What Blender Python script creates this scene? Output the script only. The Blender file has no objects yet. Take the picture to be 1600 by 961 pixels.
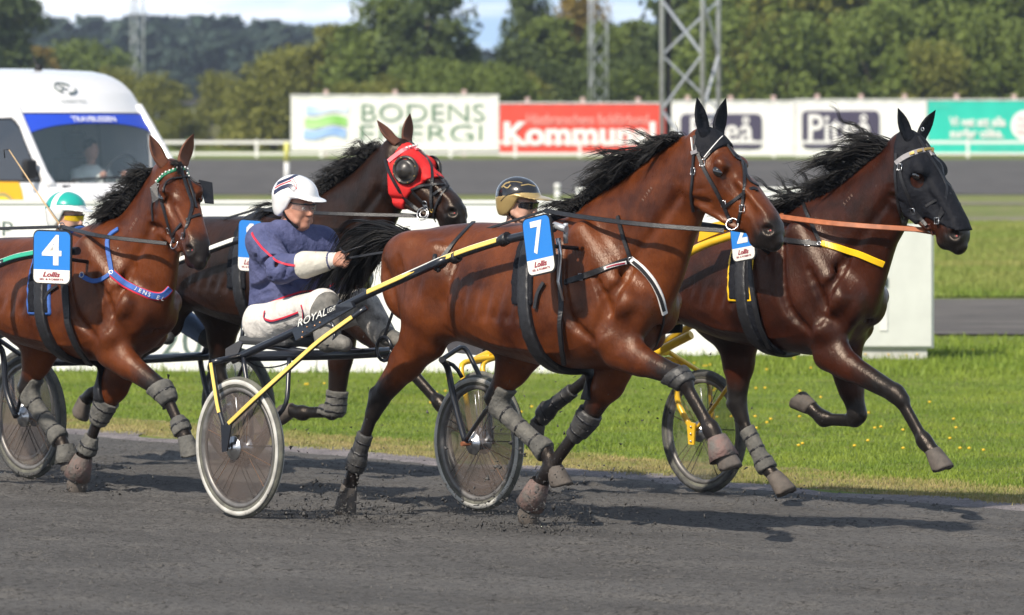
import bpy, bmesh, math, random
import numpy as np
from mathutils import Vector, Matrix
from mathutils.bvhtree import BVHTree
sc = bpy.context.scene
R = math.radians
# ------------------------------------------------------------------ camera
F, EYE, HZ = 7825.0, 1.933, 205.0          # focal length in photo pixels (1600 wide), eye height, horizon row
cam = bpy.data.cameras.new('camera'); cam_o = bpy.data.objects.new('camera', cam)
sc.collection.objects.link(cam_o); sc.camera = cam_o
cam_o.location = (0, 0, EYE); cam_o.rotation_euler = (R(90), 0, 0)
cam.sensor_width = 36; cam.lens = F/1600*36; cam.shift_y = -(480.5-HZ)/1600
cam.clip_start = 1; cam.clip_end = 6000
cam.dof.use_dof = True; cam.dof.focus_distance = 24.8; cam.dof.aperture_fstop = 5.4
# ------------------------------------------------------------------ world and sun
SUN_AZ, SUN_EL = (-0.60, -0.80), 42.0       # where the sun stands (x, y) and its height
w = bpy.data.worlds.new('World'); sc.world = w; w.use_nodes = True
nt = w.node_tree; nt.nodes.clear()
out = nt.nodes.new('ShaderNodeOutputWorld'); bg = nt.nodes.new('ShaderNodeBackground')
sky = nt.nodes.new('ShaderNodeTexSky'); sky.sky_type = 'NISHITA'; sky.sun_disc = False
sky.sun_elevation = R(SUN_EL); sky.sun_rotation = math.atan2(SUN_AZ[0], SUN_AZ[1])
sky.air_density = 1.1; sky.dust_density = 1.6
tc = nt.nodes.new('ShaderNodeTexCoord'); mp = nt.nodes.new('ShaderNodeMapping'); mp.inputs['Scale'].default_value = (1.0, 1.0, 9.0)
nz = nt.nodes.new('ShaderNodeTexNoise'); nz.inputs['Scale'].default_value = 4.3; nz.inputs['Detail'].default_value = 7; nz.inputs['Roughness'].default_value = .56
mp.inputs['Location'].default_value = (3.1, 0.4, .17)
cr = nt.nodes.new('ShaderNodeValToRGB'); cr.color_ramp.elements[0].position = .47; cr.color_ramp.elements[1].position = .60
cr.color_ramp.elements[0].color = (8, 11.4, 16, 1); cr.color_ramp.elements[1].color = (25, 24.8, 25, 1)
sx = nt.nodes.new('ShaderNodeSeparateXYZ'); mr = nt.nodes.new('ShaderNodeMapRange'); mr.inputs['From Min'].default_value = .02; mr.inputs['From Max'].default_value = .45; mr.inputs['To Min'].default_value = 1; mr.inputs['To Max'].default_value = .25
mx = nt.nodes.new('ShaderNodeMixRGB')
nt.links.new(tc.outputs['Generated'], mp.inputs[0]); nt.links.new(tc.outputs['Generated'], sx.inputs[0]); nt.links.new(sx.outputs['Z'], mr.inputs[0]); nt.links.new(mp.outputs[0], nz.inputs['Vector'])
nt.links.new(nz.outputs['Fac'], cr.inputs[0]); nt.links.new(mr.outputs[0], mx.inputs[0]); nt.links.new(cr.outputs[0], mx.inputs[2])
nt.links.new(sky.outputs[0], mx.inputs[1]); nt.links.new(mx.outputs[0], bg.inputs[0]); bg.inputs[1].default_value = .057
nt.links.new(bg.outputs[0], out.inputs[0])
sun = bpy.data.lights.new('sun', 'SUN'); sun.energy = 4.5; sun.angle = R(1.3); sun.color = (1.0, .91, .79)
sun_o = bpy.data.objects.new('sun', sun); sc.collection.objects.link(sun_o)
_ce = math.cos(R(SUN_EL)); _n = math.hypot(*SUN_AZ)
sun_o.rotation_euler = Vector((SUN_AZ[0]/_n*_ce, SUN_AZ[1]/_n*_ce, math.sin(R(SUN_EL)))).to_track_quat('Z', 'Y').to_euler()
sc.view_settings.view_transform = 'Standard'; sc.view_settings.look = 'None'; sc.view_settings.exposure = 0.38; sc.view_settings.gamma = 1
# ------------------------------------------------------------------ helpers
COL = sc.collection
def link(o, parent=None):
    COL.objects.link(o)
    if parent is not None: o.parent = parent
    return o
def tag(o, label=None, cat=None, group=None, kind=None):
    if label: o['label'] = label
    if cat: o['category'] = cat
    if group: o['group'] = group
    if kind: o['kind'] = kind
    return o
def thing(name, label, cat, loc=(0, 0, 0), rz=0, group=None):
    o = bpy.data.objects.new(name, None); o.empty_display_size = .2; link(o)
    o.location = loc; o.rotation_euler = (0, 0, rz)
    return tag(o, label, cat, group)
def np_mesh(name, verts, faces, smooth=False):
    me = bpy.data.meshes.new(name)
    verts = np.asarray(verts, dtype=np.float32).reshape(-1, 3)
    faces = np.asarray(faces, dtype=np.int32)
    n = faces.shape[1]
    me.vertices.add(len(verts)); me.vertices.foreach_set('co', verts.ravel())
    me.loops.add(faces.size); me.loops.foreach_set('vertex_index', faces.ravel())
    me.polygons.add(len(faces)); me.polygons.foreach_set('loop_start', np.arange(0, faces.size, n, dtype=np.int32))
    me.update(calc_edges=True)
    if smooth: me.polygons.foreach_set('use_smooth', np.ones(len(faces), dtype=bool))
    return me
class MB:
    """collects boxes, tubes, lathes, sheets into one mesh"""
    def __init__(s): s.v = []; s.f = []; s.sm = []
    def add(s, vs, fs, smooth=False):
        b = len(s.v); s.v += [tuple(v) for v in vs]
        s.f += [tuple(i+b for i in f) for f in fs]; s.sm += [smooth]*len(fs); return s
    def box(s, x0, x1, y0, y1, z0, z1, M=None):
        vs = [(x, y, z) for z in (z0, z1) for y in (y0, y1) for x in (x0, x1)]
        if M is not None: vs = [M @ Vector(v) for v in vs]
        return s.add(vs, [(0, 2, 3, 1), (4, 5, 7, 6), (0, 1, 5, 4), (2, 6, 7, 3), (0, 4, 6, 2), (1, 3, 7, 5)])
    def bar(s, a, b, w, h=None, up=(0, 0, 1)):
        a, b = Vector(a), Vector(b); h = h or w; d = (b-a).normalized(); up = Vector(up)
        if abs(d.dot(up)) > .98: up = Vector((1, 0, 0))
        x = d.cross(up).normalized(); y = x.cross(d)
        vs = [p + x*(i*w/2) + y*(j*h/2) for p in (a, b) for i, j in ((-1, -1), (1, -1), (1, 1), (-1, 1))]
        return s.add(vs, [(3, 2, 1, 0), (4, 5, 6, 7)] + [(i, (i+1) % 4, (i+1) % 4+4, i+4) for i in range(4)])
    def tube(s, pts, r, n=8, caps=True, sq=1.0, up=(0, 0, 1)):
        pts = [Vector(p) for p in pts]; m = len(pts)
        rr = r if isinstance(r, (list, tuple)) else [r]*m
        vs = []; prev = None
        for i, p in enumerate(pts):
            d = (pts[min(i+1, m-1)] - pts[max(i-1, 0)]).normalized()
            if prev is None:
                u = Vector(up)
                if abs(d.dot(u)) > .95: u = Vector((1, 0, 0))
                x = d.cross(u).normalized()
            else:
                x = (prev - d*prev.dot(d)).normalized()
            prev = x; y = d.cross(x)
            for k in range(n):
                a = 2*math.pi*k/n
                vs.append(p + x*(math.cos(a)*rr[i]) + y*(math.sin(a)*rr[i]*sq))
        fs = []
        for i in range(m-1):
            for k in range(n):
                k2 = (k+1) % n
                fs.append((i*n+k, i*n+k2, (i+1)*n+k2, (i+1)*n+k))
        s.add(vs, fs, True)
        if caps:
            b = len(s.v)-len(vs)
            s.f.append(tuple(b+k for k in reversed(range(n)))); s.f.append(tuple(b+(m-1)*n+k for k in range(n))); s.sm += [False, False]
        return s
    def lathe(s, prof, axis_o, axis_d, n=32, closed=False, smooth=True):
        """prof = [(radius, along)]"""
        o, d = Vector(axis_o), Vector(axis_d).normalized()
        u = Vector((0, 0, 1)) if abs(d.z) < .9 else Vector((1, 0, 0))
        x = d.cross(u).normalized(); y = d.cross(x); m = len(prof); vs = []
        for (r, t) in prof:
            for k in range(n):
                a = 2*math.pi*k/n; vs.append(o + d*t + x*(r*math.cos(a)) + y*(r*math.sin(a)))
        fs = []
        for i in range(m if closed else m-1):
            j = (i+1) % m
            for k in range(n):
                k2 = (k+1) % n; fs.append((i*n+k, i*n+k2, j*n+k2, j*n+k))
        return s.add(vs, fs, smooth)
    def ball(s, c, r, n=12, M=None):
        c = Vector(c); r = r if isinstance(r, (tuple, list)) else (r, r, r); m = n//2+1; vs = []
        for i in range(m):
            t = math.pi*i/(m-1)
            for k in range(n):
                a = 2*math.pi*k/n; v = Vector((r[0]*math.sin(t)*math.cos(a), r[1]*math.sin(t)*math.sin(a), r[2]*math.cos(t)))
                if M is not None: v = M @ v
                vs.append(c+v)
        fs = [(i*n+k, (i+1)*n+k, (i+1)*n+(k+1) % n, i*n+(k+1) % n) for i in range(m-1) for k in range(n)]
        return s.add(vs, fs, True)
    def plate(s, outline, d, thick):
        """outline: list of 3D points, extruded by vector d*thick"""
        d = Vector(d).normalized()*thick; n = len(outline)
        vs = [Vector(p) for p in outline] + [Vector(p)+d for p in outline]
        return s.add(vs, [tuple(reversed(range(n))), tuple(range(n, 2*n))] + [(i, (i+1) % n, (i+1) % n+n, i+n) for i in range(n)])
    def build(s, name, mat, parent=None, bevel=0):
        me = bpy.data.meshes.new(name); me.from_pydata([tuple(v) for v in s.v], [], s.f); me.update()
        me.polygons.foreach_set('use_smooth', s.sm)
        me.materials.append(mat)
        o = bpy.data.objects.new(name, me); link(o, parent)
        if bevel:
            m = o.modifiers.new('bevel', 'BEVEL'); m.width = bevel; m.segments = 2; m.limit_method = 'ANGLE'
        return o
def rounded(w, h, r, n=5):
    """rounded rectangle outline, centred, in 2D"""
    o = []
    for cx, cy, a0 in ((w/2-r, h/2-r, 0), (-w/2+r, h/2-r, 90), (-w/2+r, -h/2+r, 180), (w/2-r, -h/2+r, 270)):
        for k in range(n+1):
            a = R(a0+90*k/n); o.append((cx+r*math.cos(a), cy+r*math.sin(a)))
    return o
def text_obj(name, body, mat, parent, M, height, width=None, bold=0.0, depth=.002, shear=0, align='CENTER', spacing=1.0):
    """flat printed lettering: text in the XZ.. plane of matrix M (x right, y up, z out)"""
    cu = bpy.data.curves.new(name, 'FONT'); cu.body = body; cu.size = 1; cu.align_x = align; cu.align_y = 'CENTER'
    cu.offset = bold; cu.extrude = 0; cu.shear = shear; cu.space_character = spacing; cu.resolution_u = 3
    to = bpy.data.objects.new('tmp', cu); COL.objects.link(to)
    dg = bpy.context.evaluated_depsgraph_get(); dg.update()
    me = bpy.data.meshes.new_from_object(to.evaluated_get(dg)); bpy.data.objects.remove(to); bpy.data.curves.remove(cu)
    n = len(me.vertices); co = np.empty(n*3, dtype=np.float32); me.vertices.foreach_get('co', co); co = co.reshape(-1, 3)
    lo, hi = co.min(0), co.max(0); cy = (lo[1]+hi[1])/2
    k = height/max(hi[1]-lo[1], 1e-6); kx = k if width is None else width/(hi[0]-lo[0])
    cx = (lo[0]+hi[0])/2 if align == 'CENTER' else (lo[0] if align == 'LEFT' else hi[0])
    co[:, 0] = (co[:, 0]-cx)*kx; co[:, 1] = (co[:, 1]-cy)*k
    me.vertices.foreach_set('co', co.ravel()); me.materials.clear(); me.materials.append(mat); me.name = name
    o = bpy.data.objects.new(name, me); link(o, parent); o.matrix_local = M
    return o
def ray(px, py): return Vector(((px-800)/F, 1.0, (HZ-py)/F))
def at(px, py, Y): return Vector((0, 0, EYE)) + ray(px, py)*Y
class Frame:
    """local frame: x = heading, y = left of heading (away from the lens), z up"""
    def __init__(s, ox, oy, deg, oz=0):
        s.a = R(deg); s.o = Vector((ox, oy, oz)); s.h = Vector((math.cos(s.a), -math.sin(s.a), 0)); s.n = Vector((math.sin(s.a), math.cos(s.a), 0))
    def L(s, px, py, w=0.0):
        d = ray(px, py); t = (w + s.n.dot(s.o))/(s.n.dot(d)); p = Vector((0, 0, EYE)) + d*t - s.o
        return Vector((p.dot(s.h), p.dot(s.n), p.z))
    def loc(s, p):
        p = Vector(p)-s.o; return Vector((p.dot(s.h), p.dot(s.n), p.z))
    def world(s, p): return s.o + s.h*p[0] + s.n*p[1] + Vector((0, 0, p[2]))
    def px(s, p):
        q = s.world(p); return (800+F*q.x/q.y, HZ-F*(q.z-EYE)/q.y)
# ------------------------------------------------------------------ materials
def mat(name, color, rough=.6, metal=0, spec=.5, var=0, vscale=8, bump=0, bscale=40, coat=0, trans=0, alpha=1, color2=None, emis=0, stretch=None, attr=None, detail=5, bdist=.02):
    m = bpy.data.materials.new(name); m.use_nodes = True; t = m.node_tree; b = t.nodes['Principled BSDF']
    c4 = (*color, 1) if len(color) == 3 else color
    b.inputs['Base Color'].default_value = c4; b.inputs['Roughness'].default_value = rough; b.inputs['Metallic'].default_value = metal
    b.inputs['Specular IOR Level'].default_value = spec; b.inputs['Coat Weight'].default_value = coat
    b.inputs['Transmission Weight'].default_value = trans; b.inputs['Alpha'].default_value = alpha
    if emis: b.inputs['Emission Color'].default_value = c4; b.inputs['Emission Strength'].default_value = emis
    if var or color2 or bump:
        tc = t.nodes.new('ShaderNodeTexCoord'); src = tc.outputs['Object']
        if stretch:
            mp = t.nodes.new('ShaderNodeMapping'); mp.inputs['Scale'].default_value = stretch; t.links.new(src, mp.inputs[0]); src = mp.outputs[0]
    if var or color2:
        n = t.nodes.new('ShaderNodeTexNoise'); n.inputs['Scale'].default_value = vscale; n.inputs['Detail'].default_value = detail; n.inputs['Roughness'].default_value = .6
        t.links.new(src, n.inputs['Vector'])
        r = t.nodes.new('ShaderNodeValToRGB'); r.color_ramp.elements[0].position = .35; r.color_ramp.elements[1].position = .65
        c2 = color2 if color2 else tuple(min(1, c*(1+var)) for c in color[:3])
        c1 = color if color2 else tuple(c*(1-var) for c in color[:3])
        r.color_ramp.elements[0].color = (*c1, 1); r.color_ramp.elements[1].color = (*c2, 1)
        t.links.new(n.outputs['Fac'], r.inputs[0]); t.links.new(r.outputs[0], b.inputs['Base Color'])
    if bump:
        n2 = t.nodes.new('ShaderNodeTexNoise'); n2.inputs['Scale'].default_value = bscale; n2.inputs['Detail'].default_value = 4
        t.links.new(src, n2.inputs['Vector'])
        bn = t.nodes.new('ShaderNodeBump'); bn.inputs['Strength'].default_value = bump; bn.inputs['Distance'].default_value = bdist
        t.links.new(n2.outputs['Fac'], bn.inputs['Height']); t.links.new(bn.outputs[0], b.inputs['Normal'])
    return m
M = {}
M['white_paint'] = mat('white_paint', (.72, .72, .70), .45, var=.06, vscale=3)
M['steel'] = mat('steel', (.55, .56, .58), .3, metal=1)
M['galv'] = mat('galv', (.50, .52, .55), .45, metal=.6, var=.12, vscale=6)
M['black_leather'] = mat('black_leather', (.012, .012, .014), .42, var=.4, vscale=60, bump=.15, bscale=200)
M['black_cloth'] = mat('black_cloth', (.007, .008, .012), .75, spec=.22, bump=.5, bscale=26)
M['black_metal'] = mat('black_metal', (.012, .014, .02), .28, spec=.6, coat=.3)
M['rubber'] = mat('rubber', (.035, .036, .036), .75, color2=(.09, .09, .085), vscale=25, bump=.2, bscale=150)
M['dark'] = mat('dark', (.01, .01, .012), .7)
# ------------------------------------------------------------------ terrain
TA = R(50); TN = Vector((math.sin(TA), math.cos(TA))); P0 = Vector((-1.36, 25.0)); BANK = .025
def tdist(x, y): return (x-P0.x)*TN.x + (y-P0.y)*TN.y
PROF = [(0, -.19), (115, -.2), (123, -.2), (150, -.3), (175, -.45), (190, -.5), (235, .58), (240, .70), (300, .75), (700, 1.2), (5000, 1.2)]
EDGE = 4.45
def gz(x, y):
    d = tdist(x, y); zt = -BANK*d
    prof = np.interp(y, [p[0] for p in PROF], [p[1] for p in PROF])
    if d < EDGE: return zt
    k = min(1, (d-EDGE)/11); return -BANK*EDGE*(1-k) + prof*k
def sheet(name, xs_fn, ys, nx, m, dz=0.0):
    """grid sheet following the ground: xs_fn(y) -> (x0, x1)"""
    vs = []; fs = []
    for y in ys:
        x0, x1 = xs_fn(y)
        for i in range(nx): x = x0+(x1-x0)*i/(nx-1); vs.append((x, y, gz(x, y)+dz))
    for j in range(len(ys)-1):
        for i in range(nx-1): a = j*nx+i; fs.append((a, a+1, a+nx+1, a+nx))
    me = np_mesh(name, vs, fs, True); me.materials.append(m)
    o = bpy.data.objects.new(name, me); link(o); o['kind'] = 'structure'; return o
def node_ground(name, c1, c2, c3, s1, s2, bump, bscale, rough=.9, stretch=(1, 1, 1), rot=0, patch=None):
    m = bpy.data.materials.new(name); m.use_nodes = True; t = m.node_tree; b = t.nodes['Principled BSDF']
    b.inputs['Roughness'].default_value = rough; b.inputs['Specular IOR Level'].default_value = .25
    tc = t.nodes.new('ShaderNodeTexCoord'); mp = t.nodes.new('ShaderNodeMapping'); mp.inputs['Scale'].default_value = stretch; mp.inputs['Rotation'].default_value = (0, 0, rot)
    t.links.new(tc.outputs['Object'], mp.inputs[0])
    def noise(s, d=6, r=.6):
        n = t.nodes.new('ShaderNodeTexNoise'); n.inputs['Scale'].default_value = s; n.inputs['Detail'].default_value = d; n.inputs['Roughness'].default_value = r
        t.links.new(mp.outputs[0], n.inputs['Vector']); return n
    n1, n2, n3 = noise(s1), noise(s2, 7, .7), noise(bscale, 6, .65)
    r1 = t.nodes.new('ShaderNodeValToRGB'); r1.color_ramp.elements[0].position = .4; r1.color_ramp.elements[1].position = .6
    r1.color_ramp.elements[0].color = (*c1, 1); r1.color_ramp.elements[1].color = (*c2, 1)
    t.links.new(n1.outputs[0], r1.inputs[0])
    r2 = t.nodes.new('ShaderNodeValToRGB'); r2.color_ramp.elements[0].position = .50; r2.color_ramp.elements[1].position = .62
    t.links.new(n2.outputs[0], r2.inputs[0])
    mx = t.nodes.new('ShaderNodeMixRGB'); mx.inputs[2].default_value = (*c3, 1)
    t.links.new(r2.outputs[0], mx.inputs[0]); t.links.new(r1.outputs[0], mx.inputs[1]); t.links.new(mx.outputs[0], b.inputs['Base Color'])
    bn = t.nodes.new('ShaderNodeBump'); bn.inputs['Strength'].default_value = bump; bn.inputs['Distance'].default_value = .03
    t.links.new(n3.outputs[0], bn.inputs['Height']); t.links.new(bn.outputs[0], b.inputs['Normal'])
    return m
G_cinder = node_ground('cinder', (.122, .117, .112), (.165, .158, .150), (.042, .039, .037), 1.3, 60, 1.0, 90, stretch=(.55, 1, 1), rot=TA)
G_turf = node_ground('turf', (.10, .15, .018), (.15, .21, .03), (.19, .20, .05), .5, 2.2, .7, 60)
G_dry = node_ground('dry_turf', (.12, .16, .03), (.17, .20, .05), (.24, .20, .11), .4, .9, .5, 20)
G_road = node_ground('inner_road', (.095, .088, .082), (.13, .12, .11), (.06, .056, .055), .7, 3, .5, 25, stretch=(.3, 1.5, 1))
G_sand = node_ground('sand', (.17, .15, .12), (.24, .21, .17), (.12, .13, .05), .5, 2, .4, 15)
G_ftrack = node_ground('far_cinder', (.085, .08, .076), (.10, .095, .09), (.065, .062, .06), .15, .8, .4, 8)
G_far = node_ground('far_ground', (.05, .10, .02), (.09, .13, .03), (.10, .11, .04), .08, .3, .2, 2)
# near race track: displaced cinder surface seen close up
def track():
    U0, U1, D0 = -13, 8.5, -5.5; nx, ny = 720, 330; rng = np.random.RandomState(4)
    u = np.linspace(U0, U1, nx); d = np.linspace(D0, EDGE, ny)
    h = Vector((math.cos(TA), -math.sin(TA)))
    U, D = np.meshgrid(u, d)
    X = P0.x + U*h.x + D*TN.x; Y = P0.y + U*h.y + D*TN.y
    Z = -BANK*D
    def vnoise(sx, sy, seed):
        r = np.random.RandomState(seed); g = r.rand(int(22*sx)+4, int(11*sy)+4)
        a = (U-U0)*sx; b = (D-D0)*sy; i = np.floor(a).astype(int); j = np.floor(b).astype(int); fa = a-i; fb = b-j
        fa = fa*fa*(3-2*fa); fb = fb*fb*(3-2*fb)
        return (g[i, j]*(1-fa)*(1-fb)+g[i+1, j]*fa*(1-fb)+g[i, j+1]*(1-fa)*fb+g[i+1, j+1]*fa*fb)-.5
    Z = Z + .008*vnoise(1.3, 3.5, 1) + .011*vnoise(4, 7, 2) + .010*vnoise(11, 13, 3) + .009*vnoise(17, 17, 7)
    # wheel ruts along the track and hoof prints with pushed-up rims
    for dd, wd, dp in ((-4.2, .03, .008), (-2.9, .035, .010), (-1.6, .03, .007), (-.02, .028, .012), (1.53, .028, .012), (.7, .03, .006), (2.6, .03, .009), (3.3, .03, .008)):
        q = (D-dd-.05*np.sin(U*.35+dd))/wd; Z -= dp*np.exp(-q*q)-dp*.5*np.exp(-(np.abs(q)-2)**2)
    for k in range(420):
        cu, cd = rng.uniform(U0, U1), rng.uniform(D0, EDGE-.2); i0 = int((cu-U0)/(U1-U0)*(nx-1)); j0 = int((cd-D0)/(EDGE-D0)*(ny-1)); a, b, c_, d_ = max(0, i0-9), i0+10, max(0, j0-9), j0+10
        uu, dd = U[c_:d_, a:b]-cu, D[c_:d_, a:b]-cd; r = np.sqrt((uu/.085)**2+(dd/.065)**2); Z[c_:d_, a:b] += -.020*np.exp(-r**2*1.2)+.013*np.exp(-(r-1.5)**2*4)*(1 if uu.size and cu % 1 > .3 else .5)
    fade = np.clip((EDGE-D)/.35, 0, 1); Z = -BANK*D+(Z+BANK*D)*fade
    vs = np.stack([X, Y, Z], -1).reshape(-1, 3)
    idx = np.arange(nx*ny).reshape(ny, nx); fs = np.stack([idx[:-1, :-1], idx[:-1, 1:], idx[1:, 1:], idx[1:, :-1]], -1).reshape(-1, 4)
    me = np_mesh('race_track', vs, fs, True); me.materials.append(G_cinder)
    o = bpy.data.objects.new('race_track', me); link(o); o['kind'] = 'structure'
    # coarse skirt beyond the fine sheet
    vs = []
    for uu in (-60, 60):
        for dd in (-40, EDGE): vs.append((P0.x+uu*h.x+dd*TN.x, P0.y+uu*h.y+dd*TN.y, -BANK*dd-.04))
    m2 = np_mesh('race_track_apron', vs, [(0, 2, 3, 1)]); m2.materials.append(G_cinder)
    o2 = bpy.data.objects.new('race_track_apron', m2); link(o2); o2['kind'] = 'structure'
    # loose clods and grit lying on the cinders
    base = np.array([(1, 0, 0), (-.5, .8, 0), (-.5, -.8, 0), (0, 0, .8), (.1, .1, -.6)]); tf = np.array([(0, 1, 3), (1, 2, 3), (2, 0, 3)])
    N = 42000; uu = rng.uniform(-12, 8, N); dd = rng.uniform(-5, EDGE+.15, N); s = .003+.012*rng.rand(N)**5
    ang = rng.rand(N)*6.28; ca, sa = np.cos(ang), np.sin(ang)
    B = base[:4]; P = np.empty((N, 4, 3)); P[:, :, 0] = (B[:, 0]*ca[:, None]-B[:, 1]*sa[:, None]); P[:, :, 1] = (B[:, 0]*sa[:, None]+B[:, 1]*ca[:, None]); P[:, :, 2] = B[:, 2]
    P *= s[:, None, None]; P[:, :, 0] += (P0.x+uu*h.x+dd*TN.x)[:, None]; P[:, :, 1] += (P0.y+uu*h.y+dd*TN.y)[:, None]; P[:, :, 2] += (-BANK*dd)[:, None]+.001
    fs = (tf[None]+4*np.arange(N)[:, None, None]).reshape(-1, 3)
    me = np_mesh('cinder_grit', P.reshape(-1, 3), fs); me.materials.append(mat('grit', (.045, .043, .043), .9, color2=(.10, .096, .09), vscale=3))
    tag(link(bpy.data.objects.new('cinder_grit', me)), 'loose dark cinder grit and small clods scattered over the near race track', 'grit', kind='stuff')
track()
ys = list(np.concatenate([np.linspace(14, 52, 153), np.linspace(52.5, 130, 40), np.linspace(135, 245, 56), np.linspace(255, 700, 20), [900, 1500, 3000, 5000]]))
def zg(x, y):
    d = tdist(x, y)
    return gz(x, y) if d >= EDGE+.0 else (gz(x, y)-.02 if d > EDGE-.3 else gz(x, y)-.3)
def grass_sheet():
    nx = 360; vs = []; fs = []
    for y in ys:
        hw = max(40, y*.5)
        for i in range(nx): q = -1+2*i/(nx-1); x = hw*(.25*q+.75*q**3); vs.append((x, y, zg(x, y)))
    for j in range(len(ys)-1):
        for i in range(nx-1): a = j*nx+i; fs.append((a, a+1, a+nx+1, a+nx))
    me = np_mesh('ground', vs, fs, True); me.materials.append(G_turf)
    o = bpy.data.objects.new('ground', me); link(o); o['kind'] = 'structure'
grass_sheet()
# dry worn strip along the track edge
def strip(name, d0, d1, m, dz, n=240):
    h = Vector((math.cos(TA), -math.sin(TA))); vs = []; fs = []; rng = random.Random(3)
    for i in range(n):
        u = -26+46*i/(n-1); j0 = .10*math.sin(u*2.1)+.08*math.sin(u*5.7+1)+rng.uniform(-.05, .05)
        for k in range(4):
            d = d0+(d1-d0+j0*1.3)*k/3 if k else d0+j0*.25
            x = P0.x+u*h.x+d*TN.x; y = P0.y+u*h.y+d*TN.y; vs.append((x, y, gz(x, y)+(dz if k else -.004)))
    for i in range(n-1):
        for k in range(3): a = i*4+k; fs.append((a, a+4, a+5, a+1))
    me = np_mesh(name, vs, fs, True); me.materials.append(m); o = bpy.data.objects.new(name, me); link(o); o['kind'] = 'structure'
strip('gravel_verge', EDGE-.12, EDGE+.26, node_ground('verge_gravel', (.20, .18, .185), (.30, .27, .27), (.10, .09, .095), 6, 45, .8, 60), .007)
strip('dry_grass_verge', EDGE+.20, EDGE+1.2, node_ground('verge_dry', (.25, .20, .09), (.33, .27, .13), (.15, .19, .04), 3, 10, .8, 70), .010)
sheet('inner_road', lambda y: (-y*.6, y*.6), list(np.linspace(52, 63, 8)), 20, G_road, .02)
sheet('meadow', lambda y: (-y*.6, y*.6), list(np.linspace(64, 188, 60)), 60, G_dry, .02)
sheet('path', lambda y: (-y*.6, y*.6), list(np.linspace(116, 122, 4)), 20, G_sand, .04)
sheet('sand_strip', lambda y: (-y*.6, y*.6), list(np.linspace(150, 159, 4)), 20, G_sand, .04)
sheet('far_track', lambda y: (-y*.6, y*.6), list(np.linspace(189, 235, 12)), 20, G_ftrack, .04)
# ------------------------------------------------------------------ grass blades
def blades(name, N, ufn, label, hmin, hmax, wid, cols, seed):
    rng = np.random.RandomState(seed)
    X, Y, Hs = ufn(rng, N); N = len(X)
    Z = np.array([gz(a, b) for a, b in zip(X, Y)])
    hgt = (hmin+(hmax-hmin)*rng.rand(N)**2)*Hs; ang = rng.rand(N)*6.28; lean = rng.randn(N, 2)*.35
    wx, wy = np.cos(ang)*wid, np.sin(ang)*wid
    P = np.empty((N, 5, 3)); 
    for k, (t, s) in enumerate(((0, -1), (0, 1), (.55, .75), (.55, -.75), (1, 0))):
        P[:, k, 0] = X+wx*s+lean[:, 0]*hgt*t*t; P[:, k, 1] = Y+wy*s+lean[:, 1]*hgt*t*t; P[:, k, 2] = Z+hgt*t-.005
    o = 5*np.arange(N)[:, None]
    f = np.concatenate([o+np.array([0, 1, 2]), o+np.array([0, 2, 3]), o+np.array([3, 2, 4])])
    me = np_mesh(name, P.reshape(-1, 3), f); me.materials.append(cols)
    return tag(link(bpy.data.objects.new(name, me)), label, 'grass', kind='stuff')
GB = mat('grass_blade', (.11, .18, .016), .6, color2=(.20, .26, .03), vscale=.9, spec=.3, detail=8)
GD = mat('dry_blade', (.36, .29, .13), .7, color2=(.20, .23, .06), vscale=2.5, spec=.2)
def near_lawn(rng, N):
    X = np.empty(0); Y = np.empty(0)
    y = 26+24.0*rng.rand(N*2)**1.25; x = (rng.rand(N*2)*2-1)*y*.112
    d = (x-P0.x)*TN.x+(y-P0.y)*TN.y; k = (d > EDGE+.92+.14*rng.randn(len(d))+.10*np.sin(x*3.1)+.06*np.sin(x*9))
    x, y = x[k][:N], y[k][:N]; return x, y, .75+.5*(np.sin(x*1.7+y*.9)*np.sin(y*1.3-x)+1)/2
blades('lawn_grass', 240000, near_lawn, 'bright green short grass of the infield between the cinder track and the white board', .012, .042, .0028, GB, 1)
def edge_lawn(rng, N):
    h = Vector((math.cos(TA), -math.sin(TA))); u = rng.uniform(-14, 6, N); d = EDGE+.22+1.0*rng.rand(N)**.75+.05*np.sin(u*6)+.04*rng.randn(N)
    return P0.x+u*h.x+d*TN.x, P0.y+u*h.y+d*TN.y, np.ones(N)
blades('dry_edge_grass', 90000, edge_lawn, 'dry straw coloured grass fringe along the track edge', .018, .045, .003, GD, 2)
def board_foot(rng, N):
    y = 43.2+rng.rand(N)*8; x = (rng.rand(N)*2-1)*y*.11; return x, y, np.ones(N)
blades('tall_grass', 26000, board_foot, 'taller rough grass round the foot of the board and the cabinet', .03, .11, .005, GB, 3)
def meadow(rng, N):
    y = 64+rng.rand(N)*52; x = (rng.rand(N)*.4+.6)*y*.125; return x, y, np.ones(N)
blades('meadow_grass', 110000, meadow, 'blurred rough meadow grass with pale seed heads beyond the inner road', .04, .14, .010,
       mat('meadow_blade', (.15, .22, .035), .7, color2=(.26, .26, .08), vscale=.25, spec=.2), 4)
def dandelions():
    rng = np.random.RandomState(9); mb = MB(); st = MB()
    pts = []
    for c in range(34):
        y = 28+20*rng.rand(); x = rng.uniform(-.3, 1)*y*.105
        if tdist(x, y) < EDGE+.9: continue
        for k in range(rng.randint(1, 6)): pts.append((x+rng.randn()*.25, y+rng.randn()*.5))
    for x, y in pts:
        if tdist(x, y) < EDGE+.8: continue
        z = gz(x, y)+.045+rng.rand()*.03
        mb.ball((x, y, z), (.013, .013, .008), 6); st.tube([(x, y, z-.09), (x, y, z)], .002, 3, caps=False)
    o = mb.build('dandelions', mat('dandelion', (.75, .48, .02), .6)); tag(o, 'small yellow dandelion flowers dotted in the infield grass', 'flowers', kind='stuff')
dandelions()
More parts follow.
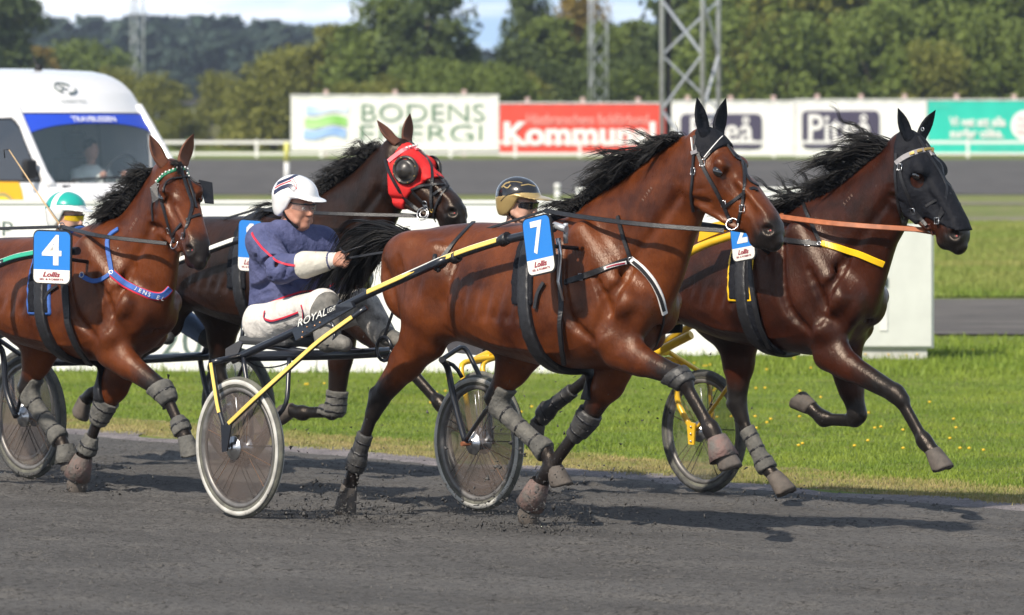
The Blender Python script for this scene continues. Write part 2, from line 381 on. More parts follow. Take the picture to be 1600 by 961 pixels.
# ------------------------------------------------------------------ white board along the infield
M['board_white'] = mat('board_white', (.80, .80, .79), .5, var=.03, vscale=2)
M['ink_green'] = mat('ink_green', (.12, .17, .15), .7)
def face_cam(p, deg=0, tilt=0):
    """matrix with x right, y up, z towards the lens, turned by deg about the vertical"""
    return Matrix.Translation(p) @ Matrix.Rotation(R(deg), 4, 'Z') @ Matrix.Rotation(R(90), 4, 'X')
def board(name, x0, y0, x1, y1, z0a, z0b, h, label, texts=()):
    a, b = Vector((x0, y0, 0)), Vector((x1, y1, 0)); d = (b-a); L = d.length; ang = math.degrees(math.atan2(d.y, d.x))
    t = thing(name, label, 'board', (x0, y0, (z0a+z0b)/2), R(ang), 'white boards along the infield')
    n = max(1, round(L/2.4))
    for i in range(n):
        MB().box(L*i/n+.004, L*(i+1)/n-.004, 0, .03, .0, h).build('panel', M['board_white'], t)
    MB().box(0, L, -.012, .042, h, h+.035).build('top_rail', M['white_paint'], t)
    for i in range(n+1): MB().box(L*i/n-.04 if i else 0, L*i/n+.04 if i < n else L, .032, .11, -.15, h-.1).build('post', M['galv'], t)
    for body, px, py, hh, ww in texts:
        p = at(px, py, y0-.01); text_obj('lettering', body, M['ink_green'], t, Matrix.Translation((p.x-x0, -.004, p.z-(z0a+z0b)/2)) @ Matrix.Rotation(R(90), 4, 'X'), hh, ww, 0)
    return t
board('white_board', -6.0, 43.6, .45, 43.6, -.19, -.19, 1.49, 'long low white board with grey numerals, behind the sulkies and under the van',
      [('20', 283, 533, .27, .36), ('up', 2, 357, .12, .2)])
board('white_board', .6, 47.4, 3.1, 47.4, -.19, -.19, 1.56, 'white board set further back, behind the leading horse')
# cabinet
def cabinet():
    Y = 46.6; s = F/Y
    t = thing('electrical_cabinet', 'grey white steel cabinet standing in the grass right of the leading horse', 'cabinet', (at(1400, 545, Y).x, Y, -.19))
    m = mat('cabinet_paint', (.60, .62, .58), .5, var=.05, vscale=4, bump=.05, bscale=20); W = 1.02; x1 = (1459-1400)/s; z1 = (545-340)/s
    x0 = x1-W
    MB().box(x0, x1, .0, .5, .10, z1).build('housing', m, t, .008)
    MB().box(x0+.02, x1-.02, -.02, -.002, .12, z1-.02).build('door', m, t, .004)
    MB().box(x0+.04, x1-.06, .03, .46, -.1, .098).build('plinth', mat('plinth', (.5, .5, .47), .7, var=.1), t)
    MB().box(x0-.02, x1+.012, -.03, .53, z1, z1+.03).build('lid', m, t, .006)
    hx = (1383-1400)/s; MB().box(hx-.015, hx+.015, -.045, -.021, (545-430)/s, (545-415)/s).build('handle', M['dark'], t)
    MB().box(hx-.05, hx+.02, -.03, -.021, (545-500)/s, (545-448)/s).build('notice_plate', M['white_paint'], t)
cabinet()
# ------------------------------------------------------------------ advertising banners beyond the far track
YB = 243.0; SB = F/YB
def rect_px(x0, y0, x1, y1, Y): a, b = at(x0, y1, Y), at(x1, y0, Y); return a.x, b.x, a.z, b.z
def banner(x0, y0, x1, y1, col, label, name='advertising_banner', Y=YB, posts=3, group='advertising banners beyond the far track'):
    X0, X1, Z0, Z1 = rect_px(x0, y0, x1, y1, Y); g = .72
    t = thing(name, label, 'banner', ((X0+X1)/2, Y, g), 0, group); w = (X1-X0)/2
    m = mat('banner_'+label.split()[0], col, .55, var=.05, vscale=.7)
    vs = []; fs = []; nx, nz = 40, 6
    for j in range(nz):
        for i in range(nx):
            u = i/(nx-1); vs.append((-w+2*w*u, .02*math.sin(i*1.3+j)+.015*math.sin(i*3.1), (Z0-g)+(Z1-Z0)*j/(nz-1)))
    for j in range(nz-1):
        for i in range(nx-1): a = j*nx+i; fs.append((a, a+1, a+nx+1, a+nx))
    MB().add(vs, fs, True).build('sheet', m, t)
    MB().box(-w-.03, w+.03, .05, .12, Z0-g-.05, Z1-g-.03).build('backing_panel', M['galv'], t)
    MB().box(-w-.05, w+.05, -.05, .13, Z1-g-.03, Z1-g+.04).build('frame', M['white_paint'], t)
    MB().box(-w-.05, w+.05, -.05, .13, Z0-g-.08, Z0-g).build('frame', M['white_paint'], t)
    for i in range(posts):
        x = -w+2*w*(i+.5)/posts; MB().box(x-.11, x+.11, .14, .30, -.3, Z1-g+.28).build('post', mat('post_wood', (.45, .33, .30), .8) if 'post_wood' not in bpy.data.materials else bpy.data.materials['post_wood'], t)
    def T(px, py, dy=-.06): p = at(px, py, Y); return Matrix.Translation((p.x-t.location.x, dy, p.z-g)) @ Matrix.Rotation(R(90), 4, 'X')
    return t, T
def px_m(v): return v/SB
t, T = banner(455, 149, 779, 233, (.80, .80, .74), 'white banner with green wave flag emblem and two lines of thin green capitals')
mg = mat('ad_green', (.10, .22, .12), .6)
text_obj('lettering', 'BODENS', mg, t, T(661, 176), px_m(27), px_m(192), -.012)
text_obj('lettering', 'ENERGI', mg, t, T(658, 208), px_m(26), px_m(190), -.012)
for k, (c, oy) in enumerate(((( .45, .62, .85), 170), ((.22, .52, .10), 190), ((.08, .22, .55), 208))):
    vs = []; fs = []
    for i in range(17):
        u = i/16; x = 476+66*u; bow = 3.2*math.sin(u*6.28+.4)
        sh = (200-oy)*.10
        vs += [(px_m(x-508.5+sh), 0, px_m(-(oy-7+bow)+190)), (px_m(x-508.5+sh-1), 0, px_m(-(oy+7+bow)+190))]
    for i in range(16): fs.append((2*i, 2*i+1, 2*i+3, 2*i+2))
    o = MB().add(vs, fs).build('emblem', mat('wave', c, .6, color2=tuple(min(.85, v*1.3+.25) for v in c), vscale=.9, detail=0), t); p = at(508.5, 190, YB)
    o.location = (p.x-t.location.x, -.06, p.z-.72)
t, T = banner(781, 161, 1040, 241, (.72, .065, .035), 'red banner with bold white lettering between the two white ones')
mw = mat('ad_white', (.82, .80, .78), .6)
text_obj('lettering', 'Hästbranschens fackförbund', mat('ad_pink', (.80, .35, .30), .6), t, T(918, 186), px_m(17), px_m(190), .012)
text_obj('lettering', 'Kommunal.', mw, t, T(912, 209), px_m(38), px_m(250), .04)
t, T = banner(1041, 158, 1242, 241, (.80, .79, .76), 'white banner with dark rounded name panel, behind the near horse ears')
mp_ = mat('ad_purple', (.055, .045, .085), .6)
def panel(t, T, x0, y0, x1, y1, r=.25, m=mp_, dy=-.05):
    M_ = T((x0+x1)/2, (y0+y1)/2, dy); o = rounded(px_m(x1-x0), px_m(y1-y0), r)
    ob = MB().add([(a, b, 0) for a, b in o], [tuple(range(len(o)))]).build('name_panel', m, t); ob.matrix_local = M_; return ob
panel(t, T, 1063, 178, 1190, 233); text_obj('lettering', 'Piteå', mw, t, T(1128, 203, -.08), px_m(42), px_m(98), .012)
t, T = banner(1243, 156, 1448, 242, (.80, .79, .76), 'white banner with dark rounded name panel, behind the mane of the leading horse')
panel(t, T, 1253, 173, 1374, 232); text_obj('lettering', 'Piteå', mw, t, T(1312, 200, -.08), px_m(44), px_m(98), .012)
t, T = banner(1450, 156, 1720, 239, (.02, .52, .40), 'teal green banner with white serif slogan at the right edge')
text_obj('lettering', 'Vi vet att alla', mw, t, T(1527, 190), px_m(15), px_m(88), .03)
text_obj('lettering', 'surfar olika.', mw, t, T(1526, 208), px_m(15), px_m(84), .03)
text_obj('lettering', 'Bodens Energi', mat('ad_teal2', (.15, .60, .5), .6), t, T(1470, 166), px_m(5), px_m(24))
text_obj('lettering', 'Välj ditt eget nät', mat('ad_teal2', (.15, .60, .5), .6), t, T(1560, 232), px_m(6), px_m(70))
o = MB().lathe([(0.001, 0), (px_m(24), 0)], (0, 0, 0), (0, 0, 1), 40).build('round_badge', mw, t); o.matrix_local = T(1603, 196, -.055)
mr_ = mat('ad_rose', (.55, .30, .33), .6)
for i, ln in enumerate(('ALLA', 'HAR', 'FRAM')): text_obj('lettering', ln, mr_, t, T(1603, 185+11*i, -.08), px_m(7), px_m(28), .0)
# teal and banner further right/left of the frame keep the row going
# ------------------------------------------------------------------ low white rail fence along the far track
def rail_fence():
    Y = 239.0; s = F/Y; g = gz(0, Y)
    x0, x1 = at(-900, 0, Y).x, at(2300, 0, Y).x
    t = thing('rail_fence', 'low white two-rail fence along the far side of the distant track', 'fence', (0, Y, g))
    m = mat('fence_white', (.78, .77, .75), .5)
    MB().box(x0, x1, -.03, .03, .66, .80).build('rail', m, t); MB().box(x0, x1, -.03, .03, .12, .24).build('rail', m, t)
    d = 101/s; x = at(300, 0, Y).x; x -= d*int((x-x0)/d); me = None
    while x < x1:
        if me is None: o = MB().box(-.07, .07, -.07, -.031, -.1, .86).build('post', m, t); me = o.data
        else: o = link(bpy.data.objects.new('post', me), t)
        o.location = (x, 0, 0); x += d
rail_fence()
def marker(px, Y, label, h, cols):
    g = gz(at(px, 0, Y).x, Y); t = thing('marker_post', label, 'post', (at(px, 0, Y).x, Y, g))
    MB().tube([(0, 0, -.1), (0, 0, h*.55)], .10, 10).build('lower_pole', cols[0], t); MB().tube([(0, 0, h*.55), (0, 0, h)], .105, 10).build('upper_pole', cols[1], t)
marker(448, 200, 'white and yellow distance post at the edge of the far track', 1.75, (M['white_paint'], mat('post_yellow', (.62, .60, .15), .6)))
marker(871, 176, 'short pale stump post on the far track behind the gold helmet', .55, (M['white_paint'], M['white_paint']))
# ------------------------------------------------------------------ lattice masts
def lattice(px, Y, width, H, label, r=.05, seg=None, deg=20, base=None, col='galv'):
    g = gz(0, Y) if base is None else base
    t = thing('lattice_mast', label, 'mast', (at(px, 0, Y).x, Y, g), R(deg), 'lattice light masts of the race course'); m = M[col]
    c = [(width/2*math.cos(R(a))*1.155, width/2*math.sin(R(a))*1.155) for a in (90, 210, 330)]
    for a in c: MB().tube([(a[0], a[1], -.3), (a[0], a[1], H)], r, 8).build('leg', m, t)
    h = seg or width*.95; n = int(H/h); k = 0
    mesh = {}
    for i in range(n):
        for f in range(3):
            key = (f, i % 2)
            if key not in mesh:
                a, b = c[f], c[(f+1) % 3]
                if i % 2: a, b = b, a
                o = MB().bar((a[0], a[1], 0), (b[0], b[1], h), r*1.0, r*.8).build('brace', m, t); mesh[key] = o.data
                o2 = MB().bar((a[0], a[1], 0), (b[0], b[1], 0), r*.9, r*.7).build('strut', m, t) if i == 0 else None
                if o2: mesh[('s', f)] = o2.data
            else: o = link(bpy.data.objects.new('brace', mesh[key]), t)
            o.location = (0, 0, i*h)
    return t
lattice(1085, 120, 1.40, 14, 'large grey steel lattice mast between the red and white banners', .06, 1.32, 72)
lattice(932, 262, 1.0, 14, 'thin lattice mast in front of the yellowing tree', .045, 1.1, 18, .7)
lattice(1062, 330, 1.1, 16, 'faint lattice mast seen through the large near mast', .045, 1.2, 40, .7)
lattice(214, 430, 1.1, 24, 'distant grey lattice mast rising above the van bonnet', .07, 1.2, 10, .8)
# dark pipe clamped on the big mast
p = at(1044, 0, 120)
o = MB().box(-.07, .07, -.07, .07, -.3, 14).build('cable_duct', M['dark'], None); o.location = (p.x+.02, 120.45, gz(0, 120)); tag(o, 'dark cable duct running up the left leg of the large mast', 'duct')
# ------------------------------------------------------------------ van
def van():
    Y = 57.0
    fr = Frame(at(-40, 0, Y).x+.55, Y+.4, 48, -.19)
    m = mat('van_white', (.78, .78, .79), .25, coat=.5, var=.02, vscale=1); 
    glass = mat('van_glass', (.20, .28, .34), .06, spec=.8, alpha=.18); side_glass = mat('van_side_glass', (.022, .026, .034), .08, spec=.8)
    t = thing('white_van', 'white high-roof van with blue windscreen strip parked behind the white board', 'van', fr.o, -fr.a); t.scale = (1, 1, 1.09)
    # side profile (x forward, z up): rear -> roof -> windscreen -> bonnet -> bumper
    HWB, HWT = .99, .86
    def hw(z): return HWB if z < 1.3 else HWB+(HWT-HWB)*min(1, (z-1.3)/1.4)**1.15
    def xs(z):   # windscreen/front outline
        return float(np.interp(z, [0.25, .5, .95, 1.13, 1.30, 1.42, 2.13, 2.35, 2.46, 2.54, 2.59, 2.61], [2.72, 2.78, 2.74, 2.52, 2.12, 1.86, 1.22, 1.02, .84, .60, .20, -.45]))
    def bow(z, v): return -.20*abs(v)**2.2*(1 if z > 1.2 else .9)
    NV = 17; vv = [-1+2*i/(NV-1) for i in range(NV)]
    def front(z0, z1, n, off=0, vmax=1.0):
        vs = []; fs = []
        for j in range(n):
            z = z0+(z1-z0)*j/(n-1)
            for v in vv: vv_ = v*vmax; vs.append((xs(z)+bow(z, vv_)+off, hw(z)*vv_, z))
        for j in range(n-1):
            for i in range(NV-1): a = j*NV+i; fs.append((a, a+1, a+NV+1, a+NV))
        return vs, fs
    vs, fs = front(.30, 1.42, 16); MB().add(vs, fs, True).build('bonnet', m, t)
    vs, fs = front(2.14, 2.61, 16); MB().add(vs, fs, True).build('roof_front', m, t)
    vs, fs = front(1.44, 2.12, 8, 0, .93); MB().add(vs, fs, True).build('windscreen', glass, t)
    vs, fs = front(1.98, 2.125, 3, .012, .93)
    # strip: lower edge bowed up in the middle
    for i in range(NV): x, y, z = vs[i]; v = vv[i]; z2 = 2.03-.10*abs(v)**3; vs[i] = (xs(z2)+bow(z2, v*.93)+.012, hw(z2)*v*.93, z2)
    MB().add(vs, fs, True).build('sun_strip', mat('strip_blue', (.02, .07, .55), .4), t)
    # A pillars
    for sgn in (-1, 1):
        pts = [(xs(z)+bow(z, .96)-.01, sgn*hw(z)*.955, z) for z in np.linspace(1.38, 2.2, 8)]
        MB().tube(pts, .055, 8, sq=1.0).build('pillar', m, t)
    # roof and sides
    vs = []; fs = []
    xr = [-3.3, -2, -1, -.45]
    for x in xr:
        for v in vv: vs.append((x+(bow(2.7, v) if x == -.45 else 0), HWT*v*1.0, 2.61-.10*abs(v)**6))
    for j in range(len(xr)-1):
        for i in range(NV-1): a = j*NV+i; fs.append((a, a+1, a+NV+1, a+NV))
    MB().add(vs, fs, True).build('roof', m, t)
    zs = list(np.linspace(.3, 2.57, 26))
    for sgn in (-1, 1):
        vs = []; fs = []
        for z in zs:
            e = xs(z)+bow(z, 1)-.0
            for x in (-3.3, -2.2, -1.6, .9 if z < 2.2 else min(.9, e), e): vs.append((min(x, e), sgn*hw(z), z))
        for j in range(len(zs)-1):
            for i in range(4):
                zc = (zs[j]+zs[j+1])/2
                a = j*5+i; fs.append((a, a+1, a+6, a+5))
        MB().add(vs, fs, True).build('side_panel', m, t)
        # door window, laid 4 mm proud of the side with a rubber frame
        out = [(1.60, 1.44), (.15, 1.44), (.15, 2.06), (.98, 2.08), (1.14, 2.00)]
        MB().add([(x, sgn*(hw(z)+.006), z) for x, z in out], [tuple(range(5))]).build('door_window', side_glass, t)
        MB().tube([(x, sgn*(hw(z)+.006), z) for x, z in out+[out[0]]], .012, 6).build('window_seal', M['dark'], t)
        MB().tube([(.12, sgn*(hw(z)+.003), z) for z in np.linspace(.4, 2.1, 10)], .006, 4).build('door_gap', M['dark'], t)
    # yellow flash on the near side door with ring emblem
    yl = mat('van_yellow', (.80, .42, .01), .4)
    MB().add([(x, -(hw(z)+.008), z) for x, z in ((-2.2, 1.43), (1.20, 1.43), (1.27, 1.34), (1.40, .95), (1.50, .45), (-2.2, .45))], [(0, 1, 2, 3, 4, 5)]).build('yellow_decal', yl, t)
    for rr, mm in ((.34, mat('ring_grey', (.35, .30, .12), .5)), (.30, mat('ring_yellow', (.85, .62, .03), .5))):
        o = MB().lathe([(.001, 0), (rr, 0)], (.90, -hw(.9)-(.010 if rr > .32 else .012), .98), (0, -1, 0), 28).build('ring_emblem', mm, t)
    # cabin: seats, driver's wheel, dash
    dk = mat('van_interior', (.035, .04, .05), .8)
    MB().box(1.30, 1.84, -.85, .85, 1.05, 1.40).build('dashboard', dk, t, .04)
    for y in (-.48, .42):
        MB().box(.25, .45, y-.26, y+.26, .9, 1.68).box(.27, .42, y-.13, y+.13, 1.70, 1.95).box(.4, .95, y-.26, y+.26, .8, .95).build('seat', dk, t, .04)
    MB().box(-.3, -.2, -.84, .84, .8, 2.6).build('bulkhead', mat('bulkhead', (.12, .14, .17), .8), t)
    MB().lathe([(.21, -.014), (.225, 0), (.21, .014), (.195, 0)], (1.22, .42, 1.52), (-.85, 0, .5), 24, closed=True).build('steering_wheel', dk, t)
    # bonnet grille slot, wipers, mirrors, headlights, wheels
    z = 1.31; MB().tube([(xs(z)+bow(z, v)+.02, hw(z)*v, z) for v in np.linspace(-.45, .6, 9)], [.03]*9, 6, sq=.6).build('air_slot', M['dark'], t)
    for v0, v1 in ((-.7, .1), (.0, .75)):
        MB().tube([(xs(1.44)+bow(1.44, v)+.03, hw(1.44)*v, 1.45+.02*math.sin((v-v0)*3)) for v in np.linspace(v0, v1, 6)], .012, 5).build('wiper', M['dark'], t)
    MB().box(1.50, 1.60, -1.18, -1.02, 1.46, 1.66).build('mirror', M['dark'], t, .03); MB().box(1.50, 1.60, 1.02, 1.18, 1.22, 1.40).build('mirror', M['dark'], t, .03)
    for sg in (-1, 1):
        MB().ball((2.60, sg*.74, .86), (.10, .18, .16), 12).build('headlight', M['steel'], t)
        for wx in (1.75, -2.3):
            w_ = MB().lathe([(.20, -.1), (.34, -.11), (.36, 0), (.34, .11), (.20, .1)], (wx, sg*.90, .345), (0, 1, 0), 24, closed=True).build('wheel', M['rubber'], t)
            MB().lathe([(.01, .05), (.2, .09)], (wx, sg*.90, .345), (0, sg, 0), 20).build('hub_cap', M['steel'], w_)
    MB().box(2.45, 2.80, -.85, .85, .28, .5).build('bumper', M['dark'], t, .05)
    MB().box(-3.25, 2.4, -.8, .8, .2, .35).build('chassis', M['dark'], t)
    MB().box(-3.32, -3.3, -.95, .95, .3, 2.5).build('rear_door', m, t)
    MB().tube([(.1, .1, 2.58), (0, .1, 2.74)], [.02, .008], 6).ball((.1, .1, 2.61), .05, 8).build('aerial', M['dark'], t)
    # front lettering and emblem: printed on the roof front
    def on_front(v, z, off=.02):
        p = Vector((xs(z)+bow(z, v)+off, hw(z)*v, z)); q = Vector((xs(z+.05)+bow(z+.05, v)+off, hw(z+.05)*v, z+.05)); r_ = Vector((xs(z)+bow(z, v+.05)+off, hw(z)*(v+.05), z))
        x = (r_-p).normalized(); y = (q-p).normalized(); n = x.cross(y).normalized(); y = n.cross(x)
        return Matrix(((x.x, y.x, n.x, p.x), (x.y, y.y, n.y, p.y), (x.z, y.z, n.z, p.z), (0, 0, 0, 1)))
    text_obj('strip_lettering', 'TRAVBUSSEN', mat('lett_white', (.8, .8, .85), .5), t, on_front(-.02, 2.075, .03), .075, .62, .02)
    text_obj('roof_lettering', 'NORRBOTTENS', mat('lett_grey', (.16, .20, .20), .5), t, on_front(-.18, 2.26, .02), .04, .34, .0)
    Mx = on_front(-.22, 2.40, .02)
    o = MB(); 
    for k in range(3): o.tube([(.12*math.cos(a)+.02*k, .09*math.sin(a)-.01*k, 0) for a in np.linspace(.4+2.1*k, 2.1+2.1*k, 7)], .012, 5)
    o.tube([(-.04, .03, 0), (.03, .02, 0), (-.03, -.03, 0), (.05, -.04, 0)], .008, 5)
    o = o.build('roof_emblem', bpy.data.materials['lett_grey'], t); o.matrix_local = Mx
    # person in the driver's seat
    pt = thing('person', 'person in a pale shirt sitting behind the windscreen of the van', 'person', fr.world((.78, .34, 1.24)), -fr.a)
    sk = mat('skin_far', (.45, .24, .17), .6); 
    b = MB(); b.tube([(-.05, 0, 0), (-.04, 0, .2), (-.02, 0, .40), (-.02, 0, .5)], [.17, .18, .2, .08], 14, sq=1.25)
    for sg in (-1, 1): b.tube([(-.02, sg*.2, .42), (.12, sg*.27, .22), (.40, sg*.16, .38)], [.07, .055, .045], 8)
    b.build('shirt', mat('shirt_pale', (.80, .86, .80), .8), pt)
    MB().ball((0, 0, .66), (.095, .08, .125), 14).ball((.09, 0, .65), (.02, .015, .025), 8).tube([(-.01, 0, .48), (0, 0, .58)], .055, 8).ball((.43, .15, .39), .045, 8).ball((.43, -.15, .39), .045, 8).build('body', sk, pt)
    MB().ball((-.02, 0, .71), (.10, .09, .10), 12).build('hair', M['dark'], pt)
    MB().box(-.2, .5, -.16, .16, -.08, .02).build('trousers', M['dark'], pt, .05)
van()
# ------------------------------------------------------------------ trees
def leaf_mat(name, c, c2):
    m = mat(name, c, .65, color2=c2, vscale=.35, spec=.2, detail=6); b = m.node_tree.nodes['Principled BSDF']; return m
LM = [leaf_mat('leaf_green', (.085, .125, .022), (.155, .19, .04)), leaf_mat('leaf_dark', (.050, .078, .022), (.095, .12, .032)), leaf_mat('leaf_olive', (.125, .140, .026), (.20, .195, .04)),
      leaf_mat('leaf_yellow', (.17, .13, .025), (.24, .16, .03)), leaf_mat('leaf_blue', (.026, .046, .036), (.042, .068, .045))]
BARK = mat('birch_bark', (.42, .33, .28), .8, color2=(.12, .09, .07), vscale=4); BARKD = mat('dark_bark', (.07, .05, .04), .9)
def crown_mesh(seed, kind, n=8200, leaf=.16):
    rng = np.random.RandomState(seed)
    if kind == 'birch':
        nc = 84; zz = .18+.82*rng.rand(nc); rad = .30*np.sqrt(np.clip(1-((zz-.45)/.58)**2, .04, 1)); cs = .05+.065*rng.rand(nc)
    elif kind == 'bush':
        nc = 60; zz = .06+.85*rng.rand(nc); rad = .42*np.sqrt(np.clip(1-(zz/1.02)**2.2, .03, 1)); cs = .08+.09*rng.rand(nc)
    else:  # conifer
        nc = 60; zz = .10+.88*rng.rand(nc); rad = .20*(1.02-zz)+.01; cs = .035+.10*(1.05-zz)
    a = rng.rand(nc)*6.28; rr = rad*np.sqrt(rng.rand(nc)); C = np.stack([rr*np.cos(a), rr*np.sin(a), zz], -1)
    ci = rng.randint(0, nc, n); d = rng.randn(n, 3); d /= np.linalg.norm(d, axis=1)[:, None]
    P = C[ci]+d*(cs[ci]*(.25+1.05*rng.rand(n)**.7))[:, None]*np.array([1, 1, .8 if kind != 'conifer' else .45])
    if kind == 'birch': P[:, 2] -= .02*rng.rand(n)
    P[:, 2] = np.maximum(P[:, 2], .01)
    u = rng.randn(n, 3); u /= np.linalg.norm(u, axis=1)[:, None]; v = np.cross(u, rng.randn(n, 3)); v /= np.linalg.norm(v, axis=1)[:, None]
    s = (.008+.012*rng.rand(n))[:, None]
    V = np.stack([P-u*s*1.5, P+v*s*.8, P+u*s*1.5, P-v*s*.8], 1).reshape(-1, 3)
    F_ = np.arange(4*n).reshape(-1, 4)
    return np_mesh('crown', V, F_), C
CR = {}
for kind in ('birch', 'bush', 'conifer'):
    for sd in range(3): CR[(kind, sd)] = crown_mesh(sd*7+len(kind), kind)
def trunk_mesh(kind, C, m):
    mb = MB(); rng = random.Random(len(kind))
    if kind == 'bush':
        for k in range(5): c = C[k*3]; mb.tube([(0, 0, -.03), (c[0]*.4, c[1]*.4, c[2]*.5), tuple(c)], [.015, .01, .004], 5, caps=False)
    else:
        mb.tube([(0, 0, -.03), (.008, .004, .3), (-.006, 0, .62), (0, .004, .97)], [.018, .015, .010, .002], 7, caps=False)
        for k in range(14 if kind == 'birch' else 0):
            c = C[k*3]; z0 = max(.12, c[2]-.16-.1*rng.random()); mb.tube([(0, 0, z0), (c[0]*.6, c[1]*.6, (z0+c[2])/2+.02), tuple(c)], [.007, .005, .002], 4, caps=False)
    return mb
TR = {}
def tree(name, px, Y, h, wd, kind, mi, label, group, sd=0, base=None, bark=None):
    key = (kind, sd, mi)
    g = gz(0, Y) if base is None else base
    t = thing(name, label, 'tree' if kind != 'bush' else 'bush', (at(px, 0, Y).x, Y, g), (px*7.3) % 6.28, group)
    t.scale = (h*wd, h*wd, h)
    bm_ = bark or (BARK if kind == 'birch' else BARKD)
    if key not in TR:
        me = CR[(kind, sd)][0].copy(); me.materials.append(LM[mi]); tm = trunk_mesh(kind, CR[(kind, sd)][1], bm_).build('trunk', bm_, t)
        link(bpy.data.objects.new('crown', me), t); TR[key] = (me, tm.data)
    else:
        link(bpy.data.objects.new('crown', TR[key][0]), t); link(bpy.data.objects.new('trunk', TR[key][1]), t)
    return t
rng = random.Random(11)
ORD = 'first second third fourth fifth sixth seventh eighth ninth tenth eleventh twelfth thirteenth fourteenth fifteenth sixteenth seventeenth'.split()
NC = {}
def nth(key): NC[key] = NC.get(key, 0)+1; return ORD[min(NC[key], 17)-1]
# dense wood on the right, rising out of the frame
GR = 'trees of the wood behind the banners'
for row, (Y, h0, h1) in enumerate(((262, 6.0, 8.5), (275, 9, 13), (290, 12, 16))):
    px = 1120+row*17
    while px < 2100:
        k = 'birch' if rng.random() < .8 or row == 0 else 'conifer'
        mi = rng.choice([0, 0, 1, 2]) if row else rng.choice([0, 2, 0])
        if row == 1 and 1310 < px < 1380: mi = 3
        h = rng.uniform(h0, h1)
        kd = 'bush' if row == 0 else k
        tree('birch_tree' if kd == 'birch' else ('spruce_tree' if kd == 'conifer' else 'leafy_bush'), px, Y+rng.uniform(-4, 4), h, rng.uniform(.9, 1.25) if kd != 'bush' else rng.uniform(.8, 1.0), kd, mi,
             {'birch': 'tall leafy birch %s row of right wood, %s birch from left', 'conifer': 'narrow dark spruce %s row of right wood, %s spruce from left', 'bush': 'rounded leafy bush %s row of right wood, %s bush from left'}[kd] % (('front', 'middle', 'back')[row], nth((kd, row))), GR, rng.randint(0, 2))
        px += rng.uniform(42, 62) if row else rng.uniform(60, 85)
# middle group behind the red and first white banner
mid = [(560, 300, 7.2, 1.1, 'birch', 0, 'birch with thin crown left of the tall pair behind the first banner'), (602, 296, 9.0, .95, 'birch', 0, 'tall birch with gaps in its crown, left one of the pair above the first banner'),
       (668, 292, 9.6, .95, 'birch', 1, 'tallest birch above the first white banner, right one of the pair'), (640, 305, 7.8, 1.1, 'birch', 0, 'lower birch filling the space between the tall pair'),
       (720, 296, 6.2, 1.1, 'birch', 1, 'dark birch right of the tall pair above the banner corner'), (826, 310, 10.2, .55, 'birch', 1, 'slender birch standing clear against the sky above the red banner'),
       (775, 300, 4.9, 1.4, 'birch', 2, 'low olive birch where the sky dips between the tree groups'), (815, 296, 6.2, 1.3, 'birch', 1, 'round dark birch above the left part of the red banner'),
       (862, 300, 7.7, 1.1, 'birch', 0, 'broad green birch left of the yellowing crown'), (905, 315, 9.4, .8, 'birch', 3, 'birch with yellowing autumn crown above the red banner'),
       (945, 300, 7.3, 1.1, 'birch', 0, 'leafy birch behind the thin lattice mast'), (990, 298, 7.5, 1.1, 'birch', 0, 'green birch left of the large lattice mast'), (1030, 295, 7.2, 1.1, 'birch', 1, 'dark green birch at the foot of the large lattice mast'),
       (1085, 292, 9.0, 1.1, 'birch', 1, 'dark birch seen through the large lattice mast')]
for i, (px, Y, h, wd, k, mi, lb) in enumerate(mid): tree('birch_tree', px, Y, h, wd, k, mi, lb, 'trees in the middle group behind the banners', i % 3)
px = 560
while px < 1130:
    tree('leafy_bush', px, 268+rng.uniform(-6, 6), rng.uniform(3.6, 5.2), rng.uniform(1.0, 1.4), 'bush', rng.choice([0, 1, 0, 2]), 'rounded leafy bush directly behind the banners, %s from the left in its row' % nth('mid'), 'bushes directly behind the banners', rng.randint(0, 2)); px += rng.uniform(38, 55)
# yellow-green willows left of the first banner, and bushes
left = [(20, 330, 10.0, .9, 'birch', 1, 'dark birch standing behind the roof of the van at the left edge'), (-35, 325, 11.5, .9, 'birch', 1, 'dark birch at the very left edge of the picture'), (62, 340, 6.6, .9, 'birch', 3, 'small yellowing birch above the van roof'),
        (132, 380, 8.0, 1.25, 'bush', 0, 'round green tree behind the van roof, darker than its neighbours'), (190, 330, 5.5, 1.1, 'bush', 2, 'olive bush just right of the van roof'), (245, 320, 4.8, 1.2, 'bush', 2, 'olive bush right of the distant grey mast'),
        (285, 300, 2.6, 1.5, 'bush', 2, 'low olive bush close to the white rail'), (350, 330, 5.2, 1.0, 'bush', 2, 'yellow green bush in the middle of the gap left of the first banner'), (395, 310, 4.4, 1.2, 'bush', 2, 'yellow green willow bush two places left of the first banner'),
        (430, 300, 6.0, 1.1, 'bush', 2, 'yellow green willow bush touching the left end of the first banner'), (480, 310, 6.6, 1.2, 'bush', 2, 'tall yellow willow above the left end of the first banner'), (520, 305, 7.4, 1.1, 'birch', 2, 'olive birch sloping down left of the tall birches')]
for i, (px, Y, h, wd, k, mi, lb) in enumerate(left): tree('willow_bush' if k == 'bush' else 'birch_tree', px, Y, h, wd, k, mi, lb, 'trees and bushes left of the banners', i % 3)
for i, px in enumerate(range(-100, -1000, -75)):
    tree('birch_tree', px, 325+rng.uniform(-15, 15), rng.uniform(7, 11), 1.1, 'birch', rng.choice([0, 1, 2]), 'birch beyond the left edge of the picture, %s outwards' % ORD[i], 'trees and bushes left of the banners', i % 3)
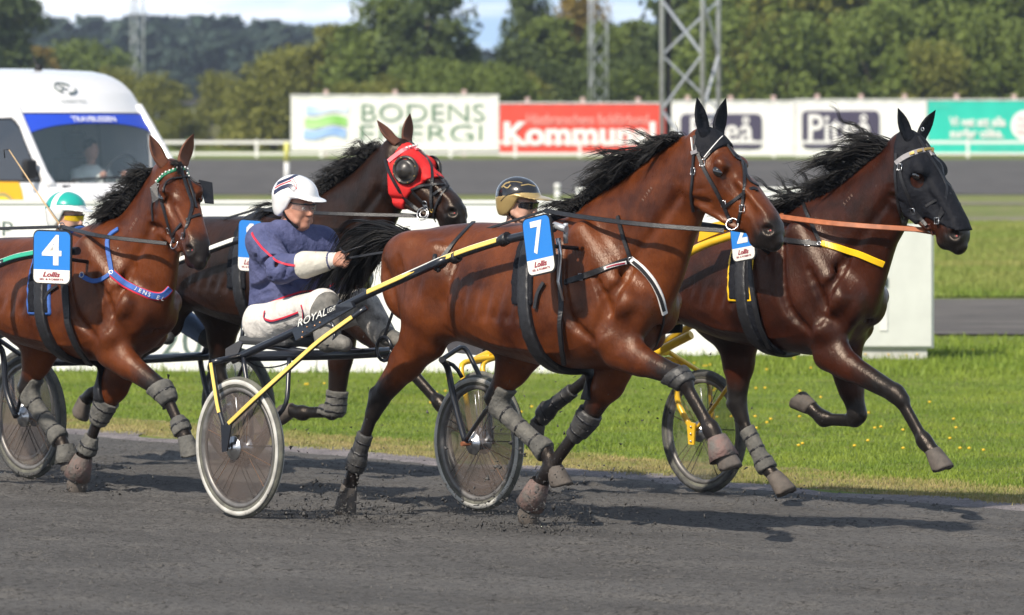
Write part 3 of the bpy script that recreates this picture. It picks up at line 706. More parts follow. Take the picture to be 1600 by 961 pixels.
# a low grey shed among the bushes
def shed():
    Y = 420; a, b = at(300, 190, Y), at(350, 160, Y)
    t = thing('storage_shed', 'low grey shed with dark roof among the bushes at the left', 'shed', (a.x, Y, .8))
    MB().box(0, b.x-a.x, 0, 4, -.2, 1.6).build('wall', mat('shed_wall', (.30, .28, .26), .8), t)
    MB().box(-3.2, b.x-a.x+4, -.3, 5, 3.3, 3.9).build('roof', mat('shed_roof', (.05, .05, .055), .7), t)
    for x in (-3, 0, 3, 6): MB().box(x, x+.2, 0, .2, -.2, 3.3).build('post', M['galv'], t)
shed()
# far forest: one mass
def forest():
    rng = np.random.RandomState(5); V = []; Fc = []; base = CR[('conifer', 1)][0]; n = len(base.vertices); co = np.empty(n*3); base.vertices.foreach_get('co', co); co = co.reshape(-1, 3)
    co4 = co.reshape(-1, 4, 3); sub = co4[rng.choice(len(co4), 420, replace=False)]; c = sub.mean(1, keepdims=True); sub = c+(sub-c)*3.0; sub = sub.reshape(-1, 3)
    allv = []
    for row in range(7):
        Y = 700+row*35
        for k in range(190):
            px = -1200+k*11+rng.uniform(-5, 5); 
            h = {0: 9, 1: 12, 2: 14}.get(row, 14+.8*row)*(.8+.35*rng.rand())*(1-.35*max(0, (px-380)/500))
            p = at(px, 0, Y); a = rng.rand()*6.28; R_ = np.array([[math.cos(a), -math.sin(a), 0], [math.sin(a), math.cos(a), 0], [0, 0, 1]])
            allv.append((sub*np.array([h*1.5, h*1.5, h]))@R_.T+np.array([p.x, Y, 1.1]))
    V = np.concatenate(allv); me = np_mesh('far_forest', V, np.arange(len(V)).reshape(-1, 4)); me.materials.append(LM[4])
    tag(link(bpy.data.objects.new('far_forest', me)), 'dark blue green conifer forest on the low hill at the horizon left of the banners', 'forest', kind='stuff')
forest()
def hill():
    vs = []; fs = []
    xs = np.linspace(-420, 700, 60)
    for j, Y in enumerate((640, 760, 960)):
        for x in xs: vs.append((x, Y, .5+(0, 5, 6.5)[j]*(.75+.25*math.sin(x*.02))))
    for j in range(2):
        for i in range(59): a = j*60+i; fs.append((a, a+1, a+61, a+60))
    me = np_mesh('hill', vs, fs, True); me.materials.append(mat('hill_green', (.02, .035, .02), .9)); o = bpy.data.objects.new('hill', me); link(o); o['kind'] = 'structure'
hill()
# backdrop of the wood further right and beyond, so no horizon gap shows between trunks
# ------------------------------------------------------------------ signed-distance modelling of bodies
import openvdb as vdb
VOX = .0095
def _n(v): v = np.asarray(v, float); return v/np.linalg.norm(v)
class Sdf:
    def __init__(s, lo, hi, vox=None):
        s.vox = vox or VOX; s.lo = np.array(lo, float); s.hi = np.array(hi, float)
        s.n = np.ceil((s.hi-s.lo)/s.vox).astype(int)+1; s.D = np.full(s.n, .35, dtype=np.float32); s.pr = []
    def _box(s, lo, hi):
        a = np.clip(np.floor((np.array(lo)-s.lo)/s.vox).astype(int), 0, s.n-1); b = np.clip(np.ceil((np.array(hi)-s.lo)/s.vox).astype(int)+1, 1, s.n)
        if (b <= a).any(): return None
        ax = [s.lo[i]+s.vox*np.arange(a[i], b[i]) for i in range(3)]
        G = np.stack(np.meshgrid(*ax, indexing='ij'), -1).astype(np.float32)
        return tuple(slice(a[i], b[i]) for i in range(3)), G
    def op(s, fn, lo, hi, k, mode='add', col=None):
        """fn(P)->d ; lo/hi: bounds of the shape; col: fn(P)->value or float"""
        m = max(k, .02)+.03
        r = s._box(np.minimum(lo, hi)-m, np.maximum(lo, hi)+m)
        if r is None: return
        sl, G = r; d = fn(G).astype(np.float32); D = s.D[sl]
        if mode == 'add':
            h = np.maximum(k-np.abs(D-d), 0)/k; s.D[sl] = np.minimum(D, d)-h*h*k*.25
            if col is not None: s.pr.append((fn, np.minimum(lo, hi)-.1, np.maximum(lo, hi)+.1, col))
        else:
            d = -d; h = np.maximum(k-np.abs(D-d), 0)/k; s.D[sl] = np.maximum(D, d)+h*h*k*.25
    def seg(s, a, b, ra, rb, wa=None, wb=None, k=.03, col=0.0, mode='add', v=None, lat=(0, 1, 0)):
        a, b = np.array(a, float), np.array(b, float); wa = wa or ra; wb = wb or rb; d = b-a; L = np.linalg.norm(d)+1e-9; d = d/L
        u = np.array(lat, float); u = _n(u-d*u.dot(d)) if abs(u.dot(d)) < .97 else _n(np.cross(d, (0, 0, 1))); vv = np.cross(d, u)
        def fn(P):
            q = P-a.astype(np.float32); t = q@d; tc = np.clip(t, 0, L); f = tc/L; r = ra+(rb-ra)*f; w = wa+(wb-wa)*f
            c0 = t-tc; c1 = q@vv; c2 = q@u; mn = np.minimum(r, w)
            return (np.sqrt((c0/(mn*1.05))**2+(c1/r)**2+(c2/w)**2)-1)*mn
        m = max(ra, rb, wa, wb); cf = col
        if isinstance(col, tuple):
            def cf(P): f = np.clip((P-a)@d/L, 0, 1); return col[0]+(col[1]-col[0])*f
        s.op(fn, np.minimum(a, b)-m, np.maximum(a, b)+m, k, mode, cf); return fn
    def ell(s, c, r, k=.03, rot=None, col=0.0, mode='add'):
        c = np.array(c, float); r = np.array(r, float); Rm = np.eye(3) if rot is None else np.array(rot.to_3x3() if hasattr(rot, 'to_3x3') else rot)
        def fn(P): q = (P-c)@Rm; return (np.sqrt(((q/r)**2).sum(-1))-1)*r.min()
        m = r.max(); s.op(fn, c-m, c+m, k, mode, col)
    def trunk(s, st, k=.03, p=2.25, col=0.0):
        st = np.array(st, float); L0, L1 = st[0, 0], st[-1, 0]
        xs = np.linspace(L0, L1, 200)
        def sm(v):
            y = np.interp(xs, st[:, 0], v); ker = np.hanning(23); ker /= ker.sum(); return np.convolve(np.pad(y, 11, mode='edge'), ker, 'valid')
        C, Hh, W = sm((st[:, 1]+st[:, 2])/2), sm((st[:, 1]-st[:, 2])/2), sm(st[:, 3])
        def fn(P):
            x = P[..., 0]; xc = np.clip(x, L0, L1); c = np.interp(xc, xs, C); h = np.interp(xc, xs, Hh); w_ = np.interp(xc, xs, W); ex = (x-xc)/.05
            dz = P[..., 2]-c
            # egg section: fuller below, narrower towards the back line
            w2 = w_*(1-.18*np.clip(dz/h, -1, 1)); mn = np.minimum(h, w_)
            q = (np.abs(dz/h)**p+np.abs(P[..., 1]/w2)**p)**(1/p)
            return (np.sqrt(q*q+ex*ex)-1)*mn
        lo = np.array([L0-.1, -st[:, 3].max()*1.2, st[:, 2].min()]); hi = np.array([L1+.1, st[:, 3].max()*1.2, st[:, 1].max()])
        s.op(fn, lo, hi, k, 'add', col)
    def section(s, a, b, va, vb, ha, hb, wa, wb, k=.05, col=0.0):
        a, b, va, vb = (np.array(q, float) for q in (a, b, va, vb)); d = b-a; L = np.linalg.norm(d); d = d/L
        def fn(P):
            q = P-a; t = q@d; tc = np.clip(t, 0, L); f = (tc/L)[..., None]; v = va*(1-f)+vb*f; v = v/np.linalg.norm(v, axis=-1, keepdims=True)
            f = f[..., 0]; h = ha+(hb-ha)*f; w_ = wa+(wb-wa)*f; off = q-d*tc[..., None]; c1 = (off*v).sum(-1); c2 = off[..., 1]; n2 = (off*off).sum(-1); c0 = np.maximum(n2-c1*c1-c2*c2, 0)
            mn = np.minimum(h, w_); return (np.sqrt((c1/h)**2+(c2/w_)**2+c0/(mn*mn))-1)*mn
        m = max(ha, hb, wa, wb); s.op(fn, np.minimum(a, b)-m, np.maximum(a, b)+m, k, 'add', col)
    def sample(s, P):
        P = np.atleast_2d(np.asarray(P, float)); g = (P-s.lo)/s.vox; g = np.clip(g, 0, s.n-1.001); i = np.floor(g).astype(int); f = g-i; o = 0
        for dx in (0, 1):
            for dy in (0, 1):
                for dz in (0, 1):
                    o = o+s.D[i[:, 0]+dx, i[:, 1]+dy, i[:, 2]+dz]*(f[:, 0] if dx else 1-f[:, 0])*(f[:, 1] if dy else 1-f[:, 1])*(f[:, 2] if dz else 1-f[:, 2])
        return o
    def snap(s, p, side):
        p = np.array(p, float); ys = np.linspace(.46, .0, 60)*side; P = np.stack([np.full(60, p[0]), ys, np.full(60, p[2])], -1); v = s.sample(P); k = np.argmax(v < 0)
        if v[k] >= 0: return None
        return np.array([p[0], ys[k], p[2]])
    def surf_line(s, pts, side, r, k=.02, mode='sub', sink=0.0, col=None):
        q = resample(pts, .05); Q = [a for a in (s.snap(a, side) for a in q) if a is not None]
        n = len(Q)
        if n < 2: return
        Q = smooth_line(np.array(Q), 2); Q[:, 1] -= sink*side
        for i in range(n-1):
            f = 1-abs((i+.5)/(n)*2-1)**3*.7; s.seg(Q[i], Q[i+1], r*f, r*f, k=k, mode=mode, col=col)
    def grad(s, P):
        e = s.vox*1.5; g = np.stack([s.sample(P+np.eye(3)[i]*e)-s.sample(P-np.eye(3)[i]*e) for i in range(3)], -1); return g/(np.linalg.norm(g, axis=1, keepdims=True)+1e-9)
    def smooth(s, it=1):
        for _ in range(it):
            for ax in range(3):
                D = s.D; a = np.roll(D, 1, ax); b = np.roll(D, -1, ax); s.D = D*.5+(a+b)*.25
    def polys(s, D=None):
        D = s.D if D is None else D
        g = vdb.FloatGrid(.35); g.copyFromArray(np.ascontiguousarray(np.clip(D, -.35, .35)).astype(np.float32))
        v, t, q = g.convertToPolygons(isovalue=0.0, adaptivity=0.0)
        if len(q):
            i = len(q)//2; a = [x[::max(1, len(q)//200)] for x in (v[q[:, 0]], v[q[:, 1]], v[q[:, 2]])]; nn = np.cross(a[1]-a[0], a[2]-a[0]); c = (a[0]+a[2])/2
            nn /= np.linalg.norm(nn, axis=1, keepdims=True)+1e-9; idx = lambda P: tuple(np.clip(np.round(P).astype(int), 0, np.array(D.shape)-1).T)
            if np.median(D[idx(c+nn*2.0)]-D[idx(c-nn*2.0)]) > 0: q = q[:, ::-1]
        return v.astype(np.float64)*s.vox+s.lo, q
    def mesh(s, name, m, parent=None, D=None, color=False):
        v, q = s.polys(D); me = np_mesh(name, v, q[:, ::-1], True)
        if color:
            num = np.zeros(len(v)); den = np.full(len(v), 1e-9)
            for fn, lo, hi, c in s.pr:
                k = np.all((v > lo) & (v < hi), axis=1)
                if not k.any(): continue
                P = v[k]; d = fn(P); w_ = np.exp(-np.clip(d, -.05, .6)/.014); cv = c(P) if callable(c) else c
                num[k] += w_*cv; den[k] += w_
            at_ = me.attributes.new('dark', 'FLOAT', 'POINT'); at_.data.foreach_set('value', (num/den).astype(np.float32))
        # keep outward normals
        me.materials.append(m); o = bpy.data.objects.new(name, me); link(o, parent)
        return o
    def shell(s, name, m, off, fns, parent, lo, hi, k=.004):
        """cloth, boot or mask: the body surface pushed out by off, kept inside the region fns (max of distances)"""
        r = s._box(lo, hi); sl, G = r; d = s.D[sl]-off
        for f in fns: d = np.maximum(d, f(G))
        t = Sdf(np.array([s.lo[i]+s.vox*sl[i].start for i in range(3)]), np.array([s.lo[i]+s.vox*(sl[i].stop-1) for i in range(3)]), s.vox)
        d[0] = d[-1] = .1; d[:, 0] = d[:, -1] = .1; d[:, :, 0] = d[:, :, -1] = .1
        v, q = t.polys(d)
        if not len(q): return None
        me = np_mesh(name, v, q[:, ::-1], True); me.materials.append(m); o = bpy.data.objects.new(name, me); link(o, parent); return o
def in_seg(a, b, r):
    a, b = np.array(a, float), np.array(b, float); d = b-a; L = np.linalg.norm(d); d /= L
    def fn(P): q = P-a; t = q@d; rad = np.linalg.norm(q-t[..., None]*d, axis=-1)-r; return np.maximum(rad, np.maximum(-t, t-L))
    return fn
def half(p, n):
    p, n = np.array(p, float), _n(n); return lambda P: (P-p)@n
# ------------------------------------------------------------------ ribbons, straps, strands
def resample(pts, step):
    pts = [np.array(p, float) for p in pts]; out = [pts[0]]
    for a, b in zip(pts, pts[1:]):
        L = np.linalg.norm(b-a); n = max(1, int(round(L/step)))
        for i in range(1, n+1): out.append(a+(b-a)*i/n)
    return np.array(out)
def smooth_line(P, it=2):
    P = P.copy()
    for _ in range(it): P[1:-1] = P[1:-1]*.5+(P[:-2]+P[2:])*.25
    return P
def ribbon(mb, P, N, w, t=.004):
    P = np.asarray(P); N = np.asarray(N); T = np.gradient(P, axis=0); T /= np.linalg.norm(T, axis=1, keepdims=True)+1e-9
    S = np.cross(T, N); S /= np.linalg.norm(S, axis=1, keepdims=True)+1e-9; N = np.cross(S, T)
    vs = []; n = len(P)
    for i in range(n):
        for a, b in ((-1, 0), (-.8, 1), (.8, 1), (1, 0)): vs.append(P[i]+S[i]*w/2*a+N[i]*t*b)
    fs = []
    for i in range(n-1):
        for k in range(4): k2 = (k+1) % 4; fs.append((i*4+k, i*4+k2, i*4+4+k2, i*4+4+k))
    fs += [(0, 1, 2, 3), tuple(reversed([(n-1)*4+k for k in range(4)]))]
    mb.add(vs, fs, False); return mb
class Skin:
    """surface queries on a finished body, in its local frame"""
    def __init__(s, fr, obj, sdf):
        s.fr = fr; s.sdf = sdf; me = obj.data; n = len(me.vertices); co = np.empty(n*3); me.vertices.foreach_get('co', co)
        f = np.empty(len(me.polygons)*4, dtype=np.int32); me.polygons.foreach_get('vertices', f)
        s.bvh = BVHTree.FromPolygons(co.reshape(-1, 3).tolist(), f.reshape(-1, 4).tolist())
        s.eye = fr.loc((0, 0, EYE))
    def hit(s, px, py, w=0.0):
        d = s.fr.L(px, py, w)-s.eye; r = s.bvh.ray_cast(s.eye, d.normalized())
        if r[0] is not None: return r[0], (r[1] if r[1].dot(d) < 0 else -r[1])
        p = s.fr.L(px, py, w); r = s.bvh.find_nearest(p); return r[0], (r[1] if s.sdf is None or float(s.sdf.sample(r[0]+r[1]*.01)[0]) > float(s.sdf.sample(r[0]-r[1]*.01)[0]) else -r[1])
    def line(s, pxs, w=0.0, step=5, sm=3, off=.0):
        q = resample([(a[0], a[1], 0) for a in pxs], step); P = []; N = []
        for a in q: p, n = s.hit(a[0], a[1], w); P.append(p); N.append(n)
        P = smooth_line(np.array(P), sm); N = smooth_line(np.array(N), sm+2)
        if off: P = P+N*off
        return P, N
    def strap(s, name, pxs, width, m, parent, t=.005, w=0.0, tail=None, sm=3, step=5, off=.0):
        P, N = s.line(pxs, w, step, sm, off)
        if tail: # extra local points past the silhouette, snapped to the body
            ex = []; en = []
            for p in tail: r = s.bvh.find_nearest(Vector(p)); ex.append(r[0]); en.append(r[1])
            P = np.vstack([P, np.array(ex)]); N = np.vstack([N, np.array(en)])
        mb = MB(); ribbon(mb, P, N, width, t); return mb.build(name, m, parent)
def tuft(name, m, parent, roots, rng, length, d0, flow, droop, n_seg=9, r=.0018, curl=.25, sdf=None, jitter=.02, spread=.25, per=22, gather=.72):
    """hair in locks: guide strands turn from d0 into flow and droop, pushed out of the body; the hairs of a lock gather towards its guide"""
    roots = np.array(roots, float); N = len(roots); Lh = np.full(N, length) if np.isscalar(length) else np.array(length); n_seg += 3
    nc = max(3, N//per); order = np.argsort(roots[:, 0]+rng.randn(N)*.02) if roots.std(0).max() > .03 else rng.permutation(N)
    cid = np.empty(N, int); cid[order] = (np.arange(N)*nc)//N
    P = np.array([roots[cid == c].mean(0) for c in range(nc)])+rng.randn(nc, 3)*jitter; L = np.array([Lh[cid == c].mean() for c in range(nc)])*(.45+.8*rng.rand(nc))
    step = (L/n_seg)[:, None]; d = np.broadcast_to(np.array(d0, float), (nc, 3))+rng.randn(nc, 3)*spread; d /= np.linalg.norm(d, axis=1, keepdims=True)
    tgt = np.array(flow, float)+rng.randn(nc, 3)*spread*1.4; ph = rng.rand(nc, 3)*6.28; fq = 2.5+3*rng.rand(nc, 1); pts = [P.copy()]
    for i in range(n_seg):
        f = (i+1)/n_seg; dd = d*(1-f)+tgt*f+np.sin(ph+fq*f*3)*curl*1.3*f+np.array([0, 0, -droop])*f*f
        dd /= np.linalg.norm(dd, axis=1, keepdims=True); P = P+dd*step
        if sdf is not None:
            for _ in range(2):
                v = sdf.sample(P); k = v < .010
                if k.any(): P[k] += sdf.grad(P[k])*(.011-v[k])[:, None]
        pts.append(P.copy())
    G_ = np.array(pts).transpose(1, 0, 2); n = n_seg+1; f = np.linspace(0, 1, n)[None, :, None]
    off = (roots+rng.randn(N, 3)*jitter*.6)-G_[cid, 0]; tipo = rng.randn(N, 3)*.011; wig = rng.rand(N, 3)*6.28; ln = (.72+.36*rng.rand(N))[:, None, None]
    g = G_[cid]; fi = np.clip(f*ln, 0, 1)*(n-1); i0 = np.minimum(fi.astype(int), n-2); fr_ = fi-i0; idx_ = np.arange(N)[:, None]; g = g[idx_, i0[..., 0]]*(1-fr_)+g[idx_, i0[..., 0]+1]*fr_
    prof = (1-f)**1.0*(1-gather)+np.maximum(1-f*2.2, 0)*gather+gather*.10*(1-f); pts = g+off[:, None]*prof+tipo[:, None]*f**1.6+np.sin(wig[:, None]+f*5)*.003*f
    stray = rng.rand(N) < .06; pts[stray] += (rng.randn(stray.sum(), 3)*.05)[:, None]*f**1.5
    T = np.gradient(pts, axis=1); T /= np.linalg.norm(T, axis=2, keepdims=True)+1e-9; A = np.cross(T, np.array([.3, .8, .2])); A /= np.linalg.norm(A, axis=2, keepdims=True)+1e-9; B = np.cross(T, A)
    rad = (r*(.6+.8*rng.rand(N)))[:, None]*np.linspace(1, .12, n)[None]**.7
    V = np.stack([pts+(A*math.cos(a)+B*math.sin(a))*rad[..., None] for a in (0, 2.094, 4.189)], 2)
    idx = np.arange(N*n*3).reshape(N, n, 3); F_ = np.stack([idx[:, :-1, :], idx[:, :-1, [1, 2, 0]], idx[:, 1:, [1, 2, 0]], idx[:, 1:, :]], -1).reshape(-1, 4)
    me = np_mesh(name, V.reshape(-1, 3), F_, True); me.materials.append(m); return link(bpy.data.objects.new(name, me), parent)
# ------------------------------------------------------------------ horse materials
def coat_mat(name, base, base2, dark, sweat=.0):
    m = bpy.data.materials.new(name); m.use_nodes = True; t = m.node_tree; b = t.nodes['Principled BSDF']
    N_ = t.nodes.new; Lk = t.links.new; tc = N_('ShaderNodeTexCoord')
    def noise(s, stretch=(1, 1, 1), det=5):
        mp = N_('ShaderNodeMapping'); mp.inputs['Scale'].default_value = stretch; Lk(tc.outputs['Object'], mp.inputs[0])
        n = N_('ShaderNodeTexNoise'); n.inputs['Scale'].default_value = s; n.inputs['Detail'].default_value = det; n.inputs['Roughness'].default_value = .6; Lk(mp.outputs[0], n.inputs['Vector']); return n
    n1 = noise(4.5, det=6); r1 = N_('ShaderNodeValToRGB'); r1.color_ramp.elements[0].position = .34; r1.color_ramp.elements[1].position = .62
    r1.color_ramp.elements[0].color = (*base, 1); r1.color_ramp.elements[1].color = (*base2, 1); Lk(n1.outputs[0], r1.inputs[0])
    n2 = noise(90, (1, 1, .25), 3); mx1 = N_('ShaderNodeMixRGB'); mx1.blend_type = 'MULTIPLY'; mx1.inputs[0].default_value = .35; Lk(r1.outputs[0], mx1.inputs[1]); Lk(n2.outputs[0], mx1.inputs[2])
    at_ = N_('ShaderNodeAttribute'); at_.attribute_name = 'dark'; n3 = noise(22, det=6)
    ad = N_('ShaderNodeMath'); ad.operation = 'MULTIPLY_ADD'; ad.inputs[1].default_value = .5; ad.inputs[2].default_value = -.25; Lk(n3.outputs[0], ad.inputs[0])
    ad2 = N_('ShaderNodeMath'); ad2.operation = 'ADD'; Lk(ad.outputs[0], ad2.inputs[0]); Lk(at_.outputs['Fac'], ad2.inputs[1])
    r3 = N_('ShaderNodeValToRGB'); r3.color_ramp.elements[0].position = .22; r3.color_ramp.elements[1].position = .72; Lk(ad2.outputs[0], r3.inputs[0])
    mx2 = N_('ShaderNodeMixRGB'); mx2.inputs[2].default_value = (*dark, 1); Lk(r3.outputs[0], mx2.inputs[0]); Lk(mx1.outputs[0], mx2.inputs[1])
    # dried sweat and dust flecks
    n4 = noise(55, det=2); r4 = N_('ShaderNodeValToRGB'); r4.color_ramp.elements[0].position = .70; r4.color_ramp.elements[1].position = .78; Lk(n4.outputs[0], r4.inputs[0])
    m4 = N_('ShaderNodeMath'); m4.operation = 'MULTIPLY'; m4.inputs[1].default_value = .16+sweat; Lk(r4.outputs[0], m4.inputs[0])
    mx3 = N_('ShaderNodeMixRGB'); mx3.inputs[2].default_value = (.17, .14, .12, 1); Lk(m4.outputs[0], mx3.inputs[0]); Lk(mx2.outputs[0], mx3.inputs[1]); Lk(mx3.outputs[0], b.inputs['Base Color'])
    nr = noise(7, det=5); rr = N_('ShaderNodeMapRange'); rr.inputs['To Min'].default_value = .27; rr.inputs['To Max'].default_value = .44; rr.inputs['From Min'].default_value = .3; rr.inputs['From Max'].default_value = .7
    Lk(nr.outputs[0], rr.inputs[0]); Lk(rr.outputs[0], b.inputs['Roughness']); b.inputs['Specular IOR Level'].default_value = .34; b.inputs['Specular Tint'].default_value = (1, .86, .74, 1)
    nb = noise(130, (1, 1, .3), 3); nb2 = noise(9, (1.6, 1, 1), 6)
    bn2 = N_('ShaderNodeBump'); bn2.inputs['Strength'].default_value = .30; bn2.inputs['Distance'].default_value = .02; Lk(nb2.outputs[0], bn2.inputs['Height'])
    bn = N_('ShaderNodeBump'); bn.inputs['Strength'].default_value = .45; bn.inputs['Distance'].default_value = .004; Lk(nb.outputs[0], bn.inputs['Height']); Lk(bn2.outputs[0], bn.inputs['Normal']); Lk(bn.outputs[0], b.inputs['Normal'])
    return m
M['hair'] = mat('horse_hair', (.008, .0075, .008), .5, spec=.35)
M['eye'] = mat('eye', (.006, .004, .003), .05, spec=.9, coat=1)
M['hoof'] = mat('hoof', (.12, .10, .085), .75, color2=(.055, .048, .042), vscale=12, bump=.12, bscale=60)
M['mud_boot'] = mat('mud_boot', (.14, .135, .12), .85, color2=(.065, .065, .062), vscale=14, bump=.5, bscale=40)
M['black_boot'] = mat('black_boot', (.018, .018, .02), .5, color2=(.06, .058, .055), vscale=16, bump=.2, bscale=60)
M['pink_boot'] = mat('pink_boot', (.19, .115, .10), .8, color2=(.12, .11, .10), vscale=18, bump=.4, bscale=50)
# ------------------------------------------------------------------ the horse
def head_matrix(fr, poll, tip, heading):
    """4x4 from head template space to horse local space; heading in world degrees"""
    o = fr.L(poll[0], poll[1], 0.0); hf = Frame(0, 0, heading); ow = fr.world(o)
    n = hf.n; d = ray(*tip); e = Vector((0, 0, EYE)); t = (n.dot(ow-e))/n.dot(d); tw = e+d*t
    v = tw-ow; L = v.length; f2 = Vector((v.dot(hf.h), v.z)).normalized()
    ang = math.atan2(f2.y, f2.x)+math.atan2(.07, .60); cx, sx = math.cos(ang), math.sin(ang)
    X = hf.h*cx+Vector((0, 0, sx)); Z = hf.h*(-sx)+Vector((0, 0, cx))
    Xl = Vector((X.dot(fr.h), X.dot(fr.n), X.z)); Zl = Vector((Z.dot(fr.h), Z.dot(fr.n), Z.z)); Yl = Zl.cross(Xl)
    k = L/.604
    m = Matrix(((Xl.x*k, Yl.x*k, Zl.x*k, o.x), (Xl.y*k, Yl.y*k, Zl.y*k, o.y), (Xl.z*k, Yl.z*k, Zl.z*k, o.z), (0, 0, 0, 1)))
    return m, k
HEADSEC = [  # x, top, bottom, half width, superellipse sharpening
    (-.03, -.02, -.14, .060), (.02, .008, -.19, .082), (.08, .020, -.240, .095), (.14, .020, -.282, .102), (.20, .013, -.292, .098), (.26, .005, -.272, .084),
    (.32, .002, -.235, .070), (.38, .000, -.203, .061), (.44, -.002, -.182, .056), (.50, -.004, -.172, .057), (.55, -.012, -.168, .058), (.585, -.032, -.160, .052), (.61, -.060, -.140, .032)]
def add_head(S, Hm, k_, dark, muz=1.0):
    inv = np.array(Hm.inverted()); Rm = inv[:3, :3]; tr = inv[:3, 3]
    st = np.array(HEADSEC); xs = np.linspace(st[0, 0], st[-1, 0], 160)
    def sm(v): y = np.interp(xs, st[:, 0], v); ker = np.hanning(13); ker /= ker.sum(); return np.convolve(np.pad(y, 6, mode='edge'), ker, 'valid')
    C, Hh, W = sm((st[:, 1]+st[:, 2])/2), sm((st[:, 1]-st[:, 2])/2), sm(st[:, 3])
    def fn(P):
        q = P@Rm.T+tr; x = q[..., 0]; xc = np.clip(x, st[0, 0], st[-1, 0]); c = np.interp(xc, xs, C); h = np.interp(xc, xs, Hh); w_ = np.interp(xc, xs, W)
        dz = (q[..., 2]-c)/h; w2 = w_*(1-.20*np.clip(-dz, 0, 1)-.16*np.clip(dz, 0, 1)**2); mn = np.minimum(h, w_)
        r = (np.abs(dz)**2.5+np.abs(q[..., 1]/w2)**2.5)**.4; ex = (x-xc)/.03
        return (np.sqrt(r*r+ex*ex)-1)*mn*k_
    cn = [Vector((x, y, z)) for x in (-.1, .68) for y in (-.15, .15) for z in (-.32, .08)]; cc = np.array([Hm @ c for c in cn])
    lo, hi = cc.min(0), cc.max(0)
    def colf(P):
        q = P@Rm.T+tr; a = np.clip((q[..., 0]-.43)/.14, 0, 1)*muz; b = np.clip((-q[..., 2]-.20)/.12, 0, 1)*.25; return np.maximum(a*.85, b)+dark
    S.op(fn, lo, hi, .045, 'add', colf)
    def E(c, r, k=.02, mode='add', rot=None, col=None):
        Rr = np.array(Hm.to_3x3().normalized()); 
        if rot is not None: Rr = Rr@np.array(rot.to_3x3())
        S.ell(np.array(Hm @ Vector(c)), np.array(r)*k_, k, Rr, col, mode)
    def G(a, b, ra, rb, k=.02, mode='add', w_=None, col=None):
        S.seg(np.array(Hm @ Vector(a)), np.array(Hm @ Vector(b)), ra*k_, rb*k_, k=k, mode=mode, col=col)
    for s in (-1, 1):
        E((.180, s*.064, -.165), (.105, .044, .105), .02)             # cheek
        G((.20, s*.088, -.075), (.36, s*.058, -.088), .011, .008, .02)   # facial crest
        E((.182, s*.084, -.020), (.044, .030, .026), .03)             # brow
        E((.275, s*.094, -.030), (.05, .026, .03), .03, 'sub')        # hollow below the eye
        E((.090, s*.096, -.035), (.038, .020, .030), .03, 'sub')      # temple hollow
        E((.200, s*.114, -.052), (.027, .018, .018), .010, 'sub')     # eye opening
        G((.170, s*.101, -.036), (.230, s*.097, -.042), .010, .009, .012)   # upper lid
        G((.174, s*.100, -.072), (.228, s*.095, -.068), .008, .008, .010)   # lower lid
        G((.30, s*.055, -.025), (.50, s*.038, -.03), .016, .016, .03)  # nasal bone side
        E((.40, s*.068, -.055), (.09, .016, .016), .03, 'sub')
        E((.552, s*.044, -.062), (.044, .026, .036), .02)             # nostril rim
        E((.560, s*.062, -.056), (.030, .028, .021), .007, 'sub', Matrix.Rotation(R(-30), 4, 'Y'))
        G((.46, s*.064, -.142), (.598, s*.044, -.126), .0055, .005, .008, 'sub')   # mouth line
        G((.26, s*.084, -.20), (.20, s*.09, -.245), .012, .012, .03, 'sub')
        G((.25, s*.055, -.245), (.44, s*.040, -.185), .016, .012, .02)
        G((.24, s*.089, -.10), (.34, s*.068, -.118), .0045, .004, .010); G((.34, s*.068, -.118), (.45, s*.056, -.10), .004, .0035, .010)   # facial vein
        G((.21, s*.10, -.155), (.16, s*.104, -.215), .004, .0045, .012, 'sub')
        G((.44, s*.055, -.070), (.53, s*.050, -.095), .006, .008, .015, 'sub')
    E((.53, 0, -.172), (.038, .038, .022), .02)                       # chin
    E((.30, 0, -.265), (.09, .022, .03), .03, 'sub')                  # hollow between the jaws
def hoof_mesh(name, C, B, toe, m, parent, r0=.045, r1=.060, tall=None):
    """truncated hoof from coronet C to sole centre B; toe points forward"""
    C, B = Vector(C), Vector(B); d = (B-C).normalized(); toe = Vector(toe); toe = (toe-d*toe.dot(d)).normalized(); lat = d.cross(toe).normalized(); H_ = (B-C).length
    vs = []; n = 16; L = ((0, r0*.92, -.004), (.12, r0, 0), (.5, (r0+r1)/2, .008), (.92, r1, .016), (1.0, r1*.97, .018))
    for f, r, sh in L:
        for k in range(n):
            a = 2*math.pi*k/n; fx = math.cos(a); q = r*(1.08 if fx > 0 else .92)
            vs.append(C+d*(H_*f*(1.0 if fx > -.3 else .92))+toe*(q*fx+sh)+lat*(r*.92*math.sin(a)))
    fs = [(i*n+k, i*n+(k+1) % n, (i+1)*n+(k+1) % n, (i+1)*n+k) for i in range(len(L)-1) for k in range(n)]
    fs += [tuple(reversed(range(n))), tuple((len(L)-1)*n+k for k in range(n))]
    return MB().add(vs, fs, True).build(name, m, parent)
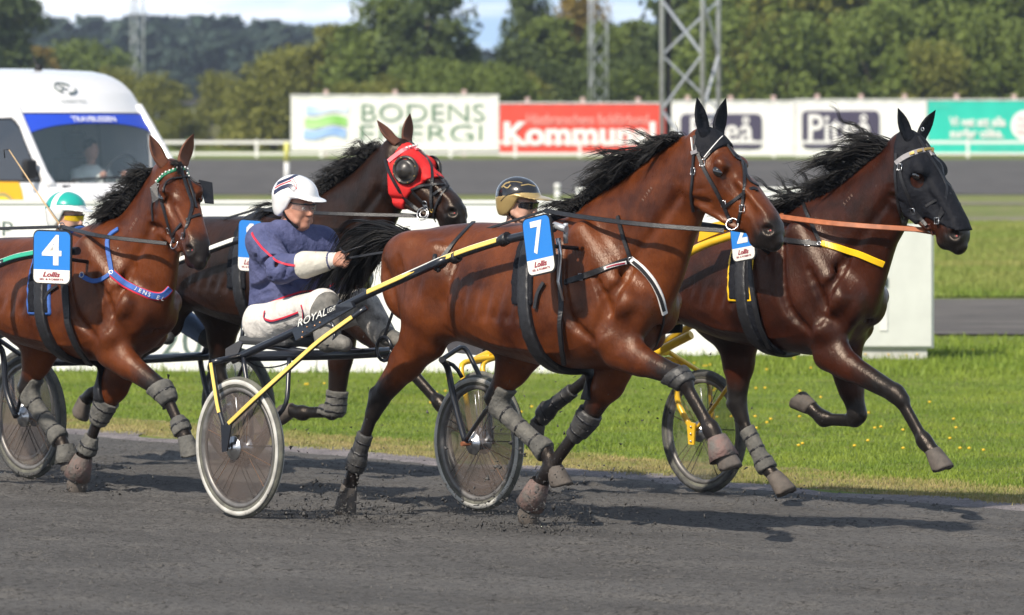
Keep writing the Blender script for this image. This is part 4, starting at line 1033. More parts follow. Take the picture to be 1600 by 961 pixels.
def horse(sp):
    fr = sp['frame']; t = thing('horse', sp['label'], 'horse', fr.o, -fr.a, 'trotting horses in the race')
    ST = [fr.L(a, b) for a, b, c, d in sp['trunk']]; SB_ = [fr.L(a, c) for a, b, c, d in sp['trunk']]
    st = [(p.x, p.z, q.z, s_[3]) for p, q, s_ in zip(ST, SB_, sp['trunk'])]
    allp = ST+SB_+[fr.L(*p) for n in sp['neck'] for p in (n[0], n[1])]+[fr.L(*sp['poll']), fr.L(*sp['tip'])]
    for leg in sp['legs']: allp += [fr.L(x, y, leg['w']) for x, y in leg['j']]
    A = np.array(allp); lo = A.min(0)-.22; hi = A.max(0)+.22; lo[1] = -.46; hi[1] = .46
    head_m, hk = head_matrix(fr, sp['poll'], sp['tip'], sp['head_heading'])
    for c in [Vector((.65, 0, 0)), Vector((.3, 0, -.3))]: p = np.array(head_m @ c); lo = np.minimum(lo, p-.15); hi = np.maximum(hi, p+.15)
    S = Sdf(lo, hi); W_ = .93
    S.trunk([(a, b, c, d*W_) for a, b, c, d in st], .03)
    bk = sp.get('under', .0)
    # neck
    NK = [(np.array(fr.L(*a)), np.array(fr.L(*b)), w_) for a, b, w_ in sp['neck']]
    def cat(pts, n):
        pts = [np.array(p, float) for p in pts]; pts = [2*pts[0]-pts[1]]+pts+[2*pts[-1]-pts[-2]]; o = []
        for i in range(1, len(pts)-2):
            for j in range(n):
                t_ = j/n; p0, p1, p2, p3 = pts[i-1:i+3]; o.append(.5*(2*p1+(p2-p0)*t_+(2*p0-5*p1+4*p2-p3)*t_**2+(3*p1-p0-3*p2+p3)*t_**3))
        return o+[pts[-2]]
    NA, NB, NW = cat([q[0] for q in NK], 3), cat([q[1] for q in NK], 3), cat([[q[2]] for q in NK], 3)
    ND = [(a, b, float(w_[0])) for a, b, w_ in zip(NA, NB, NW)]
    for (a0, b0, w0), (a1, b1, w1) in zip(ND, ND[1:]):
        c0, c1 = (a0+b0)/2, (a1+b1)/2; S.section(c0, c1, a0-b0, a1-b1, np.linalg.norm(a0-b0)/2, np.linalg.norm(a1-b1)/2, w0, w1, .035, 0.0)
    # link neck to head
    a1, b1, w1 = NK[-1]; hc = np.array(head_m @ Vector((.05, 0, -.09)))
    S.section((a1+b1)/2, hc, a1-b1, a1-b1, np.linalg.norm(a1-b1)/2, .10*hk, w1, .085*hk, .06, 0.0)
    L0 = st[0][0]; Lw = st[-1][0]; span = Lw-L0; ztop = lambda f: float(np.interp(L0+span*f, [q[0] for q in st], [q[1] for q in st])); zbot = lambda f: float(np.interp(L0+span*f, [q[0] for q in st], [q[2] for q in st]))
    X = lambda f: L0+span*f
    for s in (-1, 1):
        # shoulder blade, triceps, pectoral, haunch, loin
        S.seg((X(.78), s*.155, ztop(.78)-.10), (X(.95), s*.165, zbot(.9)+.27), .085, .085, .055, .06, .035, 0.0)
        S.seg((X(.80), s*.165, zbot(.8)+.30), (X(.89), s*.17, zbot(.85)+.13), .085, .075, .06, .06, .02, 0.0)
        S.ell((X(.965), s*.095, zbot(.93)+.22), (.09, .075, .13), .03)
        S.ell((X(.13), s*.135, ztop(.15)-.15), (.20, .105, .135), .05)
        S.ell((X(.05), s*.10, ztop(.05)-.22), (.11, .085, .19), .04)
        S.seg((X(.30), s*.26, ztop(.3)-.18), (X(.27), s*.25, zbot(.25)+.13), .035, .045, k=.09, mode='sub')   # flank
        for q in range(6): xx = X(.40+.048*q); S.seg((xx+.03, s*.300, ztop(.5)-.26), (xx-.03, s*.292, zbot(.5)+.22), .010, .010, k=.035, mode='sub')
        S.seg((X(.93), s*.205, zbot(.9)+.36), (X(.86), s*.235, zbot(.86)+.10), .010, .012, k=.03, mode='sub')
        # jugular groove
        g0 = NK[0][1]*.68+NK[0][0]*.32; g1 = NK[-1][1]*.74+NK[-1][0]*.26
        S.seg((g0[0], s*(NK[0][2]+.005), g0[2]), (g1[0], s*(NK[-1][2]+.012), g1[2]), .016, .012, k=.035, mode='sub')
    for s in (-1, 1):
        Lf = lambda f, zt=None, zb=None: (X(f), 0, ztop(f)+zt if zt is not None else zbot(f)+zb)
        S.surf_line([Lf(.74, -.12), Lf(.755, -.30), Lf(.79, None, .24), Lf(.86, None, .12)], s, .013, .035, 'sub')
        S.surf_line([Lf(.965, None, .40), Lf(.945, None, .26), Lf(.90, None, .15)], s, .012, .03, 'sub')
        S.surf_line([Lf(.865, None, .44), Lf(.90, None, .33), Lf(.915, None, .22)], s, .012, .03, 'sub')
        S.surf_line([Lf(.035, -.12), Lf(.06, -.28), Lf(.085, -.42)], s, .015, .035, 'sub')
        S.surf_line([Lf(.24, -.10), Lf(.235, -.22), Lf(.20, -.33), Lf(.19, -.44)], s, .014, .045, 'sub')
        S.surf_line([Lf(.12, -.14), Lf(.135, -.27), Lf(.15, -.40)], s, .010, .03, 'sub')
        S.ell((X(.245), s*.20, ztop(.24)-.13), (.055, .035, .045), .05)      # point of the hip
        S.surf_line([Lf(.33, -.16), Lf(.315, -.28), Lf(.29, -.38), Lf(.25, -.47)], s, .022, .06, 'sub')   # flank fold
        S.ell((X(.215), s*.19, zbot(.25)+.10), (.085, .055, .085), .05)      # stifle
        S.surf_line([Lf(.30, None, .06), Lf(.27, None, .12), Lf(.245, None, .20)], s, .010, .03, 'sub')
        S.surf_line([Lf(.82, None, .12), Lf(.72, None, .085), Lf(.60, None, .10), Lf(.48, None, .085), Lf(.38, None, .12)], s, .0095, .014, 'add', .003)
        S.surf_line([Lf(.55, None, .095), Lf(.50, None, .15), Lf(.42, None, .17)], s, .005, .012, 'add', .002)
        S.surf_line([Lf(.97, None, .30), Lf(.95, None, .18), Lf(.965, None, .06)], s, .007, .014, 'add', .002)
        S.surf_line([Lf(.28, None, .13), Lf(.22, None, .05), Lf(.19, None, -.02)], s, .007, .014, 'add', .002)
    S.seg((X(.985), 0, zbot(.95)+.32), (X(.985), 0, zbot(.95)+.10), .012, .014, k=.035, mode='sub')
    legs = []
    for lg in sp['legs']:
        w_ = lg['w']; sg = 1 if w_ > 0 else -1; J = [np.array(fr.L(x, y, w_)) for x, y in lg['j']]; sc_ = sp.get('scale', 1.0)
        if lg['kind'] == 'fore':
            E_, K, T, Cc, B = J; d = _n(K-E_); fwd = _n(np.cross((0, 1, 0), d)); fwd = fwd if fwd[0] > 0 or abs(fwd[0]) < .2 else -fwd
            if np.dot(np.cross(d, fwd), (0, 1, 0)) > 0: fwd = -fwd
            up = E_+np.array([.02, -sg*.01, .10]); S.seg(up, E_+d*.05, .11, .088, .065, .068, .05, 0.0)
            S.seg(E_, E_+d*.17, .082, .066, .060, .052, .03, (0, .05)); S.seg(E_+d*.12, K-d*.02, .076, .048, .058, .043, .03, (.05, lg.get('kd', .9)))
            S.ell(E_+d*.10+fwd*.035, (.05, .04, .075), .03)
            S.seg(K-d*.03, K+_n(T-K)*.03, .050, .046, .046, .042, .02, .95)
            c = _n(T-K); bk_ = _n(np.cross(c, (0, 1, 0))); bk_ = bk_*(-1 if np.dot(bk_, fwd) > 0 else 1)
            S.seg(K+c*.02, T, .029, .028, .026, .025, .015, 1.0); S.seg(K+bk_*.026+c*.02, T+bk_*.022, .017, .017, .015, .015, .010, 1.0)
        else:
            H0, E_, K, T, Cc, B = J; d = _n(K-E_)
            S.seg(H0, H0*.4+E_*.6, .185, .135, .105, .10, .07, 0.0); S.seg(H0*.45+E_*.55, E_, .165, .125, .105, .088, .05, 0.0)
            S.seg(E_, E_*.6+K*.4, .125, .088, .080, .062, .04, (0, .1)); S.seg(E_*.65+K*.35, K-d*.02, .090, .048, .062, .040, .03, (.1, lg.get('kd', .9)))
            c = _n(T-K); bk_ = _n(d*-1+c*-1)  # bisector pointing behind the hock
            bk_ = -_n(-d+c) if np.linalg.norm(c-d) > .15 else np.array([-1., 0, 0])
            ph = K+bk_*.055-d*.035
            S.seg(K-d*.03, K+c*.06, .054, .043, .044, .036, .02, .9); S.seg(K+c*.03+bk_*.012, ph, .026, .022, .022, .018, .018, .9)
            S.seg(ph, E_*.45+K*.55+bk_*.035, .014, .020, .012, .018, .025, (.9, .2))
            S.seg(K+c*.03, T, .032, .030, .028, .027, .015, 1.0); S.seg(K+bk_*.025+c*.05, T+bk_*.022, .018, .017, .015, .015, .010, 1.0)
        S.seg(T-_n(T-K)*.014, T+_n(Cc-T)*.012, .043, .041, .038, .036, .02, 1.0); S.ell(T+bk_*.020, (.020, .018, .024), .012, None, 1.0)
        S.seg(T, Cc, .034, .041, .031, .039, .02, 1.0)
        legs.append((lg, J, bk_))
    add_head(S, head_m, hk, 0.0, sp.get('muz', 1.0))
    S.smooth(1)
    body = S.mesh('body', sp['coat'], t, color=True); sk = Skin(fr, body, S)
    for lg, J, bk_ in legs:
        K, T, Cc, B = J[-4:]; toe = lg.get('toe'); toe = np.array(toe, float) if toe else -bk_
        hoof_mesh('hoof', Cc+(Cc-B)*.1, B, toe, lg.get('hoof', M['hoof']), t)
        for bt in lg.get('boots', []):
            part, f0, f1, off, m_ = bt; a, b = {'cannon': (K, T), 'arm': (J[-5], K), 'pastern': (T, Cc)}[part]
            p, q = a+(b-a)*f0, a+(b-a)*f1; mn, mx_ = np.minimum(p, q)-.13, np.maximum(p, q)+.13
            S.shell('leg_boot', m_, off, [in_seg(p, q, .125)], t, mn, mx_)
            ln = np.linalg.norm(q-p)
            for f in ((.22, .5, .78) if ln > .15 else (.5,)):
                c_ = p+(q-p)*f; S.shell('boot_strap', M['black_leather'], off+.0025, [in_seg(c_-_n(q-p)*.009, c_+_n(q-p)*.009, .125)], t, c_-.15, c_+.15)
        if lg.get('bell'):
            m_ = lg['bell']; d = (B-Cc); MB().lathe([(.046, -.03), (.052, -.01), (.060, .02), (.074, float(np.linalg.norm(d))*.62), (.070, float(np.linalg.norm(d))*.62)], Cc-_n(d)*.01, d, 20).build('bell_boot', m_, t)
    # eyes
    for s in (-1, 1):
        o = MB().ball((0, 0, 0), (.030*hk, .020*hk, .023*hk), 18).build('eye', M['eye'], t); o.matrix_local = head_m @ Matrix.Translation((.200, s*.0945, -.054)) @ Matrix.Scale(1/hk, 4)
        o = MB().ball((0, 0, 0), (.016*hk, .006*hk, .010*hk), 10).build('nostril', mat('nostril_pink', (.30, .05, .05), .5) if 'nostril_pink' not in bpy.data.materials else bpy.data.materials['nostril_pink'], t)
        o.matrix_local = head_m @ Matrix.Translation((.566, s*.034, -.060)) @ Matrix.Rotation(R(-30), 4, 'Y'); o.scale = (1, 1, 1)
    # ears
    for s, (ex, ey, ez) in zip((-1, 1), sp['ears']):
        base = head_m @ Vector((.005, s*.052, -.004)); tipd = Vector((ex, ey, ez)).normalized(); Lr = sp.get('ear_len', .19)*hk
        em = sp.get('ear_mat'); side = tipd.cross(Vector((1, 0, 0))); side = Vector((0, 1, 0)) if side.length < .1 else side.normalized()
        open_d = tipd.cross(side).normalized(); vs = []; n = 12; prof = [(-.15, .030), (.0, .036), (.18, .041), (.38, .042), (.58, .036), (.76, .024), (.90, .011), (1, .002)]
        yv = Vector((0, 1, 0)); yv = (yv-tipd*yv.dot(tipd)).normalized(); xv = yv.cross(tipd).normalized(); turn = sp.get('ear_turn', 0)*s
        u = yv*math.cos(turn)+xv*math.sin(turn); v = -yv*math.sin(turn)+xv*math.cos(turn)
        for f, r in prof:
            c = base+tipd*(Lr*f)+v*(.018*f*f*0)
            for k in range(n):
                a = 2*math.pi*k/n; ca, sa = math.cos(a), math.sin(a); q = r*hk
                fx = q*.62*sa
                if sa > 0: fx = q*(.10-.35*(1-abs(ca)))*min(1, f*3+.3) if f > .1 else fx
                vs.append(c+u*(q*ca)+v*(fx))
        fs = [(i*n+k, i*n+(k+1) % n, (i+1)*n+(k+1) % n, (i+1)*n+k) for i in range(len(prof)-1) for k in range(n)]
        MB().add(vs, fs, True).build('ear', em or sp['ear_coat'], t)
    return dict(t=t, fr=fr, S=S, sk=sk, hm=head_m, hk=hk, NK=NK, st=st, legs=legs, X=X, ztop=ztop, zbot=zbot)
def ground_hit(px, py):
    d = ray(px, py); e = Vector((0, 0, EYE))   # z = -BANK*((x-P0x)*TNx+(y-P0y)*TNy)
    k = EYE+BANK*(-P0.x*TN.x-P0.y*TN.y); t = k/(-d.z-BANK*(d.x*TN.x+d.y*TN.y)); return e+d*t
AX = Vector((math.sin(R(50)), math.cos(R(50)), 0))
def axle_mid(px, py, width=1.55): return ground_hit(px, py)-AX*(width/2)
def horse_frame(mid, l, deg, shift=0.0):
    f = Frame(0, 0, deg); p = mid+f.h*l+f.n*shift; return Frame(p.x, p.y, deg, -BANK*tdist(p.x, p.y))
MID = {'7': axle_mid(748, 798), 'L': axle_mid(1100, 770, 1.62), '4': axle_mid(45, 748), 'R': axle_mid(372, 726)}
# ------------------------------------------------------------------ the four horses
C7 = coat_mat('coat_bay', (.048, .0105, .0036), (.155, .040, .0105), (.012, .010, .010))
CL_ = coat_mat('coat_dark_bay', (.017, .0050, .0032), (.058, .0145, .0065), (.011, .010, .010), .12)
CR_ = coat_mat('coat_black_brown', (.009, .0045, .0035), (.030, .0115, .0065), (.010, .009, .009))
C4 = coat_mat('coat_red_bay', (.055, .0125, .0045), (.150, .039, .011), (.012, .010, .010))
EAR4 = mat('ear_bay', (.13, .045, .02), .7); EARR = mat('ear_dark', (.10, .035, .018), .7)
MB_, BB_, PB_ = M['mud_boot'], M['black_boot'], M['pink_boot']
H7 = horse(dict(frame=horse_frame(MID['7'], 1.75, 42), label='glossy bay horse with blue plate number 7 and black ear hood, nearest to the viewer', coat=C7, ear_coat=M['black_cloth'], ear_mat=M['black_cloth'],
    trunk=[(628, 392, 465, .10), (648, 366, 505, .19), (690, 353, 520, .26), (745, 347, 538, .275), (800, 349, 556, .30), (850, 347, 570, .31), (900, 338, 576, .30), (950, 333, 576, .265), (992, 345, 562, .225), (1015, 380, 535, .16), (1030, 420, 500, .08)],
    neck=[((905, 335), (1028, 498), .145), ((965, 288), (1052, 445), .115), ((1022, 243), (1068, 392), .095), ((1072, 213), (1082, 338), .078)],
    poll=(1112, 205), tip=(1216, 372), head_heading=37, ears=((-.10, -.25, 1), (.02, .32, 1)), ear_len=.165,
    legs=[dict(kind='hind', w=-.14, j=[(692, 430), (662, 528), (588, 630), (557, 722), (545, 762), (534, 800)], boots=[('cannon', .52, 1.15, .010, BB_)]),
          dict(kind='hind', w=.13, j=[(740, 440), (818, 545), (770, 628), (850, 702), (866, 730), (874, 762)], boots=[('cannon', .05, 1.05, .013, MB_)]),
          dict(kind='fore', w=-.13, j=[(962, 548), (1066, 590), (1112, 672), (1124, 695), (1138, 736)], bell=PB_, boots=[('cannon', -.16, .14, .010, BB_)], toe=(.8, 0, -.5)),
          dict(kind='fore', w=.12, j=[(968, 566), (913, 662), (856, 738), (840, 762), (818, 812)], bell=PB_, boots=[('arm', .80, 1.02, .011, BB_), ('cannon', -.02, .32, .011, BB_)], toe=(-.2, 0, -.9))]))
HL = horse(dict(frame=horse_frame(MID['L'], 1.75, 42), label='dark bay horse in black face hood with yellow breast strap, leading at the right', coat=CL_, ear_coat=M['black_cloth'], ear_mat=M['black_cloth'],
    trunk=[(984, 392, 455, .10), (1005, 370, 485, .19), (1048, 358, 490, .26), (1098, 352, 515, .275), (1145, 350, 532, .29), (1190, 346, 542, .30), (1235, 336, 550, .29), (1280, 333, 556, .26), (1320, 343, 548, .22), (1343, 372, 522, .16), (1358, 410, 490, .08)],
    neck=[((1235, 330), (1358, 492), .135), ((1292, 300), (1372, 440), .11), ((1350, 258), (1384, 398), .095), ((1396, 222), (1404, 348), .08)],
    poll=(1430, 212), tip=(1505, 380), head_heading=40, ears=((-.10, -.50, 1), (.20, .62, 1)), ear_len=.16, scale=1,
    legs=[dict(kind='hind', w=-.14, kd=1, j=[(1035, 430), (1005, 515), (930, 583), (853, 643), (840, 662), (828, 690)], boots=[('cannon', .45, 1.12, .010, BB_)]),
          dict(kind='hind', w=.13, kd=1, j=[(1085, 435), (1155, 530), (1152, 638), (1196, 728), (1210, 744), (1226, 774)], boots=[('cannon', .35, 1.08, .012, MB_)], toe=(1, 0, -.1)),
          dict(kind='fore', w=-.13, kd=1, j=[(1290, 552), (1405, 618), (1445, 690), (1458, 706), (1470, 737)], toe=(1, 0, -.2)),
          dict(kind='fore', w=.12, kd=1, j=[(1318, 560), (1342, 655), (1286, 654), (1266, 636), (1248, 618)], toe=(-.6, 0, -.8))]))
H4 = horse(dict(frame=horse_frame(MID['4'], 1.75, 42), label='red bay horse with blue plate number 4 and blue collar, at the left edge', coat=C4, ear_coat=EAR4,
    trunk=[(-105, 410, 480, .10), (-84, 388, 500, .19), (-45, 378, 500, .26), (5, 371, 513, .275), (51, 370, 540, .29), (95, 367, 553, .30), (139, 358, 562, .29), (180, 356, 566, .26), (216, 370, 556, .22), (236, 400, 535, .16), (248, 440, 508, .08)],
    neck=[((135, 360), (248, 505), .14), ((188, 342), (260, 458), .11), ((218, 308), (265, 415), .095), ((242, 274), (272, 368), .08)],
    poll=(270, 252), tip=(314, 402), head_heading=66, ears=((-.25, -.42, 1), (.22, .30, 1)), ear_len=.15,
    legs=[dict(kind='hind', w=-.14, j=[(-48, 430), (-75, 530), (-134, 622), (-160, 700), (-170, 730), (-180, 758)]),
          dict(kind='hind', w=.13, j=[(0, 440), (68, 535), (40, 612), (92, 684), (104, 706), (108, 738)], boots=[('cannon', .05, 1.05, .013, MB_)], bell=MB_),
          dict(kind='fore', w=-.13, j=[(170, 548), (258, 612), (284, 670), (290, 685), (296, 716)], boots=[('cannon', -.25, .30, .012, MB_), ('cannon', .70, 1.1, .010, MB_)], hoof=MB_),
          dict(kind='fore', w=.12, j=[(192, 572), (158, 645), (137, 702), (128, 722), (114, 764)], boots=[('arm', .7, 1.02, .012, MB_), ('cannon', -.02, .3, .012, MB_), ('cannon', .65, 1.1, .011, MB_)], bell=PB_, toe=(.2, 0, -.9))]))
HR = horse(dict(frame=horse_frame(MID['R'], 1.75, 42), label='nearly black brown horse in a red eye mask, behind the driver in blue', coat=CR_, ear_coat=EARR,
    trunk=[(215, 378, 430, .10), (235, 354, 462, .19), (272, 343, 470, .26), (318, 338, 484, .27), (359, 338, 500, .29), (400, 337, 513, .30), (441, 332, 518, .29), (482, 328, 520, .26), (520, 338, 512, .22), (542, 366, 490, .15), (552, 400, 465, .08)],
    neck=[((448, 330), (555, 470), .14), ((508, 305), (583, 412), .11), ((556, 268), (603, 366), .095), ((596, 228), (614, 324), .08)],
    poll=(626, 218), tip=(722, 342), head_heading=38, ears=((-.62, -.35, .8), (.05, .12, 1)), ear_len=.15,
    legs=[dict(kind='hind', w=-.14, kd=1, j=[(270, 420), (258, 498), (192, 572), (142, 618), (132, 626), (122, 646)], toe=(-.3, 0, -1)),
          dict(kind='hind', w=.13, kd=1, j=[(320, 425), (350, 500), (338, 580), (378, 640), (388, 655), (394, 682)]),
          dict(kind='fore', w=-.13, kd=.6, j=[(545, 492), (640, 576), (688, 630), (699, 646), (710, 674)]),
          dict(kind='fore', w=.12, kd=.8, j=[(535, 520), (524, 645), (472, 646), (455, 641), (438, 643)], boots=[('arm', .72, 1.05, .012, MB_)], toe=(-.5, 0, -.8))]))
# ------------------------------------------------------------------ harness
LE, CL, ST_ = M['black_leather'], M['black_cloth'], M['steel']
M['white_trim'] = mat('white_trim', (.75, .74, .72), .6); M['blue_web'] = mat('blue_web', (.035, .11, .38), .7, var=.2, vscale=30); M['yellow_strap'] = mat('yellow_strap', (.85, .52, .01), .4)
M['tan_leather'] = mat('tan_leather', (.36, .11, .04), .5, var=.2, vscale=20); M['plate_blue'] = mat('plate_blue', (.02, .20, .62), .35, coat=.3); M['plate_white'] = mat('plate_white', (.78, .76, .70), .4, coat=.3)
M['dark_red'] = mat('dark_red', (.28, .01, .03), .5); M['red_cloth'] = mat('red_cloth', (.62, .012, .012), .65, var=.12, vscale=12, bump=.3, bscale=250); M['pink_band'] = mat('pink_band', (.68, .12, .15), .5); M['grey_band'] = mat('grey_band', (.22, .21, .22), .4)
M['gold'] = mat('gold', (.55, .38, .12), .35, metal=.7); M['green_band'] = mat('green_band', (.02, .20, .10), .5); M['red_piping'] = mat('red_piping', (.60, .02, .05), .6)
def head_px(h, px, py, y=-.09):
    """point of the head template (x, z) under a photo pixel, on the plane y = const"""
    inv = h['hm'].inverted(); e = inv @ h['fr'].loc((0, 0, EYE)); q = inv @ h['fr'].L(px, py, 0.0); d = q-e; t = (y-e.y)/d.y; return e+d*t
def poly_fn(h, pts, y=-.085):
    P2 = np.array([[head_px(h, a, b, y).x, head_px(h, a, b, y).z] for a, b in pts]); inv = np.array(h['hm'].inverted()); k = h['hk']
    def fn(P):
        q = P@inv[:3, :3].T+inv[:3, 3]; X2 = q[..., 0]; Z2 = q[..., 2]; d = np.full(X2.shape, 1e9); ins = np.zeros(X2.shape, bool); n = len(P2)
        for i in range(n):
            a, b = P2[i], P2[(i+1) % n]; e = b-a; wx, wz = X2-a[0], Z2-a[1]; t = np.clip((wx*e[0]+wz*e[1])/(e@e), 0, 1)
            d = np.minimum(d, (wx-e[0]*t)**2+(wz-e[1]*t)**2)
            c = ((a[1] > Z2) != (b[1] > Z2)) & (X2 < (b[0]-a[0])*(Z2-a[1])/(b[1]-a[1]+1e-12)+a[0]); ins ^= c
        return np.where(ins, -1, 1)*np.sqrt(d)*k
    return fn
def mask(h, name, pts, off, m, holes=(), y=-.085):
    c = [h['hm'] @ Vector((x, yy, z)) for x in (-.1, .68) for yy in (-.16, .16) for z in (-.33, .1)]; c = np.array(c)
    fns = [poly_fn(h, pts, y)]
    for hx, hy, r in holes:
        q = head_px(h, hx, hy, -.10)
        for s in (-1, 1):
            cc = np.array(h['hm'] @ Vector((q.x, s*.10, q.z))); fns.append(lambda P, cc=cc, r=r: r-np.linalg.norm((P-cc), axis=-1))
    return h['S'].shell(name, m, off, fns, h['t'], c.min(0), c.max(0))
def ring(h, px, py, r, m=None, name='bit_ring', off=.012, thick=.0035, parent=None):
    p, n = h['sk'].hit(px, py); p = p+n*off
    o = MB().lathe([(r-thick, 0), (r, thick), (r+thick, 0), (r, -thick)], p, n, 20, closed=True).build(name, m or ST_, parent or h['t']); return p
def buckles(h, pts, m=None, s=.016, off=.007):
    for px, py in pts:
        p, n = h['sk'].hit(px, py); x = n.cross(Vector((0, 0, 1))).normalized(); y = n.cross(x); p = p+n*off
        c = [p+x*s*.8*a+y*s*b for a, b in ((-1, -1), (1, -1), (1, 1), (-1, 1), (-1, -1))]
        MB().tube(c, .0022, 5).build('buckle', m or ST_, h['t'])
def plate_obj(h, px, py, w, num, wid, hgt, tilt, yaw, digits, numw):
    t = h['t']; c = h['fr'].L(px, py, w)
    B = Matrix.Translation(c) @ Matrix.Rotation(R(yaw), 4, 'Z') @ Matrix.Rotation(R(90), 4, 'X') @ Matrix.Rotation(R(tilt), 4, 'Z')
    # local: x right along the horse, y up, z towards the near side
    o = rounded(wid, hgt, .035, 6); e = MB().plate([(a, b, -.006) for a, b in o], (0, 0, 1), .010).build('number_plate', M['dark'], t); e.matrix_local = B
    i = rounded(wid-.014, hgt-.014, .030, 6); cut = -hgt*.5+hgt*.27
    up = [(a, b) for a, b in i if b > cut]; lo = [(a, b) for a, b in i if b <= cut]
    ww = (wid-.014)/2
    up = sorted(up, key=lambda q: math.atan2(q[1], q[0])); polyu = [(ww, cut)]+[q for q in i if q[1] > cut]+[(-ww, cut)]
    polyl = [(-ww, cut)]+[q for q in i if q[1] <= cut and q[0] < 0]+[q for q in i if q[1] <= cut and q[0] >= 0]+[(ww, cut)]
    MB().add([(a, b, .0062) for a, b in polyu], [tuple(range(len(polyu)))]).build('blue_field', M['plate_blue'], e)
    MB().add([(a, b, .0062) for a, b in polyl], [tuple(range(len(polyl)))]).build('white_field', M['plate_white'], e)
    T_ = lambda x, y, z=.008: Matrix.Translation((x, y, z))
    if num == '1': o_ = MB().add([(a*wid, b*hgt, .008) for a, b in ((-.02, -.15), (.13, -.15), (.13, .42), (-.01, .42), (-.15, .34), (-.15, .25), (-.02, .30))], [tuple(range(7))]).build('number', M['plate_white'], e)
    else: text_obj('number', num, M['plate_white'], e, T_(0, hgt*.135), hgt*.56, numw, .02)
    text_obj('script_lettering', 'Lollis', M['dark_red'], e, T_(.0, -hgt*.315), hgt*.095, wid*.45, .03, shear=.3)
    text_obj('small_lettering', 'SEL & ROBERTS', M['dark_red'], e, T_(0, -hgt*.405), hgt*.035, wid*.62, .02)
    # clip holding the plate to the pad
    r = h['sk'].bvh.find_nearest(c); MB().tube([c+Vector((0, .01, 0)), r[0]], .010, 8).build('plate_clip', M['dark'], t)
    return e
def pad_and_girth(h, px_top, px_bot, padw, pts, m=None, trim=None):
    """saddle pad over the withers and a strap round the barrel"""
    S, t, fr = h['S'], h['t'], h['fr']; a = fr.L(*px_top); b = fr.L(*px_bot, -.2); z0 = h['S'].lo[2]
    x0, z1 = a.x, a.z
    reg = [lambda P: np.abs(P[..., 0]-(x0+(z1-P[..., 2])*.12))-padw/2, lambda P: (z1-.42)-P[..., 2]]
    S.shell('saddle_pad', m or CL, .016, reg, t, (x0-padw-.05, -.42, z1-.5), (x0+padw+.12, .42, z1+.1))
    if trim: S.shell('pad_trim', trim, .012, [lambda P: np.abs(P[..., 0]-(x0+(z1-P[..., 2])*.12))-padw/2-.012, lambda P: (z1-.432)-P[..., 2]], t, (x0-padw-.05, -.42, z1-.5), (x0+padw+.12, .42, z1+.1))
    reg = [lambda P: np.abs(P[..., 0]-(x0+(z1-P[..., 2])*.16))-.036]
    S.shell('girth', LE, .024, reg, t, (x0-.15, -.42, z1-.9), (x0+.35, .42, z1+.12))
    h['pad'] = (x0, z1)
    for dy in (-.09, .09): MB().lathe([(.018, 0), (.021, .003), (.024, 0), (.021, -.003)], (x0+.02, dy, z1+.035), (1, 0, 0), 14, closed=True).build('terret', ST_, t)
    return x0, z1
def rein(h, name, pts, m, w=.018, t=.004):
    """free leather line through local points"""
    P = smooth_line(resample(pts, .06), 3); N = np.tile(np.array([0., -1., 0.25]), (len(P), 1)); mb = MB(); ribbon(mb, P, N, w, t); return mb.build(name, m, h['t'])
def mane(h, px, seed, n, length, side=-1, up=.35, droop=.6, m=None, back=1.0, forelock=True, wild=.35, width=.05, r=.0022):
    """hair along the crest, blown back"""
    rng = np.random.RandomState(seed); fr = h['fr']; C = np.array([fr.L(x, y, 0) for x, y in px]); seg = np.linalg.norm(np.diff(C, axis=0), axis=1); cs = np.concatenate([[0], np.cumsum(seg)])
    u = rng.rand(n)*cs[-1]; R0 = np.stack([np.interp(u, cs, C[:, i]) for i in range(3)], -1); R0[:, 1] += rng.uniform(-width*.3, width, n)*side; R0[:, 2] -= .012
    L = length*(.8+.4*np.sin(u*9+seed))
    nb = int(n*.72)
    tuft('mane', m or M['hair'], h['t'], R0[:nb], rng, L[:nb], (-.5*back, side*.3, .25), (-1.0*back, side*.55, -.35), droop, 9, r, .18, h['S'], .010, .16)
    tuft('mane', m or M['hair'], h['t'], R0[nb:], rng, L[nb:]*.95, (-.8*back, side*.1, .8*up+.3), (-1.0*back, side*.1, up), droop*.35, 10, r*.75, wild, h['S'], .012, .22)
def forelock(h, seed, n=80, L=.14):
    rng = np.random.RandomState(seed); R0 = np.array([np.array(h['hm'] @ Vector((.02+.03*rng.rand(), rng.uniform(-.03, .03), .02))) for _ in range(n)])
    d = np.array(h['hm'].to_3x3() @ Vector((1, 0, .15))); tuft('forelock', M['hair'], h['t'], R0, rng, L, d, d*.8+np.array([-.3, -.1, 0]), .2, 6, .0018, .2, h['S'], .004, .2)
def branding(h, px, py, txt, rot, size):
    p, n = h['sk'].hit(px, py); x = Vector((0, 0, 1)).cross(n).normalized()*-1; x = -x; y = n.cross(x).normalized(); p = p+n*.005
    Mx = Matrix(((x.x, y.x, n.x, p.x), (x.y, y.y, n.y, p.y), (x.z, y.z, n.z, p.z), (0, 0, 0, 1))) @ Matrix.Rotation(R(rot), 4, 'Z')
    text_obj('neck_brand', txt, mat('brand', (.20, .13, .10), .8) if 'brand' not in bpy.data.materials else bpy.data.materials['brand'], h['t'], Mx, size, None, -.01)
